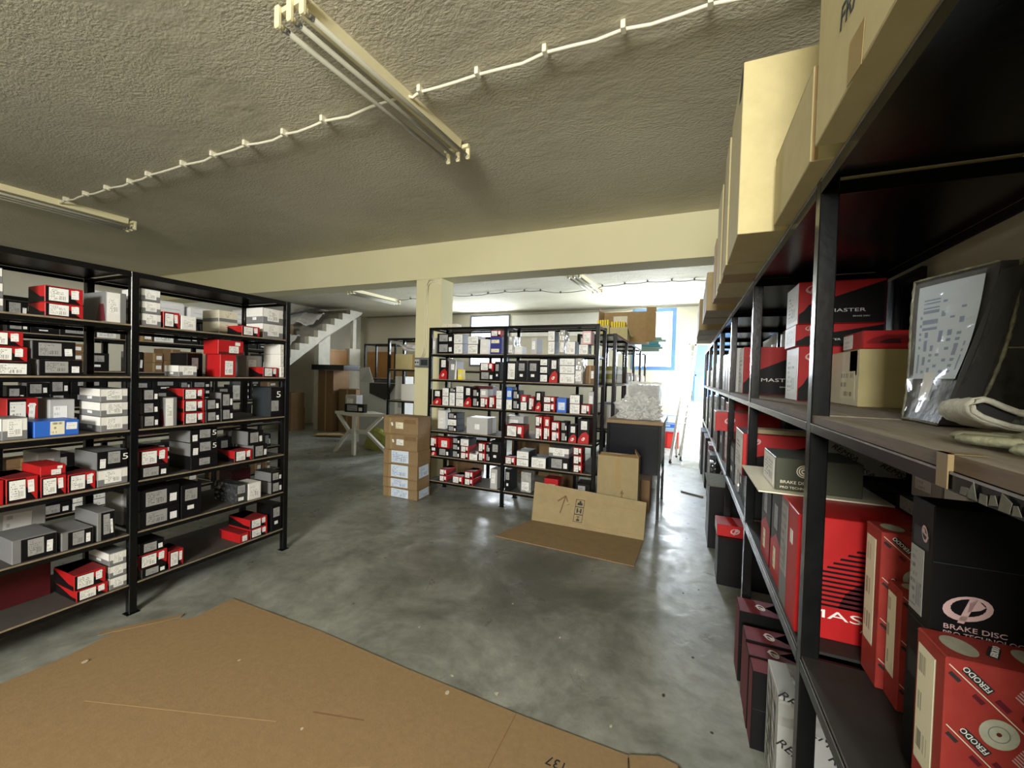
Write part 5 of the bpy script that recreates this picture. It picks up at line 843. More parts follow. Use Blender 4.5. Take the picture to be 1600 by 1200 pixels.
def ceiling_cable(pts,mn,label,drop=.025,r=.009,every=True):
    path=[(x,y,CZ-drop) for x,y in pts]
    fine=[]
    for i in range(len(path)-1):
        for t in (0,.33,.66):
            p=[path[i][k]*(1-t)+path[i+1][k]*t for k in range(3)]; 
            if t: p[2]-=.012; p[1]+=random.uniform(-.012,.012)
            fine.append(p)
    fine.append(list(path[-1]))
    b=MB(); b.tube(fine,r,8); o=tag(b.build('ceiling_cable',mn),label,'cable')
    cb=MB(); cb.cbox(-.012,.012,-.034,.014,-.004,drop+.012,.003)
    me=cb.mesh('cable_clip','cable_white' if mn!='cable_grey' else 'cable_grey')
    for x,y in pts[1:-1]:
        c=bpy.data.objects.new('cable_clip',me); COL.objects.link(c); c.parent=o; c.location=(x,y-.0,CZ-drop-.012)
    return o
ceiling_cable([(-6.36,2.13),(-6.10,2.127),(-5.70,2.13),(-5.30,2.135),(-4.90,2.141),(-4.55,2.12),(-4.02,2.119),(-3.606,2.114),(-3.189,2.105),(-2.773,2.111),(-2.369,2.098),(-1.72,2.09)],'cable_white','cream clipped cable from the open-floor lamp to the rack-side lamp')
ceiling_cable([(-1.66,2.10),(-1.56,2.095),(-1.162,2.095),(-.751,2.083),(-.346,2.084),(.04,2.09),(.45,2.10),(.9,2.1)],'cable_white','cream clipped cable from open-floor lamp toward the aisle cartons')
ceiling_cable([(-4.81,7.78),(-4.40,7.9),(-3.95,7.8),(-3.52,7.72),(-3.1,7.75),(-2.77,7.8),(-2.44,8.1),(-1.9,8.0)],'cable_grey','thin drooping cable leading to the lamp beyond the beam',r=.007)
ceiling_cable([(-1.68,7.9),(-1.52,7.74),(-1.1,7.66),(-.70,7.62),(-.3,7.65),(.06,7.68),(.5,7.75)],'cable_grey','thin cable from far lamp toward the blue shutter',r=.007)
ceiling_cable([(-6.4,7.9),(-6.0,7.85),(-5.5,7.82),(-4.81,7.78)],'cable_grey','thin cable between the staircase lamp and the pillar',r=.007)
# twin cables down the pillar to the sockets
for dx,lab in ((0,'inner grey cable down the cream pillar to the sockets'),(-.03,'outer grey cable down the cream pillar to the sockets')):
    b=MB(); b.tube([(-3.075,4.643,2.69+dx*.4),(-3.15,4.643,2.725-dx),(-3.22+dx,4.643,2.725-dx),(-3.265+dx,4.643,2.68),(-3.275+dx,4.643,2.4),(-3.275+dx,4.643,1.9),(-3.29+dx,4.643,1.76),(-3.33+dx,4.643,1.70)],.006,6)
    tag(b.build('pillar_cable','cable_white'),lab,'cable')
for x0,x1,lab in ((-3.43,-3.335,'pale double socket box on the pillar'),(-3.33,-3.20,'dark switch box beside the socket on the pillar')):
    b=MB(); b.cbox(x0,x1,4.59,4.6515,1.575,1.705,.006); o=tag(b.build('socket_box','socket'),lab,'socket')
    f=MB(); f.cbox(x0+.012,x1-.012,4.584,4.59,1.60,1.68,.003); fp=f.build('socket_plate','pale_grey' if x0<-3.4 else 'slate',o)
    g=MB()
    for cx in (x0+.03,x1-.03): g.tube([(cx,4.5835,1.64),(cx,4.581,1.64)],.012,12)
    g.build('socket_hole','ink',fp)

# ================================================================ racks
ZS=[.185,.49,.80,1.112,1.43,1.738]
make_rack('storage_rack','black metal rack of six shelves beside the brown cardboard floor sheet',(-3.02,0,0),R90,[.345,1.345,2.355],.56,ZS,2.05)
make_rack('storage_rack','black metal two-bay rack standing in front of the cream pillar',(0,4.20,0),0,[-2.905,-1.895,-.86],.42,ZS,2.055)
make_rack('aisle_rack','long tall black rack of deep shelves along the aisle wall',(.31,0,0),-R90,[-8.8,-8.25,-7.1,-5.95,-4.8,-3.65,-2.5,-1.345,-.2,.95,2.1,3.2],.55,[.76,1.415],2.05,board='shelf_ply',boards={.76:'sheet_black',2.05:'sheet_black'},edge='bare_steel',decks={1.415:.020},post=.042,thick=.045)
make_rack('storage_rack','dim black rack standing behind the floor-sheet rack',(-4.95,0,0),R90,[1.35,2.15,2.95,3.78],.45,ZS,2.02)
make_rack('storage_rack','open black rack with its end toward the desk, big open carton on top',(-.81,0,0),R90,[5.12,6.15,7.1,8.1,9.1],.49,[.3,.85,1.43],2.05)
make_rack('storage_rack','thin black rack beside the pillar holding paper and cartons',(0,5.25,0),0,[-4.43,-3.5,-2.6],.42,[.55,1.05,1.55],2.04)
make_rack('storage_rack','narrow black rack before the brown panels under the stairs',(0,7.2,0),0,[-6.75,-5.9],.4,[.6,1.35],2.12)
# ================================================================ boxes on the two open racks
def name_for(k): return {'yl':'packet','wr':'wrapped_box','bw':'wrapped_box','kr':'carton','tl':'folder_box','lg':'carton','cg':'carton'}.get(k,'parts_box')
for (k,x,y,z,rz,w_,d,h,lab,grp) in BOXES:
    o=printed_box(name_for(k),k,(x,y,z),math.radians(rz),w_,d,h,lab,'box' if k!='yl' else 'packet',grp)
    if k=='rb' and w_>.11:
        fm,fw,fh=face_frame('F',w_,d,h); logo(o,fm,fw*.80,fh*.8,min(fh*.28,.03))
    if k=='rv':
        fm,fw,fh=face_frame('F',w_,d,h); logo(o,fm,fw*.5,fh*.2,min(fw*.5,.04),rot=.5)
    if k=='lg':
        fm,fw,fh=face_frame('F',w_,d,h); logo(o,fm,fw*.53,fh*.47,.04,'grey_print')
    if k in('b5','g5'):
        fm,fw,fh=face_frame('F',w_,d,h); tm=text_mesh('5',.07 if k=='b5' else .05,'white_ink','LEFT',0,1.3)
        put(tm,o,fm,fw*(.40 if k=='b5' else .80),fh*(.66 if k=='b5' else .45),0,.001,'digit')
for (k,x,y,z,rz,w_,d,h,lab,grp) in BACK_BOXES:
    printed_box(name_for(k),k,(x,y,z),math.radians(rz),w_,d,h,lab,'box',grp)

# ================================================================ the aisle rack and its floor row
AG='boxes along the aisle rack'
def aisle(name,kind,X,Yn,Yf,z,d,h,label,prints=None,body=None,cat='box',group=AG):
    """X: front face, Yn/Yf: near and far end, d: depth into the rack"""
    if prints is not None:
        KIND['_']=(body,prints,[]); kind='_'
    return printed_box(name,kind,(X,(Yn+Yf)/2,z),-R90,Yf-Yn,d,h,label,cat,group)
def RF(o_w,d,h,f='R'): return face_frame(f,o_w,d,h)
def lettered(o,w_,d,h,f,txt,size,x,y,mn='white_ink',rot=0,shear=0,wide=1.0):
    fm,fw,fh=face_frame(f,w_,d,h); return put(text_mesh(txt,size,mn,'LEFT',shear,wide),o,fm,x,y,rot,.0011,'lettering')
def stick(o,w_,d,h,f,u0,v0,u1,v1,mn,rot=0,name='label'):
    fm,fw,fh=face_frame(f,w_,d,h); return sticker(o,fm,u0*fw,v0*fh,(u1-u0)*fw,(v1-v0)*fh,mn,rot,name)
RED_BLACK={'R':[(((0,0),(1,0),(1,.97),(.62,.74),(.12,.45),(.06,.30),(0,.22)),'black')],'F':[(((0,0),(1,0),(1,1),(0,1)),'white_print')],'T':[(((0,0),(1,0),(1,1),(0,.7)),'dark_red')]}
SLATS={'R':[(((.04+.34*(k/13)**2,.27+k*.040),(.98,.27+k*.040),(.98,.288+k*.040),(.045+.34*(k/13)**2,.288+k*.040)),'black') for k in range(13)]+[(((.24,.27),(.28,.40),(.36,.50),(.46,.55),(.6,.55),(.6,.27)),'dark_red')],'F':[(((0,0),(.45,0),(.45,1),(0,1)),'grey_print')]}
def master(X,Yn,Yf,z,d,h,label,big=True,ls=.032,lx=.3):
    o=aisle('brake_disc_carton','_',X,Yn,Yf,z,d,h,label,RED_BLACK,'red'); w_=Yf-Yn
    fm,fw,fh=face_frame('R',w_,d,h); logo(o,fm,min(.06,fw*.16),fh*.82,min(.05,fh*.3),'logo_pink')
    lettered(o,w_,d,h,'R','MASTER',ls,fw*lx,fh*.27,'white_ink',wide=1.75)
    lettered(o,w_,d,h,'R','BRAKE DISC',ls*.38,fw*(lx+.28),fh*.15,'white_ink',wide=1.4)
    stick(o,w_,d,h,'F',.12,.12,.88,.85,'label_white')
    return o
MZ=1.4155; LZ=.7605
# rack runs on behind the camera; its unseen cartons are added to block light
for k,(Yn,Yf) in enumerate(((-.905,.155),(-2.055,-1.0),(-3.16,-2.14))):
    for z,h,nm in ((.0005,.70,'on the floor'),(LZ,.60,'on the lower shelf'),(MZ,.575,'on the eye-level shelf')):
        printed_box('carton','plain_kraft',(.335,(Yn+Yf)/2,z),-R90,Yf-Yn,.47,h,f"added unseen kraft carton {nm} in the {['first','second','third'][k]} aisle-rack bay behind the viewpoint",'box',None,False)
# mid shelf
master(.371,3.36,3.62,MZ,.42,.335,'big red-black carton lettered MASTER on the eye-level shelf beyond the first post',ls=.034,lx=.26)
master(.490,2.345,2.60,MZ,.32,.262,'red-black carton at bottom of the shadowed eye-level stack behind the kraft carton',ls=.02)
o=master(.475,2.35,2.58,MZ+.263,.335,.105,'flat red carton in middle of the shadowed eye-level stack behind the first post',ls=.012)
master(.480,2.345,2.59,MZ+.369,.33,.20,'topmost MASTER carton in the shadowed stack behind the first post',ls=.022,lx=.36)
o=aisle('carton','kr',.612,1.985,2.33,MZ,.205,.225,'kraft-yellow carton with creased tape on eye-level shelf beside the worn black carton',{'F':[(((.0,.0),(1,0),(1,1),(0,1)),'cream'),(((.72,.55),(.95,.55),(.95,1),(.72,1)),'tape')]},'kraft_light')
stick(o,.345,.205,.225,'F',.42,.12,.9,.62,'label_cream'); 
0 and lettered(o,.195,.215,.222,'R','[ ]',.10,.15,.09,'ink')
o=aisle('brake_disc_carton','_',.622,1.99,2.20,MZ+.2265,.19,.07,'flat red slatted box lying on the kraft-yellow carton',SLATS,'red')
stick(o,.21,.19,.07,'F',.0,.1,.5,.9,'label_plain')
0 and aisle('black_carton','bd',.63,1.62,1.80,MZ,.20,.0001+.33,'plain black carton standing at the back of eye-level shelf behind the worn carton',{'R':[(((0,0),(1,0),(1,.5),(0,.5)),'slate')]},'black')
for (Yn,Yf,h,k,lab) in [(3.80,4.02,.36,'wp','tall white box upright on eye-level shelf past the MASTER carton'),(4.06,4.28,.33,'rd','dark red upright box on eye-level shelf past the tall white box'),(4.32,4.60,.34,'bu','tall black upright box past the dark red one on eye-level shelf'),(4.90,5.1,.27,'gs','grey upright box in fourth bay of the eye-level shelf'),(5.15,5.6,.30,'bu','wide black box in fourth bay of the eye-level shelf'),(6.1,6.5,.32,'wp','wide white box in fifth bay of the eye-level shelf'),(6.56,6.9,.24,'kr','brown carton in fifth bay of the eye-level shelf'),(7.2,7.6,.30,'bu','black box in sixth bay of the eye-level shelf'),(7.66,8.1,.26,'wp','white box at the window end of the eye-level shelf')]:
    aisle('parts_box',k,.33,Yn,Yf,MZ,.3,h,lab)
for (X,Y,h,lab) in [(.60,3.70,.28,'short pale strip standing upright in dark behind the MASTER carton'),(.66,3.70,.36,'tall pale strip standing upright in dark behind the MASTER carton')]:
    b=MB(); b.cbox(X,X+.016,Y,Y+.05,MZ,MZ+.10+h,.002); b.box(X-.001,X,Y+.006,Y+.044,MZ+.08,MZ+.05+h); tag(b.build('pale_strip','white_print'),lab,'card')  # thin pale strips standing upright
# worn, sheared black carton leaning into the rack
def worn_carton():
    root=empty('worn_carton',(.500,1.17,MZ+.004)); tag(root,'battered black carton leaning over, torn clear label, on the eye-level shelf','box',AG)
    W_,D_,H_=.235,.185,.345
    def P(x,y,z): return (x+(.085-.05*y/.185)*z/H_+.012*math.sin(7*y+9*z),y-.012*math.sin(math.pi*z/H_)*(1 if y<.05 else -.3),z)
    n=7; b=MB()
    def grid(f,nu,nv,mi):
        V=[f(i/nu,j/nv) for j in range(nv+1) for i in range(nu+1)]
        b.shell(V,[(j*(nu+1)+i,j*(nu+1)+i+1,(j+1)*(nu+1)+i+1,(j+1)*(nu+1)+i) for j in range(nv) for i in range(nu)],mi,True)
    grid(lambda u,v:P(u*W_,0,v*H_),n,n,0); grid(lambda u,v:P(0,D_*(1-u),v*H_),4,n,0); grid(lambda u,v:P(u*W_,u*0+v*D_,H_),n,4,0); grid(lambda u,v:P(W_,u*D_,v*H_),4,n,0); grid(lambda u,v:P((1-u)*W_,D_,v*H_),n,n,0); grid(lambda u,v:P(u*W_,(1-v)*D_,0),n,4,0)
    b.build('body','worn_black',root)
    # gaping end flap and the scuffed pale edges
    f=MB(); f.shell([P(.0,-.004,.01),P(.045,-.012,.01),P(.03,-.016,H_-.01),P(.0,-.004,H_-.02)],[(0,1,2,3)],0); fl=f.build('flap','rubber',root); fl.modifiers.new('thick','SOLIDIFY').thickness=.003
    e=MB(); 
    def edge(p,q,r,k=26):
        pts=[]
        for i in range(k+1):
            t=i/k; c=[p[j]*(1-t)+q[j]*t for j in range(3)]; pts.append(P(c[0],c[1],c[2]))
        e.tube(pts,[r*(.6+.7*abs(math.sin(i*1.9))) for i in range(k+1)],5)
    edge((.05,0,.0),(.03,0,H_),.0035); edge((0,D_,0),(0,D_,H_),.003); edge((.03,0,H_),(W_,0,H_),.004,40); edge((0,0,H_),(0,D_,H_),.003); edge((.04,0,.165),(W_,0,.165),.0018,30); edge((0,.0,0),(0,D_,0),.003)
    e.build('scuffed_edge','worn_edge',root)
    # torn stitching of white flecks along the top edge
    s=MB()
    for i in range(11):
        p=P(.05+i*.016,-.003,H_-.008-(i%3)*.003); s.box(p[0],p[0]+.004,p[1]-.003,p[1],p[2]-.012,p[2]+.006)
    s.build('torn_fibre','white_print',root)
    def onside(y0,y1,z0,z1,mn,nm,lift,rough=0):
        c=MB(); k=8
        V=[]
        for j in range(k+1):
            for i in range(3):
                y=y1+(y0-y1)*i/2; z=z0+(z1-z0)*j/k; p=P(-lift-rough*.004*abs(math.sin(3.1*j+2*i)),y,z); V.append(p)
        F=[(j*3+i,j*3+i+1,(j+1)*3+i+1,(j+1)*3+i) for j in range(k) for i in range(2)]
        c.shell(V,F,0,False)
        for q in range(len(c.f)):
            j,i=divmod(q,2); c.uv[q]=[(j/k,i/2),(j/k,(i+1)/2),((j+1)/k,(i+1)/2),((j+1)/k,i/2)]
        return c.build(nm,mn,root)
    onside(.02,.165,.10,.325,'label_blue','label',.0015,1)
    onside(.012,.175,.02,.335,'film','clear_film',.007,1)
    onside(.07,.11,.05,.115,'white_print','paper_tag',.0095)
    lt=put(text_mesh('?T',.05,'worn_edge'),root,frame_matrix(P(.10,-.006,.185),(1,0,.0),(0,0,1)),0,0,0,.004,'lettering') if False else None
    q=MB(); zz=.17
    for pts in ([(.075,zz),(.135,zz),(.14,.20),(.13,.225)],[(.115,.20),(.118,.235)],[(.105,.215),(.128,.215)]): q.tube([P(x,-.004,z) for x,z in pts],.0016,5)
    for i in range(4): q.tube([P(.16+.012*i,-.004,.04),P(.165+.012*i,-.004,.075-.01*(i%2))],.0018,5)
    q.build('marking','worn_edge',root)
worn_carton()
# work gloves on the shelf edge
root=empty('work_glove',(.392,.80,MZ+.0035)); tag(root,'crumpled olive work glove lying flat under the white one on the shelf edge','glove')
def lobe(nm,pts,rs,mn,parent,fl=.55):
    b=MB(); n=12; P=[Vector(p) for p in pts]; V=[]
    for k,p in enumerate(P):
        t=(P[min(k+1,len(P)-1)]-P[max(k-1,0)]).normalized(); a=t.cross(Vector((0,0,1))).normalized()
        for q in range(n):
            th=2*math.pi*q/n; V.append(p+a*math.cos(th)*rs[k]+Vector((0,0,1))*(math.sin(th)*rs[k]*fl*(1+.15*math.sin(5*k+2*q))))
    b.shell(V,[(k*n+q,k*n+(q+1)%n,(k+1)*n+(q+1)%n,(k+1)*n+q) for k in range(len(P)-1) for q in range(n)]+[tuple(range(n-1,-1,-1)),tuple((len(P)-1)*n+q for q in range(n))],0,True)
    return b.build(nm,mn,parent,fix=True)
G='glove_green'
lobe('palm',[(.09,-.13,.014),(.07,-.10,.016),(.05,-.06,.017),(.03,-.03,.015)],[.03,.042,.040,.03],G,root,.40)
lobe('finger',[(.045,-.04,.010),(.020,-.005,.010),(.004,.03,.009),(-.004,.05,.008),(-.007,.058,.007)],[.013,.014,.014,.012,.005],G,root)
lobe('finger',[(.06,-.03,.010),(.045,.015,.010),(.035,.05,.009),(.032,.064,.007)],[.013,.014,.012,.005],G,root)
lobe('finger',[(.03,-.06,.010),(.004,-.045,.010),(-.012,-.02,.009),(-.020,.002,.008),(-.022,.010,.006)],[.013,.014,.013,.012,.005],G,root)
lobe('thumb',[(.05,-.12,.010),(.015,-.125,.010),(-.005,-.115,.009),(-.018,-.10,.008),(-.022,-.096,.006)],[.014,.015,.014,.012,.005],G,root)
c=MB(); c.tube([(.09+.034*math.cos(a*math.pi/8),-.135-.01*math.sin(a*math.pi/8),.015+.013*math.sin(a*math.pi/8)) for a in range(17)],.004,6); c.build('knitted_cuff',G,root)
# folded white glove: a doubled cuff lying on its side with the dark lining showing
root=empty('work_glove',(.445,.945,MZ+.024)); tag(root,'folded white glove with dark lining resting on top of the olive glove','glove')
prof=[(.135,.020),(.105,.022),(.075,.026),(.050,.034),(.030,.043),(.018,.047),(.008,.045),(.002,.036),(.004,.026),(.016,.014),(.034,.006),(.060,.000),(.095,-.004),(.135,-.004)]
b=MB(); n=len(prof); V=[]
for q in range(9):
    y=.0+.017*q; w2=1+.03*math.sin(q*1.7)
    for (x,z) in prof: V.append((x*w2+.002*math.sin(3*q+40*x)+.006*q*.3,y,z-.0012*q+.002*math.sin(2.2*q+60*x)))
b.shell(V,[(q*n+i,q*n+i+1,(q+1)*n+i+1,(q+1)*n+i) for q in range(8) for i in range(n-1)],0,True)
root.scale=(.82,.85,.85); g=b.build('palm','glove_white',root); sm=g.modifiers.new('thick','SOLIDIFY'); sm.thickness=.007
c=MB(); c.tube([(V[i][0],V[i][1]-.001,V[i][2]) for i in range(n)],.0055,8); c.build('rolled_cuff','glove_white',root)
b=MB(); inner=[(x*.9+.014,z*.78+.006) for x,z in prof[2:-2]]; b.face([(x,.012,z) for x,z in inner]); b.build('lining','rubber',root)
for k in range(4):
    lobe('finger',[(.115,.03+.028*k,.008),(.150,.03+.03*k,.006),(.185,.028+.033*k,.002),(.215,.026+.036*k,-.006),(.222,.026+.036*k,-.008)],[.014,.0145,.0135,.011,.004],'glove_white',root,.7)
b=MB(); b.box(.3065,.3080,.690,.715,MZ-.044,MZ-.021); b.box(.3065,.345,.690,.715,MZ+.0003,MZ+.0011); b.box(.3065,.3125,.690,.715,MZ-.021,MZ+.0011)
tag(b.build('tape_scrap','old_tape'),'brown tape scrap folded over the shelf edge below the gloves','tape')
b=MB()
for k in range(7):
    y=.665-.017*k; q=[(y+random.uniform(-.004,.004),MZ-.045+random.uniform(0,.004)),(y-.016,MZ-.045+random.uniform(0,.006)),(y-.014+random.uniform(-.006,.006),MZ-.026+random.uniform(-.008,.003)),(y-.004,MZ-.030+random.uniform(-.006,.006))]
    b.prism(q,0,.3066,.3072)
o=tag(b.build('tape_residue','residue',fix=True),'flaking strip of dirty tape along the lower shelf edge under the gloves','tape'); o['kind']='stuff'

# lower shelf
def disc_box(X,Yn,Yf,z,d,h,label,start=-.008):
    red={'F':[(((.06,.22),(.72,.22),(.72,.93),(.06,.93)),'cream')]}
    o=aisle('brake_disc_box','_',X,Yn,Yf,z,d,h,label,red,'disc_red'); w_=Yf-Yn
    stick(o,w_,d,h,'F',.10,.24,.68,.92,'label_cream')
    fm,fw,fh=face_frame('R',w_,d,h); an=math.radians(-43); dx,dy=math.cos(an),math.sin(an); nx,ny=-dy,dx
    def at(P0,s,p): return (P0[0]+dx*s+nx*p,P0[1]+dy*s+ny*p)
    def inside(*pts): return all(.002<p[0]<fw-.002 and .003<p[1]<fh-.003 for p in pts)
    def bar(P0,s,p,ln,th,mn,nm):
        c=[at(P0,s,p),at(P0,s+ln,p),at(P0,s+ln,p+th),at(P0,s,p+th)]
        if not inside(*c): return None
        b=MB(); b.box(0,ln,0,th,0,.0004); return put(b.mesh(nm,mn),o,fm,c[0][0],c[0][1],an,.0008,nm)
    for k in range(-3,6):
        P0=(0.0,h+start-.1*k)
        s0=max(.004,(P0[1]-fh+.004)/-dy); s1=min((fw-.004)/dx,(P0[1]-.004)/-dy)
        if s1-s0<.01: continue
        q=at(P0,s0,0); b=MB(); b.box(0,s1-s0,0,.0016,0,.0003); put(b.mesh('rule_line','cream'),o,fm,q[0],q[1],an,.0008,'rule_line')
        for rep in range(4):
            s=.020+rep*.142
            pl=bar(P0,s,.006,.043,.0125,'ink','name_plate')
            if pl: put(text_mesh('FERODO',.0118,'white_ink','LEFT',.0,.95),pl,Matrix(),.0415,.0105,math.pi,.0006,'lettering')
            bar(P0,s-.006,-.011,.017,.006,'ink','small_plate'); bar(P0,s+.055,.006,.02,.008,'maroon','small_plate'); bar(P0,s+.035,-.012,.016,.007,'maroon','small_plate')
            for r in range(6): bar(P0,s-.018+.001*r,-.020-.0042*r,.055-.003*(r%3),.0020,'logo_pink','small_print')
            for (sd,pd,R_,dark) in ((s+.094,-.026,.0235,0),(s+.094,.020,.0075,1)):
                c=at(P0,sd,pd)
                if not inside((c[0]-R_,c[1]-R_),(c[0]+R_,c[1]+R_)): continue
                dsk=MB()
                def ring(ra,rb,mi):
                    for i in range(24):
                        a0,a1=2*math.pi*i/24,2*math.pi*(i+1)/24
                        dsk.face([(ra*math.cos(a0),ra*math.sin(a0),0),(rb*math.cos(a0),rb*math.sin(a0),0),(rb*math.cos(a1),rb*math.sin(a1),0),(ra*math.cos(a1),ra*math.sin(a1),0)],mi)
                if dark: ring(R_*.45,R_,2)
                else: ring(0,R_*.14,2); ring(R_*.14,R_*.5,1); ring(R_*.5,R_*.56,0); ring(R_*.56,R_,1)
                put(dsk.mesh('printed_disc',['grey_print','pale_disc','maroon']),o,fm,c[0],c[1],0,.0011,'printed_disc')
    ft,tw,td=face_frame('T',w_,d,h)
    dsk=MB(); 
    for i in range(20):
        a0,a1=2*math.pi*i/20,2*math.pi*(i+1)/20; dsk.face([(0,0,0),(tw*.33*math.cos(a0),.022*math.sin(a0),0),(tw*.33*math.cos(a1),.022*math.sin(a1),0)])
    me=dsk.mesh('printed_disc','pale_disc')
    for yy in (.035,.125,.20): put(me,o,ft,tw*.5,yy,0,.001,'printed_disc')
    b=MB(); b.box(0,.04,0,.014,0,.0004); 
    for yy in (.075,.165):
        pl=put(b.mesh('name_plate','ink'),o,ft,tw*.72,yy,math.radians(150),.001,'name_plate'); put(text_mesh('FERODO',.0118,'white_ink','LEFT',.0,.95),pl,Matrix(),.003,.002,0,.0006,'lettering')
    return o
disc_box(.405,.888,.978,LZ,.42,.300,'red white-lined disc box lettered FERODO at the front of the lower shelf')
o=disc_box(.462,1.19,1.255,LZ,.30,.275,'shorter red FERODO disc box leaning on the taller one behind the black carton')
disc_box(.448,1.26,1.35,LZ,.32,.385,'taller red FERODO disc box beside the slatted red carton')
BD={'F':[(((.12,.62),(.88,.62),(.88,.78),(.12,.78)),'slate')]}
def black_disc(z,h,label,txt):
    o=aisle('brake_disc_carton','_',.423,.984,1.062,z,.43,h,label,BD,'black'); w_=.078;d=.43
    fm,fw,fh=face_frame('R',w_,d,h)
    if txt:
        logo(o,fm,.050,.055,.065,'logo_pink'); lettered(o,w_,d,h,'R','BRAKE DISC',.0125,.018,.014,'logo_pink',wide=1.25); lettered(o,w_,d,h,'R','PRO TECHNOLOGY',.0115,.018,.002,'logo_pink',wide=1.1)
        stick(o,w_,d,h,'F',.08,.06,.68,.60,'label_grey'); fl,_,_=face_frame('F',w_,d,h); logo(o,fl,.052,.74*h,.03,'logo_pink',rot=R90)
        t=MB(); t.box(0,d-.002,0,.0012,0,.0012); put(t.mesh('lid_seam','slate'),o,fm,0.001,h*.56,0,.0006,'lid_seam')
    return o
black_disc(LZ,.290,'lower black carton on the lower shelf hidden behind the FERODO box',False)
black_disc(LZ+.291,.232,'black carton lettered BRAKE DISC with pink oval sign above the FERODO boxes',True)
o=aisle('brake_disc_carton','_',.318,1.44,1.665,LZ,.42,.353,'big red carton with black slatted disc print lettered MASTER on lower shelf',SLATS,'red')
w_=.225;d=.42;h=.353
lettered(o,w_,d,h,'R','MASTER',.034,.02,.062,'white_ink',wide=2.2); lettered(o,w_,d,h,'R','ADVANCED',.015,.155,.040,'white_ink',wide=1.5)
fm,fw,fh=face_frame('R',w_,d,h)
stick(o,w_,d,h,'F',.04,.3,.42,.95,'label_grey'); stick(o,w_,d,h,'F',.6,.68,.75,.8,'label_plain')
for (Yn,Yf,lab) in ((1.69,1.87,'red-black upright carton beside the slatted MASTER carton on lower shelf'),(1.895,2.09,'red-black upright carton with cream tag, second beyond the slatted MASTER carton')):
    o=aisle('brake_disc_carton','_',.325,Yn,Yf,LZ,.42,.353,lab,{'F':[(((0,0),(1,0),(1,.42),(.5,.5),(0,.36)),'red')],'R':[(((0,0),(1,0),(1,.55),(.4,.5),(0,.36)),'red')]},'black')
    stick(o,Yf-Yn,.42,.353,'F',.3,.55,.6,.8,'label_grey'); stick(o,Yf-Yn,.42,.353,'F',.3,.12,.5,.34,'label_cream')
b=MB(); b.box(.245,.62,1.66,2.13,LZ+.3545,LZ+.359); tag(b.build('card_sheet','cream'),'pale card sheet sticking out under the olive disc carton','card')
o=aisle('brake_disc_carton','_',.30,1.70,1.93,LZ+.3600,.25,.115,'olive-black flat carton lettered BRAKE DISC lying on the pale card sheet',{'F':[(((0,0),(1,0),(1,1),(0,1)),'white_print')],'R':[(((.32,0),(1,0),(1,1),(.32,1)),'olive_dark')]},'olive_dark')
w_=.23;d=.25;h=.115
fm,fw,fh=face_frame('R',w_,d,h); lettered(o,w_,d,h,'R','BRAKE DISC',.015,.015,.026,'cream',wide=1.1); lettered(o,w_,d,h,'R','PRO TECHNO',.011,.015,.008,'cream',wide=1.2)
dk=MB()
for ra,rb_ in ((.004,.009),(.012,.016),(.019,.022)):
    for i in range(20):
        a0,a1=2*math.pi*i/20,2*math.pi*(i+1)/20; dk.face([(ra*math.cos(a0),ra*math.sin(a0),0),(rb_*math.cos(a0),rb_*math.sin(a0),0),(rb_*math.cos(a1),rb_*math.sin(a1),0),(ra*math.cos(a1),ra*math.sin(a1),0)])
put(dk.mesh('printed_disc','cream'),o,fm,.085,.072,0,.0012,'printed_disc'); stick(o,w_,d,h,'F',.1,.1,.9,.9,'label_white')
# pale carton printed all over with slanted brand words, behind
def patterned(label,X,Yn,Yf,z,d,h,faces,body,size,rot,stepx,stepy,word):
    o=aisle('patterned_carton','_',X,Yn,Yf,z,d,h,label,{},body); w_=Yf-Yn
    for f in faces:
        fm,fw,fh=face_frame(f,w_,d,h); r=0; y=size*.6
        tm=text_mesh(word,size,'ink','CENTER',.2,1.15); wd=len(word)*size*.42
        while y<fh-size*.5:
            x=wd*.62+(r%2)*stepx*.5
            while x<fw-wd*.55:
                put(tm,o,fm,x,y,rot,.0012,'lettering'); x+=stepx
            y+=stepy; r+=1
    return o
patterned('pale carton printed all over with black words, dim, at the back of lower shelf',.52,2.12,2.25,LZ+.366,.30,.25,'R','pale_grey',.030,-.55,.11,.062,'REMSA')
aisle('parts_box','bk',.62,1.45,1.66,LZ+.3545,.2,.055,'flat black box lying on the slatted MASTER carton')
aisle('parts_box','gs',.64,1.46,1.62,LZ+.4105,.18,.09,'small grey box with white tag lying at the back over the slatted MASTER carton')
aisle('parts_box','wp',.60,1.27,1.36,LZ+.386,.2,.12,'dusty pale box at the back above the taller FERODO box')
# support below it
aisle('parts_box','bd',.50,2.11,2.27,LZ,.31,.359,'plain black carton under the pale word-printed carton')
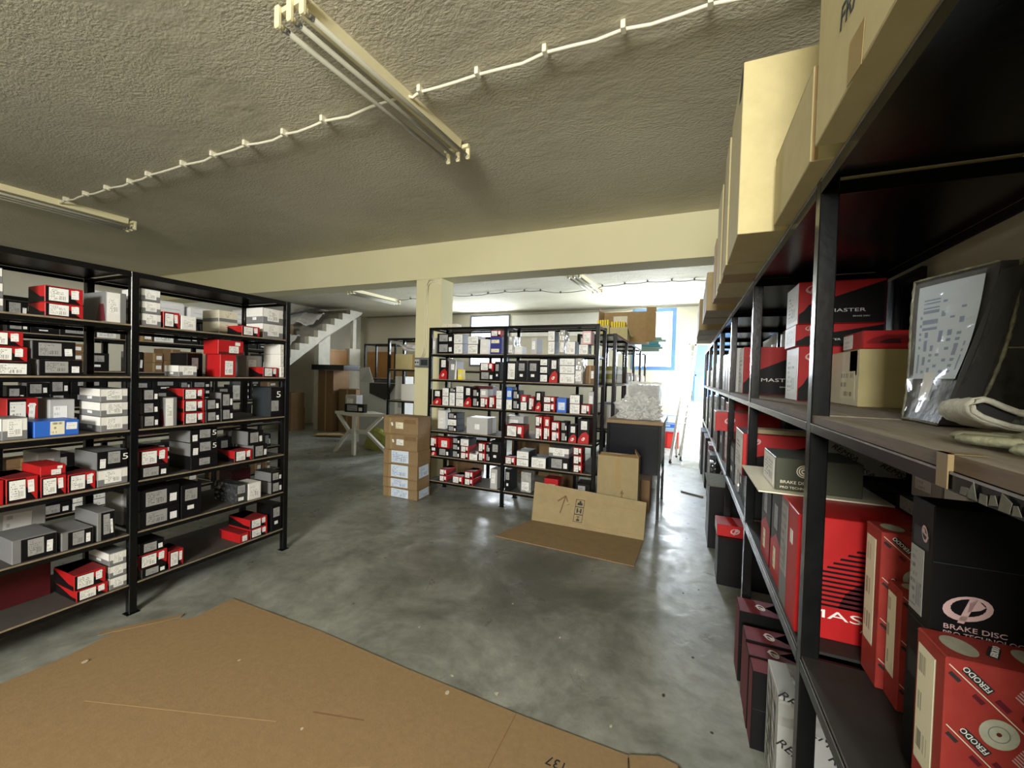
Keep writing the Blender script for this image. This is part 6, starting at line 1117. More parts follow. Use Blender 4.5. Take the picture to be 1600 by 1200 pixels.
# second and third bay
aisle('parts_box','bd',.335,2.55,2.86,LZ,.4,.22,'plain dark carton under the red MASTER carton in second bay')
master(.295,2.56,2.90,LZ+.221,.42,.235,'red-black carton jutting out below the eye-level shelf in second bay',ls=.022,lx=.44)
b=MB(); b.box(.36,.74,2.6,2.72,LZ+.4575,LZ+.4795); tag(b.build('wood_strip','plank'),'flat brown wooden strip on top of the jutting red carton','board')
aisle('parts_box','bu',.34,2.91,3.05,LZ,.36,.37,'slim black upright box behind the jutting red carton')
aisle('parts_box','wr',.335,3.10,3.26,LZ,.36,.34,'film-wrapped grey box in second bay of the lower shelf')
aisle('parts_box','bu',.33,3.30,3.60,LZ,.36,.29,'wide black box with pale tags on lower shelf under the protruding red box')
aisle('parts_box','rd',.33,3.72,3.92,LZ,.4,.335,'dark red upright box under the protruding red box')
o=aisle('brake_disc_carton','_',.225,3.70,3.93,LZ+.337,.45,.155,'red oval-marked box protruding from lower shelf into the aisle',{'F':[(((0,0),(1,0),(1,1),(0,1)),'white_print')],'T':[(((0,0),(1,0),(1,1),(0,1)),'pale_grey')]},'red')
fm,fw,fh=face_frame('R',.23,.45,.155); logo(o,fm,.105,.085,.075,'logo_pink')
aisle('parts_box','rr',.34,3.97,4.25,LZ,.36,.55,'tall red box standing behind the protruding red box')
aisle('parts_box','bu',.33,4.30,4.70,LZ,.36,.58,'tall black box past the tall red one on the lower shelf')
for (Yn,Yf,h,k,lab) in [(4.85,5.2,.40,'rd','dark red box in fourth bay of the lower shelf'),(5.25,5.8,.56,'bu','tall black box in fourth bay of the lower shelf'),(6.0,6.4,.36,'pk','pinkish box in fifth bay of the lower shelf'),(6.45,7.0,.52,'bu','black box in fifth bay of the lower shelf'),(7.2,8.1,.45,'bd','wide black carton at the window end of the lower shelf')]:
    aisle('parts_box',k,.33,Yn,Yf,LZ,.34,h,lab)
b=MB(); b.cbox(.872,.895,2.22,4.6,.001,2.0,.003); o=tag(b.build('shade_board','rack_paint'),'added black board standing in for deep shade between aisle rack and wall','board'); b=MB(); b.box(.8705,.872,2.25,4.57,1.70,1.703); b.build('edge_line','slate',o)  # black sheet added as painted shade behind the carton stack
# row on the floor
FG='cartons on the floor under the aisle rack'
o=patterned('taped silver-grey carton printed with black words on the floor, nearest the big sheet',.335,1.675,1.885,.0005,.34,.40,'R','pale_grey',.042,-.55,.15,.085,'REMSA'); o['group']=FG
fm,fw,fh=face_frame('T',.21,.34,.40); sticker(o,fm,.0,.06,.21,.05,'film_grey',0,'packing_tape'); fm,fw,fh=face_frame('R',.21,.34,.40); sticker(o,fm,.0,.30,.34,.09,'film_grey',0,'packing_tape',.0030); fm,fw,fh=face_frame('F',.21,.34,.40); sticker(o,fm,.03,.02,.15,.36,'film_grey',0,'packing_tape')
TOPRB={'T':[(((.0,0),(1,0),(1,1),(.0,1)),'faded_red'),(((.0,.45),(.45,.30),(1,.55),(1,1),(0,1)),'black')],'F':[(((0,0),(1,0),(1,1),(0,1)),'faded_red')]}
def floor_carton(X,Yn,Yf,z,d,h,lab):
    o=aisle('brake_disc_carton','_',X,Yn,Yf,z,d,h,lab,TOPRB,'black',group=FG); fm,fw,fh=face_frame('T',Yf-Yn,d,h)
    logo(o,fm,fw*.5,.10,.055,'white_ink'); f2_,_,_=face_frame('R',Yf-Yn,d,h); t=MB(); t.box(0,d-.004,0,.0015,0,.001); put(t.mesh('lid_seam','slate'),o,f2_,.002,h*.52,0,.0006,'lid_seam'); return o
floor_carton(.288,1.905,2.00,.0005,.40,.322,'black carton with red oval-marked lid right behind the silver-grey floor carton')
floor_carton(.285,2.005,2.10,.0005,.40,.326,'second black red-lidded floor carton behind the silver-grey one')
floor_carton(.287,2.11,2.23,.0005,.40,.332,'third black red-lidded floor carton from the silver-grey one, squeezed between neighbours')
floor_carton(.282,2.31,2.458,.0005,.40,.356,'wide black floor carton with worn red lid and crushed corner')
o=aisle('brake_disc_carton','_',.252,3.35,3.606,.0005,.42,.345,'tall plain black carton on floor under the small red box',{'F':[(((0,0),(1,0),(1,1),(0,1)),'slate')]},'black',group=FG)
o=aisle('brake_disc_carton','_',.245,3.40,3.62,.347,.36,.085,'small red oval-marked box lying on the tall black floor carton',{'F':[(((0,0),(1,0),(1,1),(0,1)),'white_print')]},'red',group=FG); fm,fw,fh=face_frame('R',.22,.36,.085); logo(o,fm,.12,.045,.06,'logo_pink')
for (X,Yn,Yf,h,k,lab) in [(.22,4.05,4.55,.56,'bd','dark floor carton with dusty olive flap beyond the small red box'),(.26,4.845,5.09,.62,'bw','film-wrapped black floor carton past the dusty one'),(.27,5.1,5.5,.66,'bu','black floor carton past the film-wrapped one'),(.28,5.53,5.90,.72,'rd','dark red floor carton halfway along the aisle rack'),(.27,6.3,6.9,.70,'bd','plain black floor carton past the dark red one'),(.25,7.2,7.9,.68,'bu','last black floor carton near the ladder')]:
    aisle('parts_box',k,X,Yn,Yf,.0005,.38,min(h,.71),lab,group=FG)
b=MB(); b.prism([(.20,.563),(.62,.563),(.62,.567),(.20,.572)],1,4.02,4.56); tag(b.build('card_flap','olive_dust'),'dusty olive card flap lying over the dark floor carton','card')
b=MB(); b.beam((-.02,5.9,.011),(.24,5.75,.011),.02,.02); tag(b.build('metal_bar','cable_grey'),'short dark bar lying across the aisle floor','bar')

# cartons on top of the aisle rack
TZ=2.0505; TG='cartons on top of the aisle rack'
o=aisle('carton','_',.255,.40,1.155,TZ,.55,.72,'large kraft carton lettered FRAGILE overhanging the aisle rack',{},'kraft_light',group=TG)
lettered(o,.755,.55,.72,'F','FRAGILE',.065,.15,.145,'slate',rot=-.16); fm,fw,fh=face_frame('F',.755,.55,.72); sticker(o,fm,.21,.002,.07,.075,'tape',-.10,'packing_tape')
b=MB(); 
o=aisle('carton','_',.262,1.225,1.69,TZ,.45,.235,'flat kraft carton with crumpled edge wedged between FRAGILE and the tall carton',{'R':[(((0,0),(.03,0),(.03,1),(0,1)),'kraft')]},'kraft_light',group=TG)
o=aisle('carton','_',.155,1.738,2.16,TZ,.52,.635,'tall smooth yellow-kraft carton with torn top corner',{},'kraft_light',group=TG)
fm,fw,fh=face_frame('F',.422,.52,.635); t=MB(); t.face([(0,.02,0),(.07,.0,0),(.115,.03,0),(.118,.098,0),(.05,.085,0)]); put(t.mesh('torn_hole','ink'),o,fm,.30,.53,0,.0012,'torn_hole')
yy=2.18
for k,(w_,h_,c_,lab) in enumerate([(.21,.60,'kraft_light','first thin kraft carton in the row behind the tall torn carton'),(.20,.66,'kraft','second kraft carton, darker, in the row behind the tall torn carton'),(.22,.56,'kraft_light','third kraft carton in the row behind the tall torn carton'),(.23,.60,'kraft_light','fourth kraft carton in the row behind the tall torn carton'),(.22,.40,'kraft','fifth, lowest kraft carton in the row behind the tall torn carton')]):
    o=aisle('carton','_',.150+.006*(k%2),yy,yy+w_-.008,TZ,.5,h_,lab,{'F':[(((.44,0),(.58,0),(.58,1),(.44,1)),'tape')]} if k%2 else {},c_,group=TG); yy+=w_
for (X,Yn,Yf,h,lab) in [(.12,3.55,3.95,.30,'low wide kraft carton in the second group toward the window'),(.12,4.0,4.4,.27,'second low kraft carton in the group toward the window'),(.10,4.9,5.4,.34,'kraft carton in the third group toward the window'),(.10,5.45,6.0,.30,'second kraft carton in the third group toward the window'),(.11,6.05,6.7,.26,'last kraft carton on the aisle rack toward the window')]:
    aisle('carton','_',X,Yn,Yf,TZ,.5,h,lab,{},'kraft_tan',group=TG)
# ================================================================ open floor: cardboard
def sheet(name,label,pts,z,t,mn,cat='cardboard sheet',parent=None):
    b=MB(); b.prism(pts,2,z,z+t); o=b.build(name,mn,parent,fix=True)
    if label: tag(o,label,cat)
    return o
big=sheet('cardboard_sheet','huge brown cardboard sheet spread over the near floor',[(-2.65,1.70),(-2.64,.35),(.25,.35),(.25,1.36),(-.05,1.52),(-.09,1.66),(-.14,1.655),(-.62,1.652),(-1.25,1.668),(-1.9,1.70)],.0032,.003,'kraft_floor')
b=MB(); b.box(-.645,-.640,1.36,1.652,.0062,.0066); b.build('slit','kraft_dark',big)
b=MB()
for p,q in (((-2.4,.9),(-1.55,1.18)),((-1.6,.9),(-1.05,1.19))): b.beam((*p,.0064),(*q,.0064),.004,.0006)
b.build('crease','kraft',big)
b=MB()
for p,q in (((-1.45,1.28),(-1.22,1.34)),): b.beam((*p,.0064),(*q,.0064),.008,.0006)
b.build('stain','kraft_dark',big)
put(text_mesh('137',.055,'ink'),big,frame_matrix((-.37,1.515,.0060),(-1,.05,0),(-.05,-1,0)),0,0,0,.0012,'lettering')
b=MB(); b.prism([(-.16,1.655),(-.13,1.50),(.0,1.44),(.06,1.47),(.07,1.60),(.02,1.69),(-.05,1.70)],2,.0066,.0095); fl=b.build('rounded_flap','kraft_floor',big,fix=True)
b=MB(); b.tube([(-.16,1.64,.0085),(-.15,1.56,.0085),(-.11,1.50,.0085)],.003,5); b.tube([(.02,1.685,.008),(.065,1.62,.008),(.06,1.5,.008)],.004,5); b.build('dirty_edge','kraft_dark',fl)
sheet('cardboard_sheet','second brown cardboard sheet peeking out beside the floor-sheet rack',[(-2.90,1.27),(-2.86,1.00),(-2.92,.30),(-2.0,.30),(-2.0,1.5),(-2.6,1.52)],.0008,.002,'kraft_floor')
sheet('cardboard_offcut','thin curled cardboard offcut at the edge of the second sheet',[(-2.95,1.18),(-2.93,1.15),(-2.72,1.44),(-2.74,1.47)],.0032,.003,'kraft_mid','cardboard')
SCR=[(-2.72,1.02,.03,'long pale scrap on the second sheet, under the floor-sheet rack'),(-2.05,1.35,.012,'pale scrap on the big sheet nearest its rack-side corner'),(-1.42,1.20,.014,'pale fleck on the big sheet beside the short brown stain'),(-.98,1.62,.026,'pale torn scrap on the big sheet, at its straight front edge'),(-1.02,1.73,.014,'small pale scrap on concrete touching the straight sheet edge'),(-.77,1.72,.02,'jagged pale scrap on concrete by the slit in the sheet'),(-.62,2.25,.016,'white dot-like scrap in the middle of the dark floor stain'),(-1.4,1.98,.014,'pale scrap on bare concrete between sheet and folded carton'),(-.25,1.77,.016,'white pebble-like scrap by the rounded flap'),(-1.0,2.45,.010,'tiny pale scrap on the floor stain below the folded carton'),(-.05,2.05,.02,'dark crumb on concrete before the silver-grey carton',1),(.08,2.4,.016,'dark crumb beside the wide red-lidded floor carton',1),(.03,3.1,.016,'dark crumb before the tall plain black floor carton',1),(.13,3.2,.012,'dark crumb tucked close to the tall black floor carton',1),(.15,1.92,.014,'dark crumb at the foot of the squeezed floor cartons',1)]
for r_ in SCR:
    x,y,s=r_[:3]; s*=.62; b=MB(); k=6; hz=.0064 if (y<1.64 and x<-.1) else .0005
    b.prism([(x+s*random.uniform(.5,1)*math.cos(6.28*j/k),y+s*random.uniform(.5,1)*math.sin(6.28*j/k)) for j in range(k)],2,hz,hz+.002)
    tag(b.build('litter_scrap','ink' if len(r_)>4 else 'litter',None,fix=True),r_[3],'scrap')
# folded carton sheet standing against the pillar rack
root=empty('folded_cardboard',(0,0,0)); tag(root,'folded flat carton, half lying, half leaning against the pillar rack','cardboard')
b=MB(); b.prism([(-1.585,3.40),(-.335,3.355),(-.318,3.93),(-1.43,3.945)],2,.002,.009); b.build('lying_panel','kraft_mid',root,fix=True)
A=Vector((-1.43,3.950,.004)); B_=Vector((-.318,3.935,.004)); Ct=Vector((-.318,4.13,.305)); D_=Vector((-1.475,4.155,.355))
b=MB(); nrm=(B_-A).cross(D_-A).normalized()*.007
b.shell([A,B_,Ct,D_,A-nrm,B_-nrm,Ct-nrm,D_-nrm],[(0,1,2,3),(7,6,5,4),(0,4,5,1),(1,5,6,2),(2,6,7,3),(3,7,4,0)],0); up_=b.build('leaning_panel','kraft_tan',root,fix=True)
uu=(B_-A).normalized(); vv=(D_-A); vv=(vv-uu*vv.dot(uu)).normalized(); fm=frame_matrix(A,uu,vv)
b=MB()
def rect(x0,x1,y0,y1): b.box(x0,x1,y0,y1,0,.0006)
X0,Y0,S=.43,.06,.075
for k in range(3):
    y0=Y0+k*S; 
    for a in ((X0,X0+.09,y0,y0+.004),(X0,X0+.09,y0+S-.004,y0+S),(X0,X0+.004,y0,y0+S),(X0+.086,X0+.09,y0,y0+S)): rect(*a)
rect(X0+.03,X0+.06,Y0+.012,Y0+.03); rect(X0+.042,X0+.048,Y0+.03,Y0+.05); rect(X0+.03,X0+.06,Y0+.05,Y0+.056)
rect(X0+.02,X0+.034,Y0+S+.015,Y0+S+.06); rect(X0+.056,X0+.07,Y0+S+.015,Y0+S+.06); rect(X0+.034,X0+.056,Y0+S+.03,Y0+S+.036)
rect(X0+.02,X0+.07,Y0+2*S+.018,Y0+2*S+.042); rect(X0+.036,X0+.056,Y0+2*S+.042,Y0+2*S+.06)
put(b.mesh('printed_sign','ink'),up_,fm,0,0,0,.0012,'printed_sign')
b=MB(); 
def stroke(p,q,w_=.012): b.beam((*p,.0003),(*q,.0003),w_,.0006)
stroke((.285,.12),(.315,.30)); stroke((.315,.30),(.24,.235),.016); stroke((.315,.30),(.345,.245),.012); stroke((.345,.21),(.37,.225),.006)
put(b.mesh('drawn_arrow','kraft_dark'),up_,fm,0,0,0,.0012,'drawn_arrow')
b=MB(); b.beam((.04,.285,.0003),(1.08,.265,.0003),.004,.0006); b.beam((.04,.045,.0003),(1.09,.04,.0003),.006,.0006); put(b.mesh('crease','kraft'),up_,fm,0,0,0,.001,'crease')
# tall carton with torn flaps
root=empty('tall_carton',(-.825,4.25,.0005)); tag(root,'tall kraft carton with open torn top standing before the black desk','box')
W_,D_,H_=.41,.19,.70; b=MB(); t=.006
b.cbox(0,W_,0,t,0,H_,.002); b.cbox(0,W_,D_-t,D_,0,H_,.002); b.cbox(0,t,t,D_-t,0,H_,.002); b.cbox(W_-t,W_,t,D_-t,0,H_,.002); b.box(t,W_-t,t,D_-t,0,.006); body_=b.build('body','kraft_tan',root)
fm=frame_matrix((0,0,0),(1,0,0),(0,0,1))
sticker(body_,fm,.185,.37,.055,.33,'tape',0,'packing_tape')
put(text_mesh('ALTO',.04,'kraft_dark'),body_,fm,.135,.255,0,.001,'lettering'); put(text_mesh('FRAGIL',.036,'kraft_dark'),body_,fm,.135,.205,0,.001,'lettering')
b=MB(); b.box(.249,.261,.235,.33,0,.0006); b.face([(.235,.32,.0005),(.275,.32,.0005),(.255,.365,.0005)]); put(b.mesh('printed_arrow','kraft_dark'),body_,fm,0,0,0,.001,'printed_arrow')
for (pts,nm) in (([(.02,0,H_),(W_*.5,0,H_),(W_*.5,.05,H_+.012),(.03,.06,H_+.02)],'flap'),([(W_*.52,.0,H_),(W_*.98,.0,H_),(W_*.95,.09,H_+.025),(W_*.55,.07,H_+.01)],'flap'),([(W_,.02,H_),(W_,D_-.03,H_),(W_-.05,D_-.05,H_+.07),(W_-.04,.05,H_+.055)],'flap')):
    b=MB(); b.face(pts); o=b.build(nm,'kraft',root); sm=o.modifiers.new('thick','SOLIDIFY'); sm.thickness=.005
# black panelled desk with a wooden top
root=empty('desk',(-.803,4.60,0)); tag(root,'tall black-panelled desk with brown wooden top beside the pillar rack','desk')
b=MB(); b.cbox(-.004,.595,-.015,.86,1.005,1.045,.004); b.build('desk_top','desk_wood',root)
b=MB(); b.cbox(.0,.57,.004,.022,.47,1.003,.003); b.build('front_panel','desk_panel',root)
b=MB(); b.box(.06,.52,.0,.004,.97,.975); b.build('panel_trim','rack_paint',root)
for x,y in ((.0,.0),(.545,.0),(.0,.82),(.545,.82)):
    b=MB(); b.cbox(x,x+.032,y-.002 if y==0 else y,y+.030,0,1.004,.003); b.build('leg','rack_paint',root)
b=MB(); b.box(.558,.572,.031,.818,.55,1.003); b.build('side_panel','white_paint',root)
b=MB(); b.cbox(.552,.572,.031,.818,.40,.425,.003); b.build('side_stretcher','rack_paint',root)
o=printed_box('carton','plain_kraft',(-.52,4.80,.0005),0,.36,.3,.36,'dark brown carton on the floor underneath the desk','box',None,False,'kraft_dark')
# crumpled bubble wrap on the desk
def crumple(name,label,loc,sx,sy,sz,mn,seed,cat,sub=4,amp=.16,flat=True):
    bm=bmesh.new(); bmesh.ops.create_icosphere(bm,subdivisions=sub,radius=1)
    for v in bm.verts:
        p=v.co.copy(); n_=noise.noise(p*1.6+Vector((seed,0,0)))*.35+noise.noise(p*4+Vector((0,seed,0)))*amp+noise.noise(p*9+Vector((0,0,seed)))*amp*.5+noise.noise(p*19)*amp*.22
        v.co=p*(1+n_); v.co.x*=sx; v.co.y*=sy; v.co.z=max(v.co.z,-.55)*sz+.55*sz
    me=bpy.data.meshes.new(name); bm.to_mesh(me); bm.free(); me.materials.append(MATS[mn])
    o=bpy.data.objects.new(name,me); COL.objects.link(o); o.location=loc; tag(o,label,cat); return o
crumple('bubble_wrap','heap of crumpled clear bubble wrap on the black desk',(-.50,4.85,1.048),.235,.17,.165,'bubble',3.2,'plastic wrap',5,.34)
# ================================================================ stack of brown cartons by the pillar
zz=[.0005,.118,.235,.405,.575,.765,.975]
info=[('lowest brown carton of the pillar stack with peeling white sheet',.02),('second brown carton from the floor in the pillar stack',.0),('third brown carton in the pillar stack with sheets on two faces',.0),('fourth brown carton in the pillar stack with a white sheet',.01),('fifth brown carton in the pillar stack with small labels',.02),('topmost brown carton of the pillar stack',-.01)]
for k in range(6):
    h=zz[k+1]-zz[k]-.001; w_=.50-(.03 if k==4 else 0); x=-3.105+info[k][1]*.4
    KIND['_']=('kraft_mid',{'F':[(((.16,0),(.22,0),(.22,1),(.16,1)),'tape'),(((.0,.93),(1,.93),(1,.97),(0,.97)),'kraft_dark')]},[])
    o=printed_box('carton','_',(x,3.925,zz[k]),0,w_,.255,h,info[k][0],'box','brown cartons stacked at the pillar')
    if k<4: stick(o,w_,.255,h,'F',.24,.08,.74,.92,'label_blue',random.uniform(-.02,.02))
    else:
        stick(o,w_,.255,h,'F',.36,.3,.58,.66,'label_cream' if k==5 else 'label_white'); stick(o,w_,.255,h,'F',.24,.42,.29,.62,'label_plain',.3)
        fm,fw,fh=face_frame('F',w_,.255,h); t=MB(); t.box(0,.17,0,.05,0,.0005); put(t.mesh('printed_patch','kraft_dark'),o,fm,fw*.60,fh*.62,0,.001,'printed_patch')
    if k in (0,2): stick(o,w_,.255,h,'R',.15,.1,.9,.9,'label_blue',.06)
# ================================================================ stairs
root=struct(empty('staircase',(-8.5,6.5,0))); root['label']='pale concrete staircase rising to the ceiling'; root['category']='staircase'
ns=8; pz=[1.585,1.77,1.958,2.126,2.311,2.489,2.68,2.855,3.036,3.155]; py=[-.27,-.03,.20,.427,.682,.95,1.201,1.465,1.729,1.996,2.25]
poly=[]
for i in range(10): poly+=[(py[i],pz[i]),(py[i+1],pz[i])] if i==0 else [(py[i],pz[i]),(py[i+1],pz[i])]
low=[(2.45,3.155),(2.40,3.08),(1.95,2.80),(1.30,2.40),(.55,1.86),(-.27,1.25)]
b=MB(); b.prism(poly+low,0,-.14,0); b.build('stringer','stair_concrete',root,fix=True)
for i in range(10):
    b=MB(); b.box(-1.2,-.141,py[i],py[i+1],pz[i]-.20,pz[i]-.0005); b.build('step','stair_tread',root)
b=MB(); b.prism([(.98,0),(1.33,0),(1.33,2.43),(.98,2.19)],0,-.14,0); b.build('support_post','stair_concrete',root)
b=MB(); b.box(-.12,-.02,2.13,2.25,2.10,2.93); b.box(-.14,0,2.0,2.39,0,2.11); b.build('support_post','stair_concrete',root)
b=MB(); b.beam((-.6,-.1,2.62),(-.35,1.3,3.1),.05,.05); b.build('handrail','rack_paint',root)
b=MB(); b.box(-9.74,-9.6,5.6,8.0,0,1.75); struct(b.build('trim_2','wall_plaster'),'low rendered wall beneath the stairs')
for (x0,x1,y0,y1,z0,z1,lab,mn) in [(-8.60,-8.57,7.84,8.49,0.0,2.05,'orange-brown wooden panel between the stair posts','door_wood'),(-8.3,-7.3,8.95,8.99,0,2.05,'orange-brown wooden panel standing past the stairs','door_wood'),(-7.2,-6.4,8.7,8.74,0,1.55,'pale brown board below the wooden panel past the stairs','kraft')]:
    b=MB(); b.cbox(x0,x1,y0,y1,z0+.001,z1,.004); o=tag(b.build('wooden_board',mn),lab,'panel'); 
    t=MB(); t.box(x0+.02 if x1-x0>.1 else x1,(x1-.02) if x1-x0>.1 else x1+.003,y0-.003 if x1-x0>.1 else y0+.02,y0 if x1-x0>.1 else y1-.02,z1-.06,z1-.05); t.build('edge_line','kraft_dark',o)
# crumpled paper and cartons thrown on the steps
def paper(label,loc,rz,sx,sy,seed,mn='paper',tilt=0):
    n=9; V=[]
    for j in range(n+1):
        for i in range(n+1):
            u,v=i/n-.5,j/n-.5; z=noise.noise(Vector((u*3+seed,v*3,0)))*.10+noise.noise(Vector((u*8,v*8+seed,0)))*.04+tilt*v
            V.append((u*sx,v*sy,z*.8+.08))
    b=MB(); b.shell(V,[(j*(n+1)+i,j*(n+1)+i+1,(j+1)*(n+1)+i+1,(j+1)*(n+1)+i) for j in range(n) for i in range(n)],0)
    o=b.build('crumpled_paper',mn,None,loc,rz); s=o.modifiers.new('thick','SOLIDIFY'); s.thickness=.004; return tag(o,label,'paper')
paper('large crumpled white paper thrown over the stairs',(-8.95,7.42,2.72),.4,.75,.6,1.1,tilt=.45)
paper('small crumpled white paper low on the stairs',(-8.76,6.85,2.14),.1,.38,.3,5.3,tilt=.3)
KIND['_']=('kraft_dark',{},[])
printed_box('carton','_',(-9.3,7.02,2.3125),.2,.5,.16,.26,'brown carton lying on the steps below the crumpled paper','box',None,False)
# ================================================================ things under and beside the stairs
for (x,y,w_,d,h,z,mn,lab) in [(-8.13,7.38,.50,.50,1.50,.0005,'kraft_dark','tall brown carton under the black plank'),(-8.98,6.9,.5,.4,.55,.0005,'kraft_dark','lower brown carton under the stairs'),(-8.95,6.92,.42,.36,.38,.5515,'kraft_dark','upper brown carton stacked under the stairs'),(-7.55,7.5,.55,.4,1.05,.0005,'kraft_dark','brown carton in shadow behind the white table')]:
    KIND['_']=(mn,{'F':[(((.46,0),(.54,0),(.54,1),(.46,1)),'kraft')]},[]); printed_box('carton','_',(x,y,z),0,w_,d,h,lab,'box','brown cartons around the stair foot')
b=MB(); b.cbox(-8.42,-7.38,7.2,7.72,1.5025,1.63,.006); o=tag(b.build('black_plank','rack_paint'),'thick black plank lying across the tall brown carton','plank')
t=MB(); t.box(-8.40,-7.40,7.197,7.2,1.52,1.526); t.build('edge_line','slate',o)
b=MB(); b.prism([(-7.6,6.62),(-7.0,6.9),(-7.3,7.1),(-7.75,6.85)],2,.03,.05); tag(b.build('floor_card','kraft',None,fix=True),'flat brown card lying on the floor near the white table','cardboard')
# white table
root=empty('white_table',(-5.40,5.55,0)); tag(root,'small white trestle table with splayed legs carrying two boxes','table')
b=MB(); b.prism([(-.58,.10),(-.02,-.08),(.52,.20),(.0,.48)],2,.70,.75); b.build('table_top','white_paint',root,fix=True)
b=MB(); b.cbox(-.035,.025,-.035,.025,0,.70,.004); b.build('centre_leg','white_paint',root)
for s,x0,y0,xk,yk,xf,yf in ((0,-.50,.10,-.16,.05,-.52,.05),(1,.44,.20,.14,.12,.48,.35)):
    b=MB(); b.beam((x0,y0,.70),(xk,yk,.40),.05,.05,0,(0,1,0)); b.beam((xk,yk,.43),(xf,yf,.0),.05,.05,0,(0,1,0)); b.build('splayed_leg','white_paint',root)
b=MB(); b.beam((-.18,.06,.41),(.16,.12,.41),.05,.07); b.build('cross_bar','white_paint',root)
printed_box('parts_box','gs',(-5.70,5.75,.7505),0,.26,.16,.30,'pale grey upright box at the back of the white table','box')
o=printed_box('parts_box','bk',(-5.50,5.63,.7505),.15,.40,.10,.15,'long black box with white labels on the white table','box',None,True)
# big grey-white carton behind the table with black lining spilling out
root=empty('open_carton',(-5.65,6.40,.0)); tag(root,'big open grey-white carton with black bag inside, behind the white table','box')
b=MB(); W_,D_,H_=.92,.55,1.28; t=.008
for a in ((0,W_,0,t),(0,W_,D_-t,D_),(0,t,t,D_-t),(W_-t,W_,t,D_-t)): b.box(a[0]-W_/2,a[1]-W_/2,a[2],a[3],.0005,H_)
b.build('body','pale_grey',root)
b=MB(); b.face([(-W_/2,0,H_),(-.1,0,H_),(-.14,-.1,H_+.30),(-W_/2,-.02,H_+.28)]); o=b.build('flap','pale_grey',root); o.modifiers.new('thick','SOLIDIFY').thickness=.006
b=MB(); b.shell([(-.20,-.012,H_-.02),(.44,-.012,H_-.02),(.40,-.03,H_-.12),(.22,-.03,H_-.34),(-.18,-.03,H_-.22),(-.2,.1,H_+.04),(.44,.1,H_+.08)],[(0,4,3,2,1),(0,1,6,5)],0); o=b.build('black_bag','rubber',root); o.modifiers.new('thick','SOLIDIFY').thickness=.008
crumple('bin_bag','yellow-green crumpled bag on the floor by the white table',(-5.42,6.17,.0005),.30,.12,.26,'yellow_green',8.8,'bag',3)
KIND['_']=('white_print',{'F':[(((.3,.6),(.7,.6),(.7,.68),(.3,.68)),'pale_grey')]},[])
printed_box('carton','_',(-4.80,6.02,.0005),0,.22,.25,1.42,'tall narrow white carton standing between table and pillar','box')
# things on the thin rack beside the pillar
KIND['_']=('kraft_light',{'F':[(((.6,0),(.72,0),(.72,1),(.6,1)),'tape')]},[])
printed_box('carton','_',(-4.05,5.30,1.5505),0,.56,.3,.24,'kraft carton on upper shelf of the thin rack by the pillar','box')
printed_box('parts_box','wp',(-3.62,5.29,1.5505),0,.2,.25,.08,'flat white box beside the kraft carton on the thin rack','box')
KIND['_']=('white_print',{'L':[(((0,0),(1,0),(1,1),(0,1)),'kraft')]},[])
printed_box('carton','_',(-3.95,5.30,1.0505),0,.5,.3,.26,'white carton with brown end on middle shelf of the thin rack','box')
paper('crumpled white paper on top shelf of the thin rack',(-4.0,5.46,1.80),.2,.55,.3,9.9,tilt=-.1)
crumple('dark_bag','small dark bag on the middle shelf of the thin rack',(-3.50,5.42,1.0515),.09,.09,.10,'rubber',2.1,'bag',3)
crumple('dark_bag','grey crumpled bag on low shelf of the thin rack',(-3.9,5.45,.5515),.22,.12,.13,'film_grey',6.1,'bag',3)
# ================================================================ beyond the beam: rack with the big open carton
printed_box('carton','cg',(-2.78,4.42,2.0565),0,.22,.12,.07,'cream-lidded dark box on top of the pillar rack','box')
root=empty('open_carton',(-1.30,6.40,2.0505)); tag(root,'huge open brown carton on its side on top of the rack behind the desk','box')
b=MB(); b.box(0,.72,.42,.428,0,.53); b.box(0,.008,.0,.42,0,.53); b.box(.712,.72,0,.42,0,.53); b.box(.008,.712,0,.42,0,.006); b.build('body','kraft',root)
b=MB(); b.box(.16,.38,.412,.419,.32,.46); b.build('white_patch','cream',root)
b=MB(); b.face([(.72,0,0),(.72,0,.53),(.86,-.12,.50),(.86,-.12,.02)]); o=b.build('flap','kraft',root); o.modifiers.new('thick','SOLIDIFY').thickness=.006
for (x,w_,h,lab) in ((-1.16,.19,.22,'small kraft tray box of yellow packets, pillar end'),(-.93,.25,.19,'larger kraft tray box of yellow packets with torn flap')):
    root=empty('kraft_box',(x,6.02,2.0505)); tag(root,lab,'box')
    b=MB(); b.box(-w_/2,w_/2,0,.006,0,h); b.box(-w_/2,w_/2,.23,.236,0,h); b.box(-w_/2,-w_/2+.006,.006,.23,0,h); b.box(w_/2-.006,w_/2,.006,.23,0,h); b.box(-w_/2+.006,w_/2-.006,.006,.23,0,.006); b.build('body','kraft_light',root)
    if w_>.2:
        b=MB(); b.face([(w_/2,.0,h),(w_/2,.2,h),(w_/2+.07,.18,.06),(w_/2+.05,.02,.05)]); o=b.build('flap','kraft_light',root); o.modifiers.new('thick','SOLIDIFY').thickness=.005
    k=int((w_-.02)/.033)
    for i in range(k):
        q=MB(); q.cbox(x-w_/2+.012+i*.034,x-w_/2+.036+i*.034,6.04,6.22,2.0575,2.0575+h+.075,.003); q.box(x-w_/2+.014+i*.034,x-w_/2+.034+i*.034,6.0395,6.04,2.0575+h+.03,2.0575+h+.045)
        tag(q.build('packet','yellow'),['first','second','third','fourth','fifth','sixth','seventh'][i]+' thin yellow packet from pillar side in the '+('small tray box' if w_<.2 else 'larger torn tray box'),'packet','yellow packets in the '+('small' if w_<.2 else 'larger')+' tray')
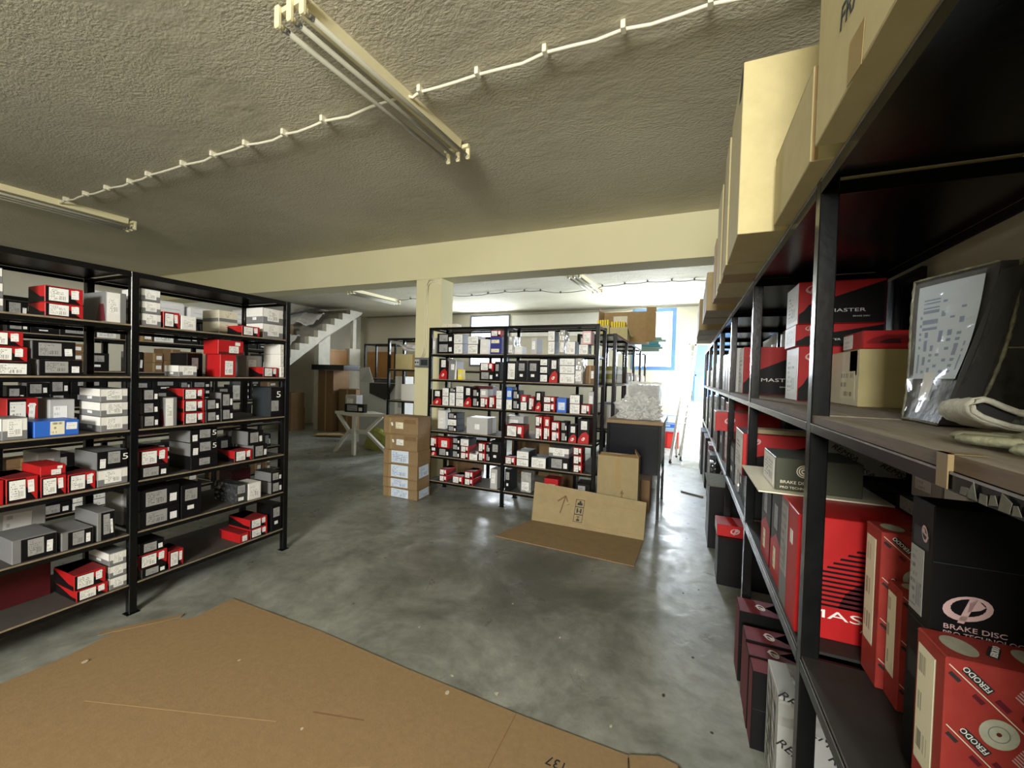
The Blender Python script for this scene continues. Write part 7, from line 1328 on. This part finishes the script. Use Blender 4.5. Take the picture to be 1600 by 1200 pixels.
for i,(c_,w_,lab) in enumerate([('folder_green',.34,'lowest green folder of the stack by the blue window'),('folder_green',.40,'second green folder of the stack by the blue window'),('folder_teal',.36,'teal folder in the stack by the blue window'),('folder_teal',.33,'second teal folder in the stack by the blue window'),('folder_green',.46,'longest green folder in the stack by the blue window'),('folder_green',.38,'topmost green folder of the stack by the blue window')]):
    b=MB(); b.cbox(-.86,-.86+w_,8.5,8.76,2.0505+.047*i,2.0505+.047*i+.045,.004); o=tag(b.build('folder',c_),lab,'folder','folders stacked by the blue window'); t=MB(); t.box(-.86+w_-.003,-.86+w_+.0015,8.51,8.75,2.0505+.047*i+.008,2.0505+.047*i+.037); t.build('paper_edge','white_print',o)
for (k,yn,yf,z,h,lab) in [('yl',5.3,5.75,1.4305,.11,'lower yellow-green box on the rack behind the desk'),('yl',5.3,5.74,1.5410,.11,'upper yellow-green box on the rack behind the desk'),('kr',6.25,6.6,1.4305,.15,'brown carton in second bay of the rack behind the desk'),('kr',6.65,7.0,1.4305,.16,'second brown carton in second bay of the rack behind the desk'),('kr',7.2,7.9,1.4305,.14,'long brown carton in third bay of the rack behind the desk'),('kr',8.2,9.0,1.4305,.13,'long brown carton at far end of the rack behind the desk'),('bb',6.2,6.35,1.6,.3,''),]:
    if not lab: continue
    KIND['_']=('yellow_green',{'F':[(((0,.1),(1,.1),(1,.5),(0,.5)),'cream')],'L':[(((0,.1),(1,.1),(1,.5),(0,.5)),'cream')]},[])
    printed_box('parts_box','_' if k=='yl' else k,(-.82,(yn+yf)/2,z),R90,yf-yn,.40,h,lab,'box','boxes on the rack behind the desk',True)
for (yn,yf,k,lab) in [(5.3,5.5,'wp','white box upright under the yellow-green boxes'),(5.52,5.70,'bb','blue box upright under the yellow-green boxes'),(5.74,6.0,'wp','second white box under the yellow-green boxes')]:
    printed_box('parts_box',k,(-.82,(yn+yf)/2,.8505),R90,yf-yn,.3,.30,lab,'box','boxes on the rack behind the desk')
# film-wrapped stack in front of that rack
root=empty('wrapped_stack',(-.53,6.05,.0005)); tag(root,'grey stack wrapped in crinkled clear film beyond the desk','stack')
b=MB(); b.cbox(-.19,.17,-.2,.25,0,1.42,.01); b.build('stacked_core','film_grey',root)
n=16; V=[]
for j in range(n+1):
    for i in range(24):
        a=2*math.pi*i/24; r_=1+.05*noise.noise(Vector((math.cos(a)*3,math.sin(a)*3,j*.9)))
        sq=max(abs(math.cos(a)),abs(math.sin(a))); V.append((-.01+.205*math.cos(a)/sq*r_,.025+.25*math.sin(a)/sq*r_,.02+j*.09))
b=MB(); b.shell(V,[(j*24+i,j*24+(i+1)%24,(j+1)*24+(i+1)%24,(j+1)*24+i) for j in range(n) for i in range(24)],0); b.build('film_wrap','bubble',root)
# crates by the window wall
for (x0,x1,z0,z1,mn,lab) in [(-.55,-.12,.0005,.36,'crate_red','red plastic crate on the floor by the window wall'),(-.53,-.14,.3615,.45,'pale_blue','pale blue box on the red crate'),(-.50,-.16,.451,.56,'blue','blue and white box second above the red crate'),(-.55,-.15,.561,.74,'white_print','white box topmost above the red crate')]:
    root=tag(empty('crate' if mn=='crate_red' else 'stacked_box',(0,9.55,0)),lab,'crate' if mn=='crate_red' else 'box','boxes piled by the window wall')
    b=MB(); b.cbox(x0,x1,0,.4,z0,z1,.008); b.build('body',mn,root)
    b=MB(); b.box(x0-.006,x1+.006,-.006,.406,z1-.03,z1-.012); b.box(x0+.04,x0+.2,-.004,0,z0+.02,z1-.045); b.build('rim','red' if mn=='crate_red' else 'pale_blue',root)
b=MB(); b.beam((-.02,9.72,.002),(.0,10.12,.78),.09,.03,0,(1,0,0)); o=tag(b.build('wood_plank','plank'),'pale wooden plank leaning by the ladder foot','plank')
# ladder leaning on the window wall
root=empty('ladder',(0,0,0)); tag(root,'long aluminium ladder leaning against the window wall','ladder')
f1,f2=Vector((-.225,7.83,.015)),Vector((-.055,8.19,.015)); t1,t2=Vector((.035,9.86,2.30)),Vector((.165,10.05,2.30))
rails=[]
for p,q in ((f1,t1),(f2,t2)):
    b=MB(); b.beam(p,q,.028,.055,0,(1,-1,0)); b.build('rail','aluminium',root); rails.append((p,q))
    b=MB(); b.tube([p,p+(q-p)*.02],.026,8); b.build('rubber_foot','rubber',root); b=MB(); b.tube([q-(q-p)*.012,q],.024,8); b.build('end_cap','rubber',root)
rm=None
for k in range(14):
    t=.28+.70*k/14; b=MB(); b.tube([f1.lerp(t1,t),f2.lerp(t2,t)],.013,6); b.build('rung','aluminium',root)
for (p,q) in ((Vector((-.135,8.48,.012)),f1.lerp(t1,.24)),(Vector((-.09,8.72,.012)),f2.lerp(t2,.24))):
    b=MB(); b.beam(p,q,.02,.03,0,(1,-1,0)); b.build('prop_leg','aluminium',root); b=MB(); b.tube([p,p+(q-p)*.05],.02,8); b.build('rubber_foot','rubber',root)

# pale sheets lying on the shadowed rear rack
for k,(y0,y1,z,h,lab) in enumerate([(1.9,2.65,2.0205,.15,'pale foam block lying on top of the shadowed rear rack'),(2.68,3.3,2.0205,.13,'second pale foam block on top of the shadowed rear rack'),(3.32,3.75,2.0205,.20,'crumpled white bale at the stair end of the shadowed rear rack')]):
    b=MB(); b.cbox(-5.3,-4.98,y0,y1,z,z+h,.02); o=tag(b.build('foam_block','paper'),lab,'block'); q=MB(); q.box(-4.9797,-4.9785,y0+.05,y1-.05,z+h*.45,z+h*.5); q.build('seam','pale_grey',o)

for k,(x,y,w_,d,h,mn,lab) in enumerate([(-2.25,5.78,.40,.35,.62,'kraft_dark','dark brown carton on the floor behind the pillar rack, first from pillar'),(-1.82,5.80,.38,.35,.50,'kraft','lower brown carton on the floor behind the pillar rack'),(-1.52,5.30,.34,.35,.66,'kraft_dark','dark brown carton behind the desk end of the pillar rack'),(-3.15,5.28,.6,.36,.48,'kraft_dark','wide dark carton under the thin rack behind the pillar')]):
    KIND['_']=(mn,{'F':[(((.44,0),(.56,0),(.56,1),(.44,1)),'tape')]},[]); printed_box('carton','_',(x,y,.0005),0,w_,d,h,lab,'box','brown cartons behind the pillar rack')
